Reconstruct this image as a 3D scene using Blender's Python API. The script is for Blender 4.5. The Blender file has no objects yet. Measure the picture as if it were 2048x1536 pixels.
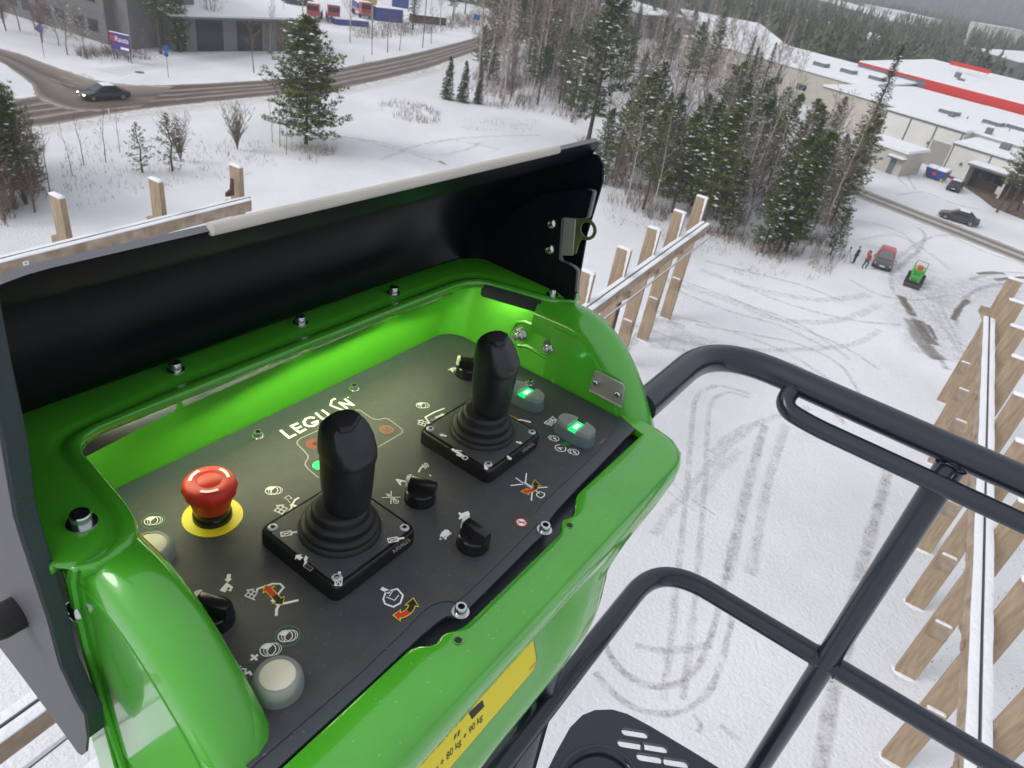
import bpy, bmesh, math, random
from math import sin, cos, pi, radians, sqrt, atan2, hypot
from mathutils import Vector, Matrix, noise
random.seed(7)
S = bpy.context.scene
COL = S.collection

# ------------------------------------------------------------------ camera, sky, sun, exposure
CAM_H = 22.0
cd = bpy.data.cameras.new('camera')
cd.sensor_width = 36.0
cd.lens = 24.96
cd.clip_start = 0.02
cd.clip_end = 8000.0
cam = bpy.data.objects.new('camera', cd)
COL.objects.link(cam)
cam.matrix_world = Matrix(((0.982472, -0.186409, 0.0, 0.0), (0.100414, 0.529237, -0.842511, 0.0),
                           (0.157051, 0.827744, 0.538679, CAM_H), (0, 0, 0, 1)))
cd.dof.use_dof = True
cd.dof.focus_distance = 0.8
cd.dof.aperture_fstop = 20.0
S.camera = cam

SUN_EL, SUN_AZ = radians(38), radians(250)
W = bpy.data.worlds.new('World')
S.world = W
W.use_nodes = True
wn, wl = W.node_tree.nodes, W.node_tree.links
wn.clear()
wo = wn.new('ShaderNodeOutputWorld')
bg = wn.new('ShaderNodeBackground')
sky = wn.new('ShaderNodeTexSky')
sky.sky_type = 'NISHITA'
sky.sun_disc = False
sky.sun_elevation = SUN_EL
sky.sun_rotation = SUN_AZ
sky.air_density = 1.0
sky.dust_density = 6.0
sky.ozone_density = 1.0
hs = wn.new('ShaderNodeHueSaturation')
hs.inputs['Saturation'].default_value = 0.22
# an overcast sky: the cloud deck evens the clear-sky gradient out
mx = wn.new('ShaderNodeMix'); mx.data_type = 'RGBA'
mx.inputs['Factor'].default_value = 0.65
mx.inputs['B'].default_value = (6.3, 6.5, 7.0, 1)
wl.new(sky.outputs[0], hs.inputs['Color'])
wl.new(hs.outputs[0], mx.inputs['A'])
wl.new(mx.outputs['Result'], bg.inputs['Color'])
bg.inputs['Strength'].default_value = 0.10
wl.new(bg.outputs[0], wo.inputs['Surface'])

sl = bpy.data.lights.new('sun', 'SUN')
sl.energy = 0.8
sl.angle = radians(25)
sl.color = (1.0, 0.97, 0.93)
sun = bpy.data.objects.new('sun', sl)
COL.objects.link(sun)
sd = Vector((sin(SUN_AZ) * cos(SUN_EL), cos(SUN_AZ) * cos(SUN_EL), sin(SUN_EL)))
sun.rotation_euler = sd.to_track_quat('Z', 'Y').to_euler()

vs = S.view_settings
vs.view_transform = 'Standard'
vs.look = 'None'
vs.gamma = 1.0
vs.use_curve_mapping = False
vs.exposure = 0.68
try:
    S.cycles.use_denoising = True
    S.cycles.max_bounces = 8
    S.cycles.transparent_max_bounces = 16
    S.cycles.volume_bounces = 0
except Exception:
    pass

# ------------------------------------------------------------------ materials
def nt(name):
    m = bpy.data.materials.new(name)
    m.use_nodes = True
    n, l = m.node_tree.nodes, m.node_tree.links
    return m, n, l, n['Principled BSDF']

def mat(name, col, rough=0.5, metal=0.0, coat=0.0, var=0.0, vscale=8.0, bump=0.0, bscale=60.0, spec=0.5, col2=None, stretch=None):
    m, n, l, p = nt(name)
    c = (*col, 1)
    p.inputs['Base Color'].default_value = c
    p.inputs['Roughness'].default_value = rough
    p.inputs['Metallic'].default_value = metal
    p.inputs['Coat Weight'].default_value = coat
    p.inputs['Coat Roughness'].default_value = 0.05
    p.inputs['Specular IOR Level'].default_value = spec
    tc = n.new('ShaderNodeTexCoord')
    src = tc.outputs['Object']
    if stretch:
        mp = n.new('ShaderNodeMapping')
        mp.inputs['Scale'].default_value = stretch
        l.new(src, mp.inputs['Vector'])
        src = mp.outputs[0]
    if var or col2:
        t = n.new('ShaderNodeTexNoise')
        t.inputs['Scale'].default_value = vscale
        t.inputs['Detail'].default_value = 5
        l.new(src, t.inputs['Vector'])
        r = n.new('ShaderNodeValToRGB')
        r.color_ramp.elements[0].position = 0.3
        r.color_ramp.elements[1].position = 0.7
        r.color_ramp.elements[0].color = (*[x * (1 - var) for x in col], 1)
        r.color_ramp.elements[1].color = (*(col2 or [min(1, x * (1 + var)) for x in col]), 1)
        l.new(t.outputs['Fac'], r.inputs['Fac'])
        l.new(r.outputs[0], p.inputs['Base Color'])
    if bump:
        t2 = n.new('ShaderNodeTexNoise')
        t2.inputs['Scale'].default_value = bscale
        t2.inputs['Detail'].default_value = 3
        l.new(src, t2.inputs['Vector'])
        b = n.new('ShaderNodeBump')
        b.inputs['Strength'].default_value = bump
        b.inputs['Distance'].default_value = 1.0 / bscale
        l.new(t2.outputs['Fac'], b.inputs['Height'])
        l.new(b.outputs[0], p.inputs['Normal'])
    return m

def mat_snowy(name, col, amount=0.5, rough=0.85, var=0.3, vscale=3.0, snow=(0.8, 0.81, 0.84), nscale=2.5):
    """base colour with snow lying on whatever faces up"""
    m, n, l, p = nt(name)
    p.inputs['Roughness'].default_value = rough
    tc = n.new('ShaderNodeTexCoord')
    t = n.new('ShaderNodeTexNoise'); t.inputs['Scale'].default_value = vscale; t.inputs['Detail'].default_value = 4
    l.new(tc.outputs['Object'], t.inputs['Vector'])
    r = n.new('ShaderNodeValToRGB')
    r.color_ramp.elements[0].position = 0.3; r.color_ramp.elements[1].position = 0.7
    r.color_ramp.elements[0].color = (*[x * (1 - var) for x in col], 1)
    r.color_ramp.elements[1].color = (*[x * (1 + var) for x in col], 1)
    l.new(t.outputs['Fac'], r.inputs['Fac'])
    g = n.new('ShaderNodeNewGeometry'); s = n.new('ShaderNodeSeparateXYZ')
    l.new(g.outputs['Normal'], s.inputs[0])
    t2 = n.new('ShaderNodeTexNoise'); t2.inputs['Scale'].default_value = nscale; t2.inputs['Detail'].default_value = 3
    l.new(tc.outputs['Object'], t2.inputs['Vector'])
    ad = n.new('ShaderNodeMath'); ad.operation = 'MULTIPLY_ADD'
    l.new(t2.outputs['Fac'], ad.inputs[0]); ad.inputs[1].default_value = 1.6
    l.new(s.outputs['Z'], ad.inputs[2])
    th = n.new('ShaderNodeMapRange')
    l.new(ad.outputs[0], th.inputs['Value'])
    th.inputs['From Min'].default_value = 1.9 - amount
    th.inputs['From Max'].default_value = 2.05 - amount
    mm = n.new('ShaderNodeMix'); mm.data_type = 'RGBA'
    l.new(th.outputs[0], mm.inputs['Factor'])
    l.new(r.outputs[0], mm.inputs['A'])
    mm.inputs['B'].default_value = (*snow, 1)
    l.new(mm.outputs['Result'], p.inputs['Base Color'])
    return m

def mat_emit(name, col, strength):
    m, n, l, p = nt(name)
    p.inputs['Base Color'].default_value = (*col, 1)
    p.inputs['Emission Color'].default_value = (*col, 1)
    p.inputs['Emission Strength'].default_value = strength
    return m

# ------------------------------------------------------------------ mesh builder
class MB:
    def __init__(s):
        s.v, s.f, s.m, s.uv = [], [], [], None
    def add(s, vs_, fs_, mi=0):
        o = len(s.v)
        s.v += [tuple(x) for x in vs_]
        for f in fs_:
            s.f.append(tuple(i + o for i in f)); s.m.append(mi)
        return s
    def box(s, c, d, rz=0.0, mi=0, tap=1.0):
        x, y, z = d[0] / 2, d[1] / 2, d[2] / 2
        P = []
        for k, (sx, sy, sz) in enumerate([(-1, -1, -1), (1, -1, -1), (1, 1, -1), (-1, 1, -1), (-1, -1, 1), (1, -1, 1), (1, 1, 1), (-1, 1, 1)]):
            t = tap if sz > 0 else 1.0
            a, b = sx * x * t, sy * y * t
            P.append((c[0] + a * cos(rz) - b * sin(rz), c[1] + a * sin(rz) + b * cos(rz), c[2] + sz * z))
        return s.add(P, [(3, 2, 1, 0), (4, 5, 6, 7), (0, 1, 5, 4), (1, 2, 6, 5), (2, 3, 7, 6), (3, 0, 4, 7)], mi)
    def loft(s, rings, closed=True, cap=True, mi=0, flip=False):
        n = len(rings[0]); P = [p for r in rings for p in r]; F = []
        for i in range(len(rings) - 1):
            for j in range(n if closed else n - 1):
                a, b = i * n + j, i * n + (j + 1) % n
                q = (a, b, b + n, a + n)
                F.append(q[::-1] if flip else q)
        if cap and closed:
            a, b = tuple(range(n))[::-1], tuple(range((len(rings) - 1) * n, len(rings) * n))
            F += [a[::-1], b[::-1]] if flip else [a, b]
        return s.add(P, F, mi)
    def tube(s, path, r, k=12, mi=0, cap=True):
        path = [Vector(p) for p in path]; n = len(path)
        rs = r if isinstance(r, (list, tuple)) else [r] * n
        T = [(path[min(i + 1, n - 1)] - path[max(i - 1, 0)]).normalized() for i in range(n)]
        a = Vector((0, 0, 1)) if abs(T[0].z) < 0.9 else Vector((1, 0, 0))
        N = (a - T[0] * a.dot(T[0])).normalized(); R = []
        for i in range(n):
            N = (N - T[i] * N.dot(T[i]))
            N = N.normalized() if N.length > 1e-6 else T[i].orthogonal().normalized()
            B = T[i].cross(N)
            R.append([path[i] + (N * cos(2 * pi * j / k) + B * sin(2 * pi * j / k)) * rs[i] for j in range(k)])
        return s.loft(R, True, cap, mi)
    def lathe(s, prof, c=(0, 0, 0), k=24, mi=0, axis='z', sx=1.0, sy=1.0, cap=True):
        R = []
        for (r, z) in prof:
            ring = []
            for j in range(k):
                a = 2 * pi * j / k
                x, y = r * cos(a) * sx, r * sin(a) * sy
                p = {'z': (x, y, z), 'x': (z, x, y), 'y': (y, z, x)}[axis]
                ring.append((c[0] + p[0], c[1] + p[1], c[2] + p[2]))
            R.append(ring)
        return s.loft(R, True, cap, mi)
    def prism(s, poly, z0, z1, mi=0):
        """polygon in xy, any winding; top triangulated by ngon"""
        A = sum(poly[i][0] * poly[(i + 1) % len(poly)][1] - poly[(i + 1) % len(poly)][0] * poly[i][1] for i in range(len(poly)))
        if A < 0: poly = poly[::-1]
        return s.loft([[(x, y, z0) for x, y in poly], [(x, y, z1) for x, y in poly]], True, True, mi)
    def plate(s, poly, axis, a, b, mi=0):
        """polygon given in the two other axes, extruded along axis from a to b"""
        f = {'x': lambda p, t: (t, p[0], p[1]), 'y': lambda p, t: (p[0], t, p[1]), 'z': lambda p, t: (p[0], p[1], t)}[axis]
        return s.loft([[f(p, a) for p in poly], [f(p, b) for p in poly]], True, True, mi)
    def build(s, name, mats, parent=None, smooth=None, tri=False):
        me = bpy.data.meshes.new(name)
        me.from_pydata([tuple(x) for x in s.v], [], s.f)
        mats = mats if isinstance(mats, (list, tuple)) else [mats]
        for m in mats: me.materials.append(m)
        if len(mats) > 1: me.polygons.foreach_set('material_index', s.m)
        if smooth is not None:
            bm = bmesh.new(); bm.from_mesh(me)
            bmesh.ops.recalc_face_normals(bm, faces=bm.faces); bm.to_mesh(me); bm.free()
            me.polygons.foreach_set('use_smooth', [True] * len(me.polygons))
            if smooth < 179: me.set_sharp_from_angle(angle=radians(smooth))
        me.update()
        o = bpy.data.objects.new(name, me)
        COL.objects.link(o)
        if parent: o.parent = parent
        return o

def tag(o, label=None, cat=None, group=None, kind=None):
    if label: o['label'] = label
    if cat: o['category'] = cat
    if group: o['group'] = group
    if kind: o['kind'] = kind
    return o

def empty(name, loc=(0, 0, 0), rz=0.0, parent=None):
    o = bpy.data.objects.new(name, None)
    o.empty_display_size = 0.1
    COL.objects.link(o)
    o.location = loc; o.rotation_euler = (0, 0, rz)
    if parent: o.parent = parent
    return o

KIDS = {}
def dup(root, loc=None, rz=None, sc=None):
    """copy of a thing with copies of its parts and sub-parts (mesh data shared)"""
    def rec(o, par):
        c = o.copy(); COL.objects.link(c)
        if par: c.parent = par
        for ch in list(o.children): rec(ch, c)
        return c
    r = rec(root, None)
    if loc is not None: r.location = loc
    if rz is not None: r.rotation_euler = (0, 0, rz)
    if sc is not None: r.scale = sc if isinstance(sc, (tuple, list)) else (sc, sc, sc)
    return r

def bevel(o, w, seg=2, ang=40):
    b = o.modifiers.new('bevel', 'BEVEL'); b.width = w; b.segments = seg; b.limit_method = 'ANGLE'; b.angle_limit = radians(ang)
    b.harden_normals = False
    return o

def smoothstep(a, b, x):
    t = max(0.0, min(1.0, (x - a) / (b - a))); return t * t * (3 - 2 * t)

def arc(cx, cy, r, a0, a1, n):
    return [(cx + r * cos(radians(a0 + (a1 - a0) * i / n)), cy + r * sin(radians(a0 + (a1 - a0) * i / n))) for i in range(n + 1)]

def catmull(P, n=6):
    P = [Vector(p) for p in P]; out = []
    for i in range(len(P) - 1):
        p0, p1, p2, p3 = P[max(i - 1, 0)], P[i], P[i + 1], P[min(i + 2, len(P) - 1)]
        for k in range(n):
            t = k / n
            out.append(0.5 * ((2 * p1) + (p2 - p0) * t + (2 * p0 - 5 * p1 + 4 * p2 - p3) * t * t + (3 * p1 - p0 - 3 * p2 + p3) * t ** 3))
    out.append(P[-1]); return out

def ribbon(path, w, off=0.0):
    """2-D path -> left and right offset points"""
    L, R = [], []
    n = len(path)
    for i in range(n):
        a, b = path[max(i - 1, 0)], path[min(i + 1, n - 1)]
        dx, dy = b[0] - a[0], b[1] - a[1]; d = hypot(dx, dy) or 1e-9
        nx, ny = -dy / d, dx / d
        ww = w[i] if isinstance(w, (list, tuple)) else w
        L.append((path[i][0] + nx * (off + ww / 2), path[i][1] + ny * (off + ww / 2)))
        R.append((path[i][0] + nx * (off - ww / 2), path[i][1] + ny * (off - ww / 2)))
    return L, R

# ------------------------------------------------------------------ the ground
def ground_mat():
    m, n, l, p = nt('snow_ground')
    p.inputs['Roughness'].default_value = 0.75
    tc = n.new('ShaderNodeTexCoord')
    def noise_(sc, det=4, rough=0.55):
        t = n.new('ShaderNodeTexNoise'); t.inputs['Scale'].default_value = sc; t.inputs['Detail'].default_value = det
        t.inputs['Roughness'].default_value = rough
        l.new(tc.outputs['Object'], t.inputs['Vector']); return t
    a = noise_(0.06); b = noise_(1.3, 6, 0.7); c = noise_(6.0, 3)
    r = n.new('ShaderNodeValToRGB')
    r.color_ramp.elements[0].position = 0.36; r.color_ramp.elements[0].color = (0.66, 0.67, 0.70, 1)
    r.color_ramp.elements[1].position = 0.60; r.color_ramp.elements[1].color = (0.80, 0.80, 0.83, 1)
    l.new(a.outputs['Fac'], r.inputs['Fac'])
    # thin patches where grit and grass show through
    r2 = n.new('ShaderNodeValToRGB')
    r2.color_ramp.elements[0].position = 0.66; r2.color_ramp.elements[0].color = (0, 0, 0, 1)
    r2.color_ramp.elements[1].position = 0.80; r2.color_ramp.elements[1].color = (0.45, 0.45, 0.45, 1)
    l.new(b.outputs['Fac'], r2.inputs['Fac'])
    mm = n.new('ShaderNodeMix'); mm.data_type = 'RGBA'
    l.new(r2.outputs[0], mm.inputs['Factor']); l.new(r.outputs[0], mm.inputs['A'])
    mm.inputs['B'].default_value = (0.42, 0.38, 0.34, 1)
    l.new(mm.outputs['Result'], p.inputs['Base Color'])
    d = noise_(3.1, 8, 0.8)
    r3_ = n.new('ShaderNodeMapRange'); l.new(d.outputs['Fac'], r3_.inputs['Value'])
    r3_.inputs['From Min'].default_value = 0.68; r3_.inputs['From Max'].default_value = 0.78; r3_.inputs['To Max'].default_value = 0.55
    m3 = n.new('ShaderNodeMix'); m3.data_type = 'RGBA'
    l.new(r3_.outputs[0], m3.inputs['Factor']); l.new(mm.outputs['Result'], m3.inputs['A']); m3.inputs['B'].default_value = (0.20, 0.17, 0.15, 1)
    l.new(m3.outputs['Result'], p.inputs['Base Color'])
    ad = n.new('ShaderNodeMath'); ad.operation = 'ADD'
    l.new(b.outputs['Fac'], ad.inputs[0]); l.new(c.outputs['Fac'], ad.inputs[1])
    bp = n.new('ShaderNodeBump'); bp.inputs['Strength'].default_value = 0.5; bp.inputs['Distance'].default_value = 0.18
    l.new(ad.outputs[0], bp.inputs['Height']); l.new(bp.outputs[0], p.inputs['Normal'])
    return m

M = {}
M['ground'] = ground_mat()
gb = MB()
gb.add([(-4000, -600, 0), (4000, -600, 0), (4000, 6000, 0), (-4000, 6000, 0)], [(0, 1, 2, 3)])
tag(gb.build('ground', M['ground']), kind='structure')

def road_mat(name, stops, dirt=0.0, edge=0.12, base_alpha=1.0, nscale=(0.25, 9.0), lo=0.30):
    """stops: colours across the road, wheel tracks and slush ridges; streaked along it"""
    m, n, l, p = nt(name)
    p.inputs['Roughness'].default_value = 0.55
    uvn = n.new('ShaderNodeUVMap'); sp = n.new('ShaderNodeSeparateXYZ'); l.new(uvn.outputs[0], sp.inputs[0])
    mp = n.new('ShaderNodeMapping'); mp.inputs['Scale'].default_value = (nscale[0], nscale[1], 1); l.new(uvn.outputs[0], mp.inputs['Vector'])
    t = n.new('ShaderNodeTexNoise'); t.inputs['Scale'].default_value = 1.0; t.inputs['Detail'].default_value = 6; t.inputs['Roughness'].default_value = 0.65
    l.new(mp.outputs[0], t.inputs['Vector'])
    ma = n.new('ShaderNodeMath'); ma.operation = 'MULTIPLY_ADD'
    l.new(t.outputs['Fac'], ma.inputs[0]); ma.inputs[1].default_value = 0.14; l.new(sp.outputs['Y'], ma.inputs[2])
    mb = n.new('ShaderNodeMath'); mb.operation = 'SUBTRACT'; l.new(ma.outputs[0], mb.inputs[0]); mb.inputs[1].default_value = 0.07
    r = n.new('ShaderNodeValToRGB')
    e = r.color_ramp.elements
    e[0].position, e[0].color = stops[0][0], (*stops[0][1], 1)
    e[1].position, e[1].color = stops[-1][0], (*stops[-1][1], 1)
    for pos, c in stops[1:-1]:
        x = e.new(pos); x.color = (*c, 1)
    l.new(mb.outputs[0], r.inputs['Fac'])
    l.new(r.outputs[0], p.inputs['Base Color'])
    # ruts: the streaks also have depth
    bp = n.new('ShaderNodeBump'); bp.inputs['Strength'].default_value = 0.6; bp.inputs['Distance'].default_value = 0.06
    l.new(t.outputs['Fac'], bp.inputs['Height']); l.new(bp.outputs[0], p.inputs['Normal'])
    # ragged edge: snow blown over the border
    ab = n.new('ShaderNodeMath'); ab.operation = 'SUBTRACT'; l.new(sp.outputs['Y'], ab.inputs[0]); ab.inputs[1].default_value = 0.5
    ac = n.new('ShaderNodeMath'); ac.operation = 'ABSOLUTE'; l.new(ab.outputs[0], ac.inputs[0])
    t3 = n.new('ShaderNodeTexNoise'); t3.inputs['Scale'].default_value = 0.8; t3.inputs['Detail'].default_value = 5
    tc = n.new('ShaderNodeTexCoord'); l.new(tc.outputs['Object'], t3.inputs['Vector'])
    ae = n.new('ShaderNodeMath'); ae.operation = 'MULTIPLY_ADD'; l.new(t3.outputs['Fac'], ae.inputs[0]); ae.inputs[1].default_value = edge; l.new(ac.outputs[0], ae.inputs[2])
    mr = n.new('ShaderNodeMapRange'); l.new(ae.outputs[0], mr.inputs['Value'])
    mr.inputs['From Min'].default_value = 0.5; mr.inputs['From Max'].default_value = 0.5 + edge * 0.5 - 0.02
    mr.inputs['To Min'].default_value = base_alpha; mr.inputs['To Max'].default_value = 0.0
    if dirt:
        t4 = n.new('ShaderNodeTexNoise'); t4.inputs['Scale'].default_value = dirt; t4.inputs['Detail'].default_value = 6; t4.inputs['Roughness'].default_value = 0.7
        l.new(tc.outputs['Object'], t4.inputs['Vector'])
        m4 = n.new('ShaderNodeMapRange'); l.new(t4.outputs['Fac'], m4.inputs['Value'])
        m4.inputs['From Min'].default_value = lo; m4.inputs['From Max'].default_value = lo + 0.48 if lo > .2 else 0.5
        t5 = n.new('ShaderNodeTexNoise'); t5.inputs['Scale'].default_value = 7.0; t5.inputs['Detail'].default_value = 4; t5.inputs['Roughness'].default_value = 0.75
        l.new(tc.outputs['Object'], t5.inputs['Vector'])
        m5 = n.new('ShaderNodeMapRange'); l.new(t5.outputs['Fac'], m5.inputs['Value'])
        m5.inputs['From Min'].default_value = 0.34; m5.inputs['From Max'].default_value = 0.66; m5.inputs['To Min'].default_value = 0.12 if lo > .2 else 0.3
        mu = n.new('ShaderNodeMath'); mu.operation = 'MULTIPLY'; l.new(mr.outputs[0], mu.inputs[0]); l.new(m4.outputs[0], mu.inputs[1])
        mv = n.new('ShaderNodeMath'); mv.operation = 'MULTIPLY'; l.new(mu.outputs[0], mv.inputs[0]); l.new(m5.outputs[0], mv.inputs[1])
        l.new(mv.outputs[0], p.inputs['Alpha'])
    else:
        l.new(mr.outputs[0], p.inputs['Alpha'])
    return m

def strip(name, L, R, z, m, kind='structure', parent=None, nv=1):
    me = bpy.data.meshes.new(name)
    v, f, uv = [], [], []
    d = 0.0; D_ = [0.0]
    for i in range(1, len(L)):
        a = ((L[i][0] + R[i][0]) / 2, (L[i][1] + R[i][1]) / 2); b = ((L[i - 1][0] + R[i - 1][0]) / 2, (L[i - 1][1] + R[i - 1][1]) / 2)
        d += hypot(a[0] - b[0], a[1] - b[1]); D_.append(d)
    for i in range(len(L)):
        v += [(L[i][0], L[i][1], z), (R[i][0], R[i][1], z)]
    for i in range(len(L) - 1):
        f.append((2 * i, 2 * i + 1, 2 * i + 3, 2 * i + 2))
    me.from_pydata(v, [], f)
    ul = me.uv_layers.new(name='UVMap')
    for poly in me.polygons:
        for li, vi in zip(poly.loop_indices, poly.vertices):
            ul.data[li].uv = (D_[vi // 2], vi % 2)
    me.materials.append(m); me.update()
    if me.polygons[0].normal.z < 0: me.flip_normals()
    o = bpy.data.objects.new(name, me); COL.objects.link(o)
    if parent: o.parent = parent
    return tag(o, kind=kind)

asph, slush, sand, edge_snow = (0.088, 0.068, 0.056), (0.33, 0.265, 0.22), (0.26, 0.205, 0.165), (0.62, 0.57, 0.52)
M['road'] = road_mat('slushy_road', [(0.0, edge_snow), (0.07, sand), (0.14, asph), (0.24, asph), (0.31, slush), (0.37, asph), (0.46, asph), (0.50, slush), (0.55, asph),
                                     (0.64, asph), (0.70, slush), (0.76, asph), (0.88, asph), (0.94, sand), (1.0, edge_snow)])
M['junction'] = road_mat('slushy_junction', [(0.0, edge_snow), (0.1, sand), (0.3, (0.17, 0.14, 0.118)), (0.45, asph), (0.6, (0.18, 0.148, 0.125)), (0.85, asph), (0.93, sand), (1.0, edge_snow)])
M['lane'] = road_mat('slushy_lane', [(0.0, edge_snow), (0.12, (0.40, 0.36, 0.33)), (0.25, (0.17, 0.145, 0.13)), (0.36, (0.2, 0.17, 0.15)), (0.48, (0.55, 0.51, 0.48)), (0.62, (0.20, 0.17, 0.15)), (0.75, (0.16, 0.14, 0.125)), (0.88, (0.45, 0.41, 0.38)), (1.0, edge_snow)], edge=0.18)
M['path'] = road_mat('trodden_path', [(0.0, (0.74, 0.74, 0.76)), (0.3, (0.64, 0.64, 0.67)), (0.7, (0.66, 0.66, 0.69)), (1.0, (0.74, 0.74, 0.76))])

far = [(-61, 34), (-57, 54), (-54, 66)] + [(-50.0, 78.95), (-48.39, 81.62), (-45.52, 85.04), (-38.58, 96.29), (-35.88, 103.89), (-33.43, 114.81), (-27.16, 140.87), (-18.52, 187.12)] + [(-8, 235), (12, 330), (60, 520)]
near = [(-52.5, 34), (-49.5, 52), (-46.5, 61)] + [(-45.46, 63.36), (-43.29, 70.62), (-40.95, 76.07), (-35.12, 87.53), (-32.08, 92.91), (-29.03, 100.04), (-23.26, 122.04), (-17.11, 157.27)] + [(2, 235), (23, 330), (72, 520)]
Lc = [tuple(p[:2]) for p in catmull([(*p, 0) for p in far], 5)]
Rc = [tuple(p[:2]) for p in catmull([(*p, 0) for p in near], 5)]
strip('road', Lc, Rc, 0.004, M['road'])
M['verge'] = road_mat('sanded_verge', [(0.0, (0.66, 0.61, 0.55)), (0.6, (0.60, 0.53, 0.46)), (1.0, (0.50, 0.43, 0.36))], dirt=0.8, edge=0.7)
vl, vr = ribbon(Rc, 4.2, -0.6)
strip('verge', vl, vr, 0.002, M['verge'])
jf = [(-45.18, 84.39), (-48.51, 81.82), (-51.92, 80.75), (-58.54, 82.99), (-64.1, 85.51), (-67.36, 86.28), (-71.79, 87.33)]
jn = [(-43.27, 73.38), (-46.33, 68.12), (-51.47, 69.48), (-55.27, 73.94), (-59.85, 77.79), (-62.95, 80.16), (-68.46, 82.94)]
strip('side_road', [tuple(p[:2]) for p in catmull([(*p, 0) for p in jf], 5)], [tuple(p[:2]) for p in catmull([(*p, 0) for p in jn], 5)], 0.009, M['junction'])
pf = [(-55.22, 84.76), (-52.03, 95.25), (-46.43, 116.18), (-41.12, 140.63), (-33.88, 173.27), (-25.94, 205.25)]
pn = [(-51.49, 83.99), (-50.02, 92.62), (-44.42, 111.08), (-39.29, 134.47), (-32.32, 165.75), (-24.41, 198.94)]
strip('footpath', [tuple(p[:2]) for p in catmull([(*p, 0) for p in pf], 4)], [tuple(p[:2]) for p in catmull([(*p, 0) for p in pn], 4)], 0.004, M['path'])
lc = [(20, 122), (30, 107.5), (39.5, 95.5), (47.4, 86.8), (53.4, 80), (66, 66), (84, 46)]
lc = [tuple(p[:2]) for p in catmull([(*p, 0) for p in lc], 6)]
a_, b_ = ribbon(lc, 5.6)
strip('lane', a_, b_, 0.004, M['lane'])
# zebra crossing at the junction mouth
M['zebra'] = road_mat('worn_paint', [(0.0, (0.60, 0.57, 0.52)), (1.0, (0.62, 0.58, 0.53))], dirt=1.2, edge=0.05)
for a, b in zip([(-55.79, 77.77), (-55.51, 79.41), (-55.24, 80.75), (-55.02, 82.05)], [(-53.8, 76.75), (-53.62, 78.55), (-53.32, 79.87), (-52.88, 81.02)]):
    l_, r_ = ribbon([a, b], 0.55); strip('crossing_stripe', l_, r_, 0.014, M['zebra'])
for a, b in zip([(-54.01, 75.9), (-53.6, 76.96), (-53.19, 78.05), (-52.89, 79.35)], [(-52.44, 75.15), (-52.13, 76.37), (-51.7, 77.44), (-51.45, 78.66)]):
    l_, r_ = ribbon([a, b], 0.55); strip('crossing_stripe', l_, r_, 0.014, M['zebra'])

# tyre tracks pressed into the yard snow
M['track'] = road_mat('tyre_track', [(0.0, (0.66, 0.65, 0.66)), (0.5, (0.47, 0.455, 0.45)), (1.0, (0.66, 0.65, 0.66))], dirt=1.4, edge=0.5)
M['track_dark'] = road_mat('dirty_tyre_track', [(0.0, (0.45, 0.42, 0.40)), (0.5, (0.27, 0.25, 0.24)), (1.0, (0.50, 0.48, 0.46))], dirt=1.3, edge=0.5)
M['track_faint'] = road_mat('faint_tyre_track', [(0.0, (0.72, 0.71, 0.72)), (0.5, (0.60, 0.59, 0.60)), (1.0, (0.72, 0.71, 0.72))], dirt=1.2, edge=0.5)
M['mud'] = road_mat('churned_mud', [(0.0, (0.30, 0.25, 0.21)), (0.5, (0.105, 0.075, 0.055)), (1.0, (0.28, 0.24, 0.20))], dirt=0.9, edge=0.5, lo=0.14)
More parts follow.
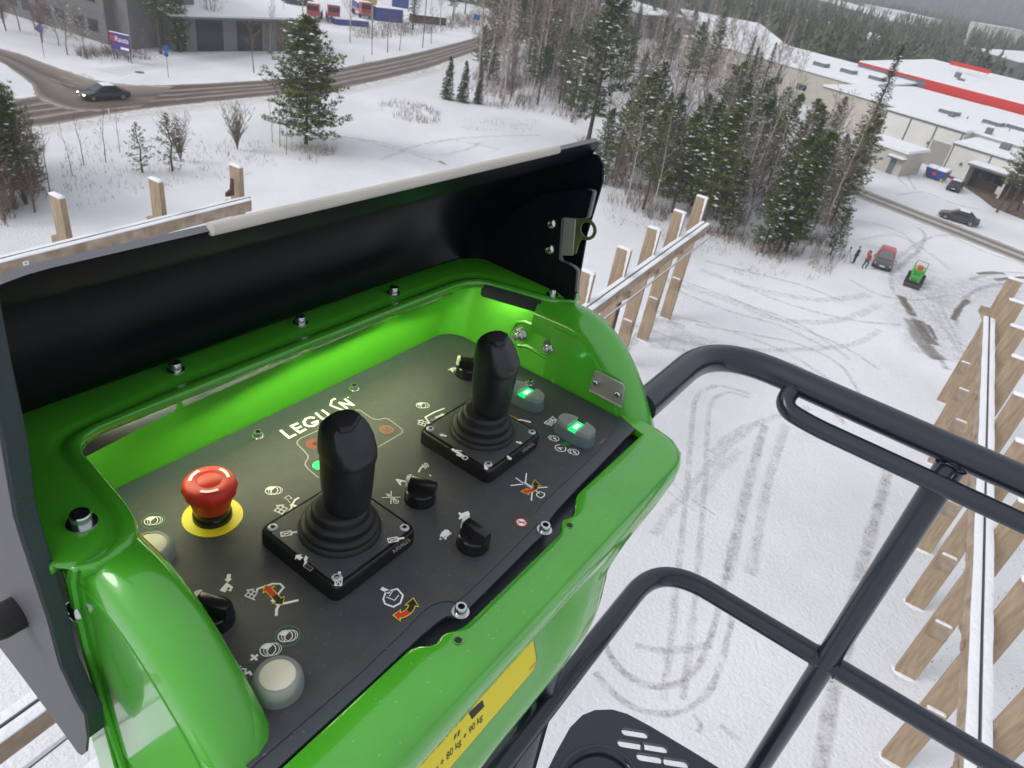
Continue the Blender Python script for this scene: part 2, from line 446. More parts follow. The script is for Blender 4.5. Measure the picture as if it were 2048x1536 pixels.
TR = [
 ('track', 0.28, [(7.33, 15.82), (7.82, 18.25), (8.33, 21.1), (8.99, 24.84), (9.64, 28.62), (10.37, 33.19), (10.83, 35.87), (11.45, 37.46), (12.82, 38.69), (14.67, 38.4)]),
 ('track', 0.28, [(8.07, 15.97), (8.62, 18.43), (9.2, 21.31), (9.89, 25.08), (10.58, 28.89), (11.32, 33.49), (11.82, 36.1), (12.35, 37.21), (13.36, 38.12), (14.52, 37.89)]),
 ('track_dark', 0.45, [(10.62, 22.21), (11.7, 25.56), (12.63, 28.5), (13.81, 31.95), (14.96, 35.15)]),
 ('track', 0.45, [(11.78, 22.78), (12.78, 25.85), (13.63, 28.59), (15.0, 32.31), (16.31, 35.59)]),
 ('track_dark', 0.5, [(22.22, 34.5), (20.66, 31.18), (18.85, 27.63), (17.43, 24.78), (16.08, 21.87), (14.88, 19.35), (13.63, 16.71), (12.63, 14.37), (11.95, 12.57)]),
 ('track_dark', 0.24, [(5.18, 18.01), (5.55, 17.09), (6.19, 16.48), (6.91, 16.29), (7.76, 16.51), (8.58, 17.2), (9.24, 18.34), (9.87, 20.03), (10.49, 21.9), (11.05, 23.79)]),
 ('track_dark', 0.24, [(4.89, 16.42), (5.53, 15.74), (6.28, 15.31), (7.2, 15.25), (8.12, 15.59), (8.93, 16.31), (9.57, 17.42), (10.18, 19.01), (10.84, 21.17)]),
 ('track', 0.12, [(8.31, 29.02), (9.16, 27.71), (10.06, 26.85), (10.73, 26.32)]), ('track', 0.12, [(8.12, 27.98), (8.85, 27.06), (9.81, 26.35)]),
 ('track_faint', 0.4, [(7.53, 24.13), (8.79, 26.5), (11.02, 30.24), (12.82, 33.01), (14.7, 35.32)]), ('track_faint', 0.4, [(11.18, 31.37), (13.3, 34.12), (16.17, 36.58), (18.41, 38.14)]),
 ('track', 0.3, [(6.44, 17.94), (7.21, 17.89), (8.0, 18.06), (9.43, 18.61)]), ('track_faint', 0.5, [(9.81, 26.78), (11.18, 29.46), (12.96, 32.13)]),
 ('track', 0.35, [(12.3, 42.08), (16.33, 43.59), (19.03, 43.23), (19.53, 39.95), (20.23, 36.85)]), ('track_faint', 0.5, [(7.69, 44.92), (12.17, 43.75), (17.33, 45.02), (24.05, 48.34), (27.62, 52.15)]),
 ('track', 0.3, [(12.18, 46.74), (16.26, 46.98), (19.89, 46.73), (22.24, 44.75), (22.46, 40.96)]), ('track_faint', 0.7, [(10.58, 54.01), (15.24, 52.27), (19.24, 50.44), (24.56, 52.63), (29.43, 57.44)]),
 ('track', 0.3, [(10.87, 52.68), (14.94, 50.36), (19.0, 49.35), (22.12, 46.84)]), ('track', 0.3, [(11.87, 54.6), (16.45, 52.34), (20.75, 50.22), (23.29, 45.83)]),
 ('track', 0.4, [(14.65, 59.99), (18.54, 59.27), (22.79, 58.56), (25.8, 56.85)]), ('track_faint', 0.8, [(13.91, 57.63), (18.72, 55.71), (23.86, 56.01), (29.19, 59.34)]),
 ('track_dark', 0.4, [(35.45, 56.19), (36.86, 59.12), (38.96, 62.56), (41.36, 65.58), (44.66, 68.46), (48.76, 70.8), (53.34, 72.39)]),
 ('track_dark', 0.4, [(42.21, 68.54), (45.19, 71.15), (48.63, 73.4), (51.15, 74.19)]), ('mud', 0.5, [(44.02, 70.86), (46.24, 72.28), (47.69, 72.58)]), ('mud', 0.5, [(45.41, 70.01), (48.38, 71.88), (50.44, 72.82)]),
 ('track_dark', 0.4, [(33.85, 67.07), (32.79, 64.21), (31.84, 61.03)]), ('track_dark', 0.4, [(34.56, 67.41), (37.56, 72.07), (39.72, 75.23), (42.81, 81.37), (42.92, 83.91)]),
 ('track_dark', 0.5, [(32.4, 60.23), (32.08, 57.6), (31.42, 54.56), (31.11, 51.87), (31.05, 49.33), (30.93, 47.23)]), ('mud', 1.1, [(31.34, 55.42), (30.95, 53.32), (30.63, 50.88), (30.72, 49.74), (30.99, 48.7)]), ('mud', 0.8, [(31.99, 55.68), (31.7, 53.36), (31.56, 51.24)]),
 ('mud', 0.35, [(32.61, 55.04), (32.35, 53.36), (32.15, 52.28)]), ('track', 0.3, [(34.01, 59.2), (33.82, 55.53), (33.98, 52.99), (34.56, 51.59)]), ('track', 0.3, [(35.97, 61.27), (34.83, 55.94), (34.03, 52.19), (33.67, 50.46)]),
 ('track_faint', 0.35, [(34.92, 59.79), (33.9, 54.24), (33.23, 49.91)]), ('track', 0.4, [(35.37, 70.33), (39.88, 76.76), (45.02, 82.54), (49.91, 84.3)]),
 ('track_faint', 0.5, [(34.26, 81.68), (37.82, 81.97), (39.93, 79.85), (39.17, 73.55)]),
 ('track', 0.3, [(51.78, 115.86), (49.45, 107.37), (49.45, 104.43)]), ('track', 0.3, [(53.25, 115.18), (50.96, 107.1), (50.1, 102.96)]), ('track_faint', 0.5, [(45.24, 97.71), (51.18, 102.47), (53.37, 99.37), (57.0, 98.34)]),
 ('track_faint', 0.5, [(-25.16, 76.07), (-18.91, 77.13), (-13.18, 76.03), (-10.07, 80.45), (-8.97, 84.77)]), ('track_faint', 0.4, [(-20.97, 76.65), (-16.38, 75.78), (-11.71, 74.04)]), ('track_faint', 0.5, [(-17.32, 71.07), (-14.91, 79.06), (-10.37, 86.14), (-2.42, 93.75)]),
 ('track_faint', 0.4, [(-13.94, 79.8), (-12.3, 83.39), (-8.81, 83.69), (-6.39, 83.18)]), ('mud', 0.3, [(-11.91, 74.5), (-10.99, 73.57)]),
 ('track_dark', 0.5, [(11.37, 46.03), (9.59, 46.47), (8.37, 44.44), (6.84, 41.02)]), ('track', 0.6, [(8.59, 42.37), (10.65, 42.47), (13.47, 40.88)]), ('track_dark', 0.25, [(16.53, 40.41), (17.52, 40.46), (18.39, 40.64)]),
 ('mud', 0.7, [(32.27, 60.49), (32.1, 58.58), (31.87, 56.37)]), ('mud', 0.45, [(35.57, 57.16), (37.39, 60.04), (39.42, 62.76)]), ('track', 0.35, [(28.28, 62.14), (30.24, 59.8), (33.51, 60.2), (37.92, 63.18)]), ('track', 0.35, [(17.08, 55.97), (20.79, 53.74), (25.48, 53.01), (29.87, 53.92)]), ('track', 0.3, [(15.4, 53.27), (19.24, 50.44), (23.2, 48.01), (25.22, 45.15)]), ('track_faint', 0.4, [(8.94, 47.83), (13.35, 47.22), (18.11, 45.31), (20.83, 42.25)]), ('track', 0.35, [(46.53, 83.34), (48.3, 79.55), (51.97, 77.02)]), ('track_faint', 0.5, [(33.23, 74.81), (38.53, 79.11), (40.53, 75.64), (41.04, 70.47)]),
 ('track_faint', 5.0, [(36.56, 73.64), (35.54, 65.47), (32.74, 55.99), (31.44, 48.87)]), ('track_faint', 4.0, [(35.14, 60.91), (40.28, 65.33), (48.43, 70.17)]), ('track_faint', 3.5, [(8.46, 46.01), (11.44, 43.47), (14.78, 42.67)]),
 ('track_dark', 0.18, [(8.37, 15.45), (8.6, 15.12), (8.47, 14.82)]), ('track', 0.2, [(9.33, 15.27), (9.8, 14.9), (9.96, 14.84)]),
]
for k, w, pts in TR:
    p = [tuple(q[:2]) for q in catmull([(*q, 0) for q in pts], 6)] if len(pts) > 2 else pts
    l_, r_ = ribbon(p, w * 1.5)
    strip('tyre_track', l_, r_, 0.006 + 0.0006 * len(TR) * random.random(), M[k])

# ------------------------------------------------------------------ the control console on the work platform
M['green'] = mat('green_paint', (0.066, 0.378, 0.021), rough=0.24, coat=0.9, spec=0.5, var=0.05, vscale=14, bump=0.03, bscale=160)
M['green_in'] = mat('green_paint_matt', (0.075, 0.385, 0.018), rough=0.5, spec=0.35, bump=0.05, bscale=200)
M['panel'] = mat('panel_plate', (0.046, 0.054, 0.066), rough=0.30, spec=0.5, bump=0.05, bscale=400)
M['overlay'] = mat('panel_overlay', (0.052, 0.052, 0.057), rough=0.38, bump=0.55, bscale=900, var=0.12, vscale=60)
M['black_rubber'] = mat('black_rubber', (0.012, 0.012, 0.014), rough=0.48, spec=0.4)
M['grip_skin'] = mat('soft_grip', (0.0105, 0.0112, 0.0140), rough=0.33, spec=0.5, bump=0.12, bscale=1500)
M['black_gloss'] = mat('black_plastic', (0.010, 0.010, 0.011), rough=0.25, spec=0.5)
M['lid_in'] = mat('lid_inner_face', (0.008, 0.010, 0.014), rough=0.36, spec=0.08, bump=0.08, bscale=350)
M['lid_out'] = mat('grey_lid_skin', (0.095, 0.093, 0.105), rough=0.55, bump=0.18, bscale=260, stretch=(1, 1, 7))
M['lid_edge'] = mat('lid_edge', (0.16, 0.16, 0.18), rough=0.5)
M['teal_edge'] = mat('rubber_edge', (0.018, 0.030, 0.036), rough=0.5, bump=0.2, bscale=500)
M['steel'] = mat('zinc_steel', (0.62, 0.64, 0.66), rough=0.22, metal=1.0)
M['steel_dark'] = mat('socket_dark', (0.05, 0.055, 0.06), rough=0.4, metal=0.6)
M['stainless'] = mat('brushed_stainless', (0.40, 0.385, 0.355), rough=0.48, metal=0.55, bump=0.1, bscale=500)
M['zinc'] = mat('zinc_screw', (0.50, 0.56, 0.60), rough=0.45, metal=0.35)
M['olive'] = mat('olive_zinc', (0.14, 0.17, 0.07), rough=0.45, metal=0.5)
M['beige'] = mat('pale_seal', (0.50, 0.46, 0.41), rough=0.55, var=0.06, vscale=30)
M['red_btn'] = mat('red_plastic', (0.62, 0.026, 0.014), rough=0.48)
M['yellow'] = mat('yellow_print', (0.80, 0.66, 0.015), rough=0.45)
M['white_print'] = mat('white_print', (0.88, 0.89, 0.88), rough=0.5)
M['grey_print'] = mat('grey_print', (0.30, 0.29, 0.27), rough=0.5)
M['red_print'] = mat('red_print', (0.60, 0.03, 0.02), rough=0.5)
M['dullred_print'] = mat('unlit_red_print', (0.26, 0.035, 0.025), rough=0.5)
M['orange_print'] = mat('unlit_orange_print', (0.22, 0.075, 0.025), rough=0.5)
M['green_print'] = mat('green_print', (0.05, 0.30, 0.07), rough=0.5)
M['black_print'] = mat('black_print', (0.012, 0.012, 0.012), rough=0.5)
M['cream'] = mat('cream_button', (0.70, 0.66, 0.52), rough=0.5)
M['knob_mark'] = mat('knob_mark', (0.66, 0.66, 0.56), rough=0.5)
M['green_led'] = mat_emit('green_led', (0.0, 0.70, 0.10), 1.2)
M['green_core'] = mat_emit('green_led_core', (0.30, 1.0, 0.55), 2.6)
M['led'] = mat_emit('led_strip', (1.0, 0.93, 0.62), 48.0)
m_, n_, l_, p_ = nt('silicone_cap')
p_.inputs['Base Color'].default_value = (0.36, 0.40, 0.37, 1); p_.inputs['Roughness'].default_value = 0.35
p_.inputs['Alpha'].default_value = 0.55; p_.inputs['Specular IOR Level'].default_value = 0.4
M['silicone'] = m_
m_, n_, l_, p_ = nt('smoky_silicone')
p_.inputs['Base Color'].default_value = (0.16, 0.22, 0.24, 1); p_.inputs['Roughness'].default_value = 0.3
p_.inputs['Alpha'].default_value = 0.62
M['smoke_cap'] = m_

CON = empty('control_console', (0, 0, 21.43), radians(59.735))
tag(CON, 'green control console with two black joysticks and a red stop button on a dark panel', 'control console')

def con(mb, name, m, smooth=35, parent=None): return mb.build(name, m, parent or CON, smooth)

RIMW = 0.115
# inner wall: back and two sides, flared to the right at the top
def wall_path(ur, vb, ul, r=0.035, v0=0.4285):
    P = [(ur, v0), (ur, vb - r - 0.06)]
    P += arc(ur - r, vb - r, r, 0, 90, 8)
    P += [(0.66, vb), (0.5, vb), (0.35, vb)]
    P += arc(ul + r, vb - r, r, 90, 180, 8)
    P += [(ul, vb - r - 0.06), (ul, v0)]
    return P
mb = MB()
inn = [[(x, y, w) for x, y in wall_path(ur, vb, ul)] for ur, vb, ul, w in [(0.823, 0.616, 0.170, -0.012), (0.836, 0.619, 0.168, 0.04), (0.852, 0.623, 0.166, 0.08), (0.862, 0.626, 0.164, 0.110)]]
mb.loft(inn, closed=False)
out = [[(x, y, w) for x, y in wall_path(ur, vb, ul)] for ur, vb, ul, w in [(0.866, 0.632, 0.158, 0.110), (0.856, 0.632, 0.158, 0.08), (0.830, 0.632, 0.158, -0.14)]]
mb.loft(out, closed=False)
con(mb, 'inner_wall', M['green_in'])

# rim flange with its pressed groove and rounded tongues
inner = [(0.150, 0.428), (0.163, 0.424), (0.178, 0.424), (0.190, 0.428), (0.199, 0.436), (0.2065, 0.450), (0.211, 0.470), (0.214, 0.500), (0.217, 0.53), (0.2185, 0.552), (0.223, 0.566), (0.232, 0.574), (0.248, 0.578),
         (0.34, 0.5775), (0.5, 0.576), (0.66, 0.5735), (0.765, 0.572), (0.788, 0.568), (0.805, 0.559), (0.815, 0.545), (0.828, 0.510), (0.842, 0.465), (0.848, 0.448), (0.858, 0.436), (0.874, 0.430), (0.890, 0.430)]
outer = [(0.136, 0.446), (0.136, 0.452), (0.136, 0.460), (0.136, 0.470), (0.136, 0.480), (0.136, 0.50), (0.136, 0.52), (0.136, 0.55), (0.136, 0.58), (0.137, 0.60), (0.140, 0.62), (0.152, 0.636), (0.172, 0.643),
         (0.34, 0.644), (0.5, 0.644), (0.66, 0.643), (0.80, 0.640), (0.845, 0.636), (0.875, 0.622), (0.890, 0.600), (0.902, 0.56), (0.908, 0.50), (0.910, 0.476), (0.911, 0.462), (0.911, 0.452), (0.909, 0.444)]
rings = []
for (a, b), (c, d) in zip(inner, outer):
    L = hypot(c - a, d - b); ring = []; q = min(1.0, L / 0.060)
    for dist, h in [(0.0, -0.010), (0.0006 * q, -0.003), (0.003 * q, 0.0), (0.011 * q, 0.0), (0.016 * q, -0.0032 * q * q), (0.020 * q, -0.0034 * q * q), (0.025 * q, -0.0005), (0.030 * q, 0.0012 * q), (L - 0.012 * q, 0.0012 * q), (L - 0.004 * q, 0.0), (L, -0.005), (L - 0.001 * q, -0.010)]:
        t = min(1.0, max(0.0, min(dist, L) / L)); ring.append((a + (c - a) * t, b + (d - b) * t, RIMW + h))
    rings.append(ring)
mb = MB(); mb.loft(rings, closed=False)
rim = con(mb, 'rim_flange', M['green'], 60)
sol = rim.modifiers.new('thickness', 'SOLIDIFY'); sol.thickness = 0.004; sol.offset = -1

# curved side arms
CREST = [(0.470, 0.1135), (0.440, 0.1145), (0.410, 0.1165), (0.385, 0.1130), (0.356, 0.1010), (0.330, 0.0840), (0.306, 0.0610), (0.286, 0.0350), (0.267, 0.0080), (0.252, -0.0180), (0.242, -0.042)]
crest = [tuple(p[:2]) for p in catmull([(*p, 0) for p in CREST], 4)]
def normals(C):
    N = []
    for i in range(len(C)):
        a, b = C[max(i - 1, 0)], C[min(i + 1, len(C) - 1)]
        dx, dy = b[0] - a[0], b[1] - a[1]; d = hypot(dx, dy)
        N.append((dy / d, -dx / d))
    return [(-x, -y) if y - x * 0.8 < 0 else (x, y) for x, y in N]
cn = normals(crest)
SEC = [(-0.030, -0.052), (-0.0305, -0.038), (-0.029, -0.024), (-0.024, -0.0115), (-0.015, -0.0035), (-0.003, 0.0), (0.010, -0.0008), (0.0185, -0.0045), (0.0240, -0.0105), (0.0265, -0.020), (0.0278, -0.034), (0.028, -0.06)]
CREST_L = [(0.470, 0.1135), (0.440, 0.1130), (0.410, 0.1110), (0.385, 0.1040), (0.356, 0.0890), (0.330, 0.0690), (0.304, 0.0450), (0.281, 0.0190), (0.262, -0.0120), (0.248, -0.045), (0.236, -0.085), (0.226, -0.14)]
crest_l = [tuple(p[:2]) for p in catmull([(*p, 0) for p in CREST_L], 4)]
cn_l = normals(crest_l)
def arm(cu, sgn, name, crest=crest, cn=cn):
    mb = MB(); R = []
    for (v, w), (nv, nw) in zip(crest, cn):
        R.append([(cu + sgn * du, v + nv * dn, w + nw * dn) for du, dn in SEC])
    mb.loft(R, closed=False)
    o = con(mb, name, M['green'], 70)
    return o
arm(0.858, 1, 'side_arm'); arm(0.180, -1, 'side_arm', crest_l, cn_l)
# side cheeks below the arms, inside and outside
def cheek(u, th, dn, name, low=-0.012, vmax=0.43, crest=crest, cn=cn):
    top = [(v + nv * dn, w + nw * dn) for (v, w), (nv, nw) in zip(crest, cn) if v < vmax + 0.02]
    top = [(min(v, vmax), w) for v, w in top if w > low]
    poly = [(vmax, low)] + [(vmax, top[0][1])] + top + [(top[-1][0], low)]
    P2 = []
    for p in poly:
        if not P2 or hypot(p[0] - P2[-1][0], p[1] - P2[-1][1]) > 1e-4: P2.append(p)
    mb = MB(); mb.plate(P2, 'x', u, u + th); return con(mb, name, M['green'], 30)
cheek(0.8245, 0.004, -0.030, 'inner_cheek')
cheek(0.2085, 0.002, -0.034, 'inner_cheek', -0.012, 0.43, crest_l, cn_l)
cheek(0.1515, 0.003, -0.032, 'outer_cheek', -0.16, 0.50, crest_l, cn_l)
cheek(0.8845, 0.003, -0.030, 'outer_cheek', -0.03, 0.52)

# front rail and nose of the console: one skin lofted from the panel edge over the rail, round the recess and under
def uR(w): 
    T = [(0.01, 0.838), (-0.012, 0.842), (-0.028, 0.830), (-0.045, 0.775), (-0.060, 0.705), (-0.075, 0.668), (-0.09, 0.662), (-0.13, 0.655), (-0.174, 0.628), (-0.2, 0.59), (-0.5, 0.5)]
    for (a, x), (b, y) in zip(T, T[1:]):
        if w >= b: return x + (y - x) * smoothstep(0, 1, (a - w) / (a - b)) if w < a else x
    return 0.6
NF = 90
def front_edge(u):
    """inner edge of the rail: cut back between the two lugs"""
    t = smoothstep(0.335, 0.362, u) * (1 - smoothstep(0.585, 0.640, u))
    lug = 0.010 * (math.exp(-((u - 0.366) / 0.013) ** 2) + math.exp(-((u - 0.583) / 0.012) ** 2))
    return 0.2490 - 0.0215 * t + lug * t
LV = [('in', -0.010, 0), ('in', -0.002, 0), ('in', 0.0, 0.003), (0.225, 0.0005, 1), (0.207, 0.0, 1), (0.196, -0.003, 1), (0.188, -0.009, 1), (0.1825, -0.019, 1), (0.180, -0.032, 1), (0.180, -0.044, 1), (0.1805, -0.056, 1), (0.1795, -0.068, 1), (0.1775, -0.080, 1), (0.1750, -0.090, 1), (0.1735, -0.101, 1),
      (0.172, -0.112, 1), (0.170, -0.124, 1), (0.169, -0.136, 1), (0.1685, -0.148, 1), (0.1685, -0.16, 1), (0.170, -0.170, 1), (0.173, -0.179, 1), (0.180, -0.188, 1), (0.192, -0.197, 1), (0.22, -0.207, 1), (0.30, -0.215, 1)]
def slope_v(w): return 0.1855 + 0.38 * (w + 0.125)
rings = []
for a, w, k in LV:
    ring = []
    if a == 'in':
        uB, uA, vb = 0.812, 0.170, 0.275
        for i in range(6): ring.append((uA, 0.30 + (vb - 0.30) * i / 5 + 0.0, w))
        for i in range(NF + 1):
            u = uA + (uB - uA) * i / NF; ring.append((u, front_edge(u) - k, w))
        for i in range(1, 7): ring.append((uB + 0.004 * i, 0.255 + 0.010 * i, w))
    else:
        uB, uA = uR(w), 0.153
        rc = 0.030 if w > -0.05 else 0.055
        ring += [(uA, 0.52 - (0.52 - a - rc) * i / 2.0, w) for i in range(2)] + [(uA + rc - rc * cos(radians(90 * j / 3)), a + rc - rc * sin(radians(90 * j / 3)), w) for j in range(4)]
        for i in range(NF + 1):
            u = uA + rc + (uB - uA - 2 * rc) * i / NF
            rec = smoothstep(0.20, 0.235, u) * (1 - smoothstep(0.500 - 0.25 * (w + 0.125) * -1, 0.570 - 0.25 * (w + 0.125) * -1, u)) * smoothstep(-0.040, -0.072, w) * (1 - smoothstep(-0.150, -0.172, w))
            tr = 0.0035 * smoothstep(0.35, 0.40, u) * (1 - smoothstep(0.53, 0.60, u)) if -0.002 < w < 0.002 else 0.0
            ring.append((u, a + (slope_v(w) - a) * rec, w - tr))
        ring += [(uB - rc + rc * sin(radians(90 * j / 3)), a + rc - rc * cos(radians(90 * j / 3)), w) for j in range(1, 4)]
        e = ring[-1]
        vb = 0.27 if w > -0.02 else 0.50
        ring += [(uB, e[1] + (max(vb, e[1] + 0.005) - e[1]) * i / 3, w) for i in range(1, 4)]
    rings.append(ring)
mb = MB(); mb.loft(rings, closed=False)
con(mb, 'front_shell', M['green'], 50)
# lower bulge behind the nose, seen past the right end
mb = MB()
mb.loft([[(0.20 + (x) * 0.5, 0.36 + y * 0.16, w) for x, y in [(cos(2 * pi * j / 28) * (1 if abs(cos(2 * pi * j / 28)) > .7 else 1), sin(2 * pi * j / 28)) for j in range(28)]] for w in (-0.30, -0.36)], True, True)
con(mb, 'underside', M['green'], 40)
# seam ribbon along the left side of the shell
mb = MB()
seam = [(v + 0.012, w - 0.016) for v, w in crest[:9]][::-1]
mb.tube([(0.1525, 0.445, 0.105), (0.150, 0.449, 0.085), (0.1495, 0.453, 0.05), (0.1495, 0.455, 0.0), (0.1500, 0.452, -0.08), (0.151, 0.445, -0.17), (0.152, 0.44, -0.30)], 0.0045, 8)
con(mb, 'seam_rib', M['green'])
mb = MB(); mb.box((0.149, 0.478, -0.09), (0.004, 0.042, 0.36)); o = con(mb, 'side_strip', M['green'], 30); bevel(o, 0.0015)
# screw holes in the two lugs of the rail
for hu, hv in [(0.5795, 0.2267), (0.3705, 0.2219)]:
    mb = MB(); mb.lathe([(0.0036, 0.0012), (0.0042, 0.0016), (0.0046, 0.0012)], (hu, hv, -0.0006), 16, cap=False); mb.lathe([(0.0036, 0.0), (0.0036, 0.0011)], (hu, hv, -0.0002), 16, 1)
    con(mb, 'screw_hole', [M['green'], M['black_print']], 30)

# the panel
tray = MB(); tray.box((0.49, 0.30, -0.022), (0.66, 0.22, 0.006)); con(tray, 'tray', M['panel'])
edge = [(0.2481, 0.2502), (0.284, 0.2508), (0.3231, 0.2513), (0.3534, 0.2514), (0.3743, 0.2503), (0.385, 0.2486), (0.3925, 0.2407), (0.4022, 0.2384), (0.4243, 0.239), (0.473, 0.2402), (0.5237, 0.2418), (0.5405, 0.2415), (0.5514, 0.2381), (0.5607, 0.2403), (0.5709, 0.2495), (0.5927, 0.252), (0.6364, 0.2547), (0.7008, 0.2572)]
edge = [(0.172, edge[0][1] + 0.001)] + edge[1:] + [(0.790, 0.262), (0.8225, 0.262), (0.8225, 0.585)] + arc(0.7875, 0.580, 0.035, 0, 90, 6)[1:] + [(0.205, 0.615), (0.171, 0.59)]
mb = MB(); mb.plate(edge, 'z', -0.005, 0.0); pp = con(mb, 'panel_plate', M['panel'], 30); bevel(pp, 0.0012)
ov = [(0.234, 0.2654), (0.2842, 0.2636), (0.3428, 0.2657), (0.3716, 0.268), (0.383, 0.267), (0.392, 0.2636), (0.4004, 0.2563), (0.4022, 0.2511), (0.4162, 0.2504), (0.4818, 0.2515), (0.5556, 0.2548), (0.5663, 0.267), (0.5819, 0.2698), (0.6133, 0.2705), (0.7286, 0.2735)]
ov = [(0.172, ov[0][1])] + ov[1:] + [(0.795, 0.285), (0.805, 0.30), (0.805, 0.56), (0.790, 0.584), (0.775, 0.586), (0.605, 0.585), (0.600, 0.580), (0.584, 0.580), (0.579, 0.585), (0.446, 0.586), (0.441, 0.581), (0.425, 0.581), (0.420, 0.586), (0.172, 0.587)]
mb = MB(); mb.plate(ov, 'z', 0.0004, 0.0012); con(mb, 'panel_overlay', M['overlay'], 30)
OZ = 0.0016

class INK:
    """flat print on the panel: strokes, fills and rings in panel metres"""
    def __init__(s): s.b = {}
    def mb(s, k): return s.b.setdefault(k, MB())
    def fill(s, pts, z, k='white_print'):
        A = sum(pts[i][0] * pts[(i + 1) % len(pts)][1] - pts[(i + 1) % len(pts)][0] * pts[i][1] for i in range(len(pts)))
        if A < 0: pts = pts[::-1]
        s.mb(k).add([(x, y, z) for x, y in pts], [tuple(range(len(pts)))])
    def line(s, pts, w, z, k='white_print', close=False):
        if close: pts = list(pts) + [pts[0]]
        for i in range(len(pts) - 1):
            (x0, y0), (x1, y1) = pts[i], pts[i + 1]
            d = hypot(x1 - x0, y1 - y0)
            if d < 1e-6: continue
            tx, ty = (x1 - x0) / d * w * 0.35, (y1 - y0) / d * w * 0.35
            nx, ny = -(y1 - y0) / d * w / 2, (x1 - x0) / d * w / 2
            s.fill([(x0 - tx + nx, y0 - ty + ny), (x0 - tx - nx, y0 - ty - ny), (x1 + tx - nx, y1 + ty - ny), (x1 + tx + nx, y1 + ty + ny)], z + 0.00003 * (i % 2), k)
    def ring(s, c, r, w, z, k='white_print', n=28, a0=0, a1=360):
        s.line([(c[0] + r * cos(radians(a0 + (a1 - a0) * i / n)), c[1] + r * sin(radians(a0 + (a1 - a0) * i / n))) for i in range(n + 1)], w, z, k)
    def disc(s, c, r, z, k='white_print', a0=0, a1=360):
        P = [(c[0] + r * cos(radians(a0 + (a1 - a0) * i / 24)), c[1] + r * sin(radians(a0 + (a1 - a0) * i / 24))) for i in range(24 if a1 - a0 >= 360 else 25)]
        if a1 - a0 < 360: P.append(c)
        s.fill(P, z, k)
    def pedal(s, c, z, r=0.0058, green=False):
        s.ring(c, r, 0.0009, z); s.disc(c, r * 0.88, z + 0.0001, 'white_print', 10, 120)
        s.line([c, (c[0] - r * .6, c[1] - r * .6)], 0.0006, z + .00015); s.line([c, (c[0] - r * .1, c[1] + r * .8)], 0.0006, z + .00015)
        s.ring((c[0] + r * .35, c[1] - r * .3), r, 0.0006, z); s.ring((c[0] + r * .6, c[1] - r * .5), r * .95, 0.0006, z)
        if green: s.ring((c[0] + r * .25, c[1] - r * .2), r * 1.75, 0.0007, z, 'green_print', 36)
    def arrow(s, a, b, w, z, k='white_print', head=2.1):
        dx, dy = b[0] - a[0], b[1] - a[1]; d = hypot(dx, dy); dx, dy = dx / d, dy / d; nx, ny = -dy, dx
        h = min(d * 0.5, w * 1.2); m_ = (b[0] - dx * h, b[1] - dy * h)
        s.fill([(a[0] + nx * w / 2, a[1] + ny * w / 2), (a[0] - nx * w / 2, a[1] - ny * w / 2), (m_[0] - nx * w / 2, m_[1] - ny * w / 2), (m_[0] - nx * w / 2 * head, m_[1] - ny * w / 2 * head), b, (m_[0] + nx * w / 2 * head, m_[1] + ny * w / 2 * head), (m_[0] + nx * w / 2, m_[1] + ny * w / 2)], z, k)
    def swing(s, P, w, z, first='red_print', second='black_print'):
        """curved two-colour arrow with a yellow outline along the points P"""
        P = [tuple(p[:2]) for p in catmull([(*p, 0) for p in P], 6)]; n = len(P)
        h = max(2, n // 4)
        for k, ww, zz in (('yellow', w + 0.0016, z), ('', w, z + 0.0001)):
            L, R = ribbon(P, ww)
            for i in range(h, n - 1 - h): s.fill([L[i], R[i], R[i + 1], L[i + 1]], zz, k or (first if i < n / 2 else second))
            for tip, base, col in ((P[0], P[h], first), (P[-1], P[n - 1 - h], second)):
                dx, dy = tip[0] - base[0], tip[1] - base[1]; d = hypot(dx, dy); dx, dy = dx / d, dy / d
                e = 0.0010 if k else 0.0
                hw = w * 1.05 + e * 1.4
                s.fill([(base[0] - dy * hw - dx * e, base[1] + dx * hw - dy * e), (tip[0] + dx * e * 1.6, tip[1] + dy * e * 1.6), (base[0] + dy * hw - dx * e, base[1] - dx * hw - dy * e)], zz + .00002, k or col)
    def basket(s, c, sz, z, ang=0.0):
        def T(x, y): return (c[0] + sz * (x * cos(ang) - y * sin(ang)), c[1] + sz * (x * sin(ang) + y * cos(ang)))
        for a, b in (((-1, -1), (-1, 1)), ((0, -1), (0, 1)), ((1, -1), (1, 1)), ((-1, -1), (1, -1)), ((-1, 0), (1, 0)), ((-1, 1), (1, 1)), ((-1, -1), (-1, -1.6)), ((0.3, 1.0), (0.6, 1.6)), ((0.6, 1.6), (1.5, 0.4))):
            s.line([T(*a), T(*b)], sz * 0.34, z)
    def build(s, parent, name='symbol_print'):
        for k, mb in s.b.items(): mb.build(name, M[k], parent)

def text(body, at, size, z, m, parent, ang=0.0, name='lettering', bold=0.0, shear=0.0, plane='z', extrude=0.0):
    cu = bpy.data.curves.new(name, 'FONT'); cu.body = body; cu.size = size; cu.offset = bold; cu.shear = shear; cu.extrude = extrude
    t = bpy.data.objects.new(name, cu); COL.objects.link(t)
    bpy.context.view_layer.update()
    me = bpy.data.meshes.new_from_object(t.evaluated_get(bpy.context.evaluated_depsgraph_get()))
    bpy.data.objects.remove(t); me.name = name
    me.materials.clear(); me.materials.append(m)
    o = bpy.data.objects.new(name, me); COL.objects.link(o)
    o.parent = parent
    if plane == 'z': o.location = (at[0], at[1], z); o.rotation_euler = (0, 0, ang)
    else: o.location = (at[0], z, at[1]); o.rotation_euler = (pi / 2, 0, 0)
    return o

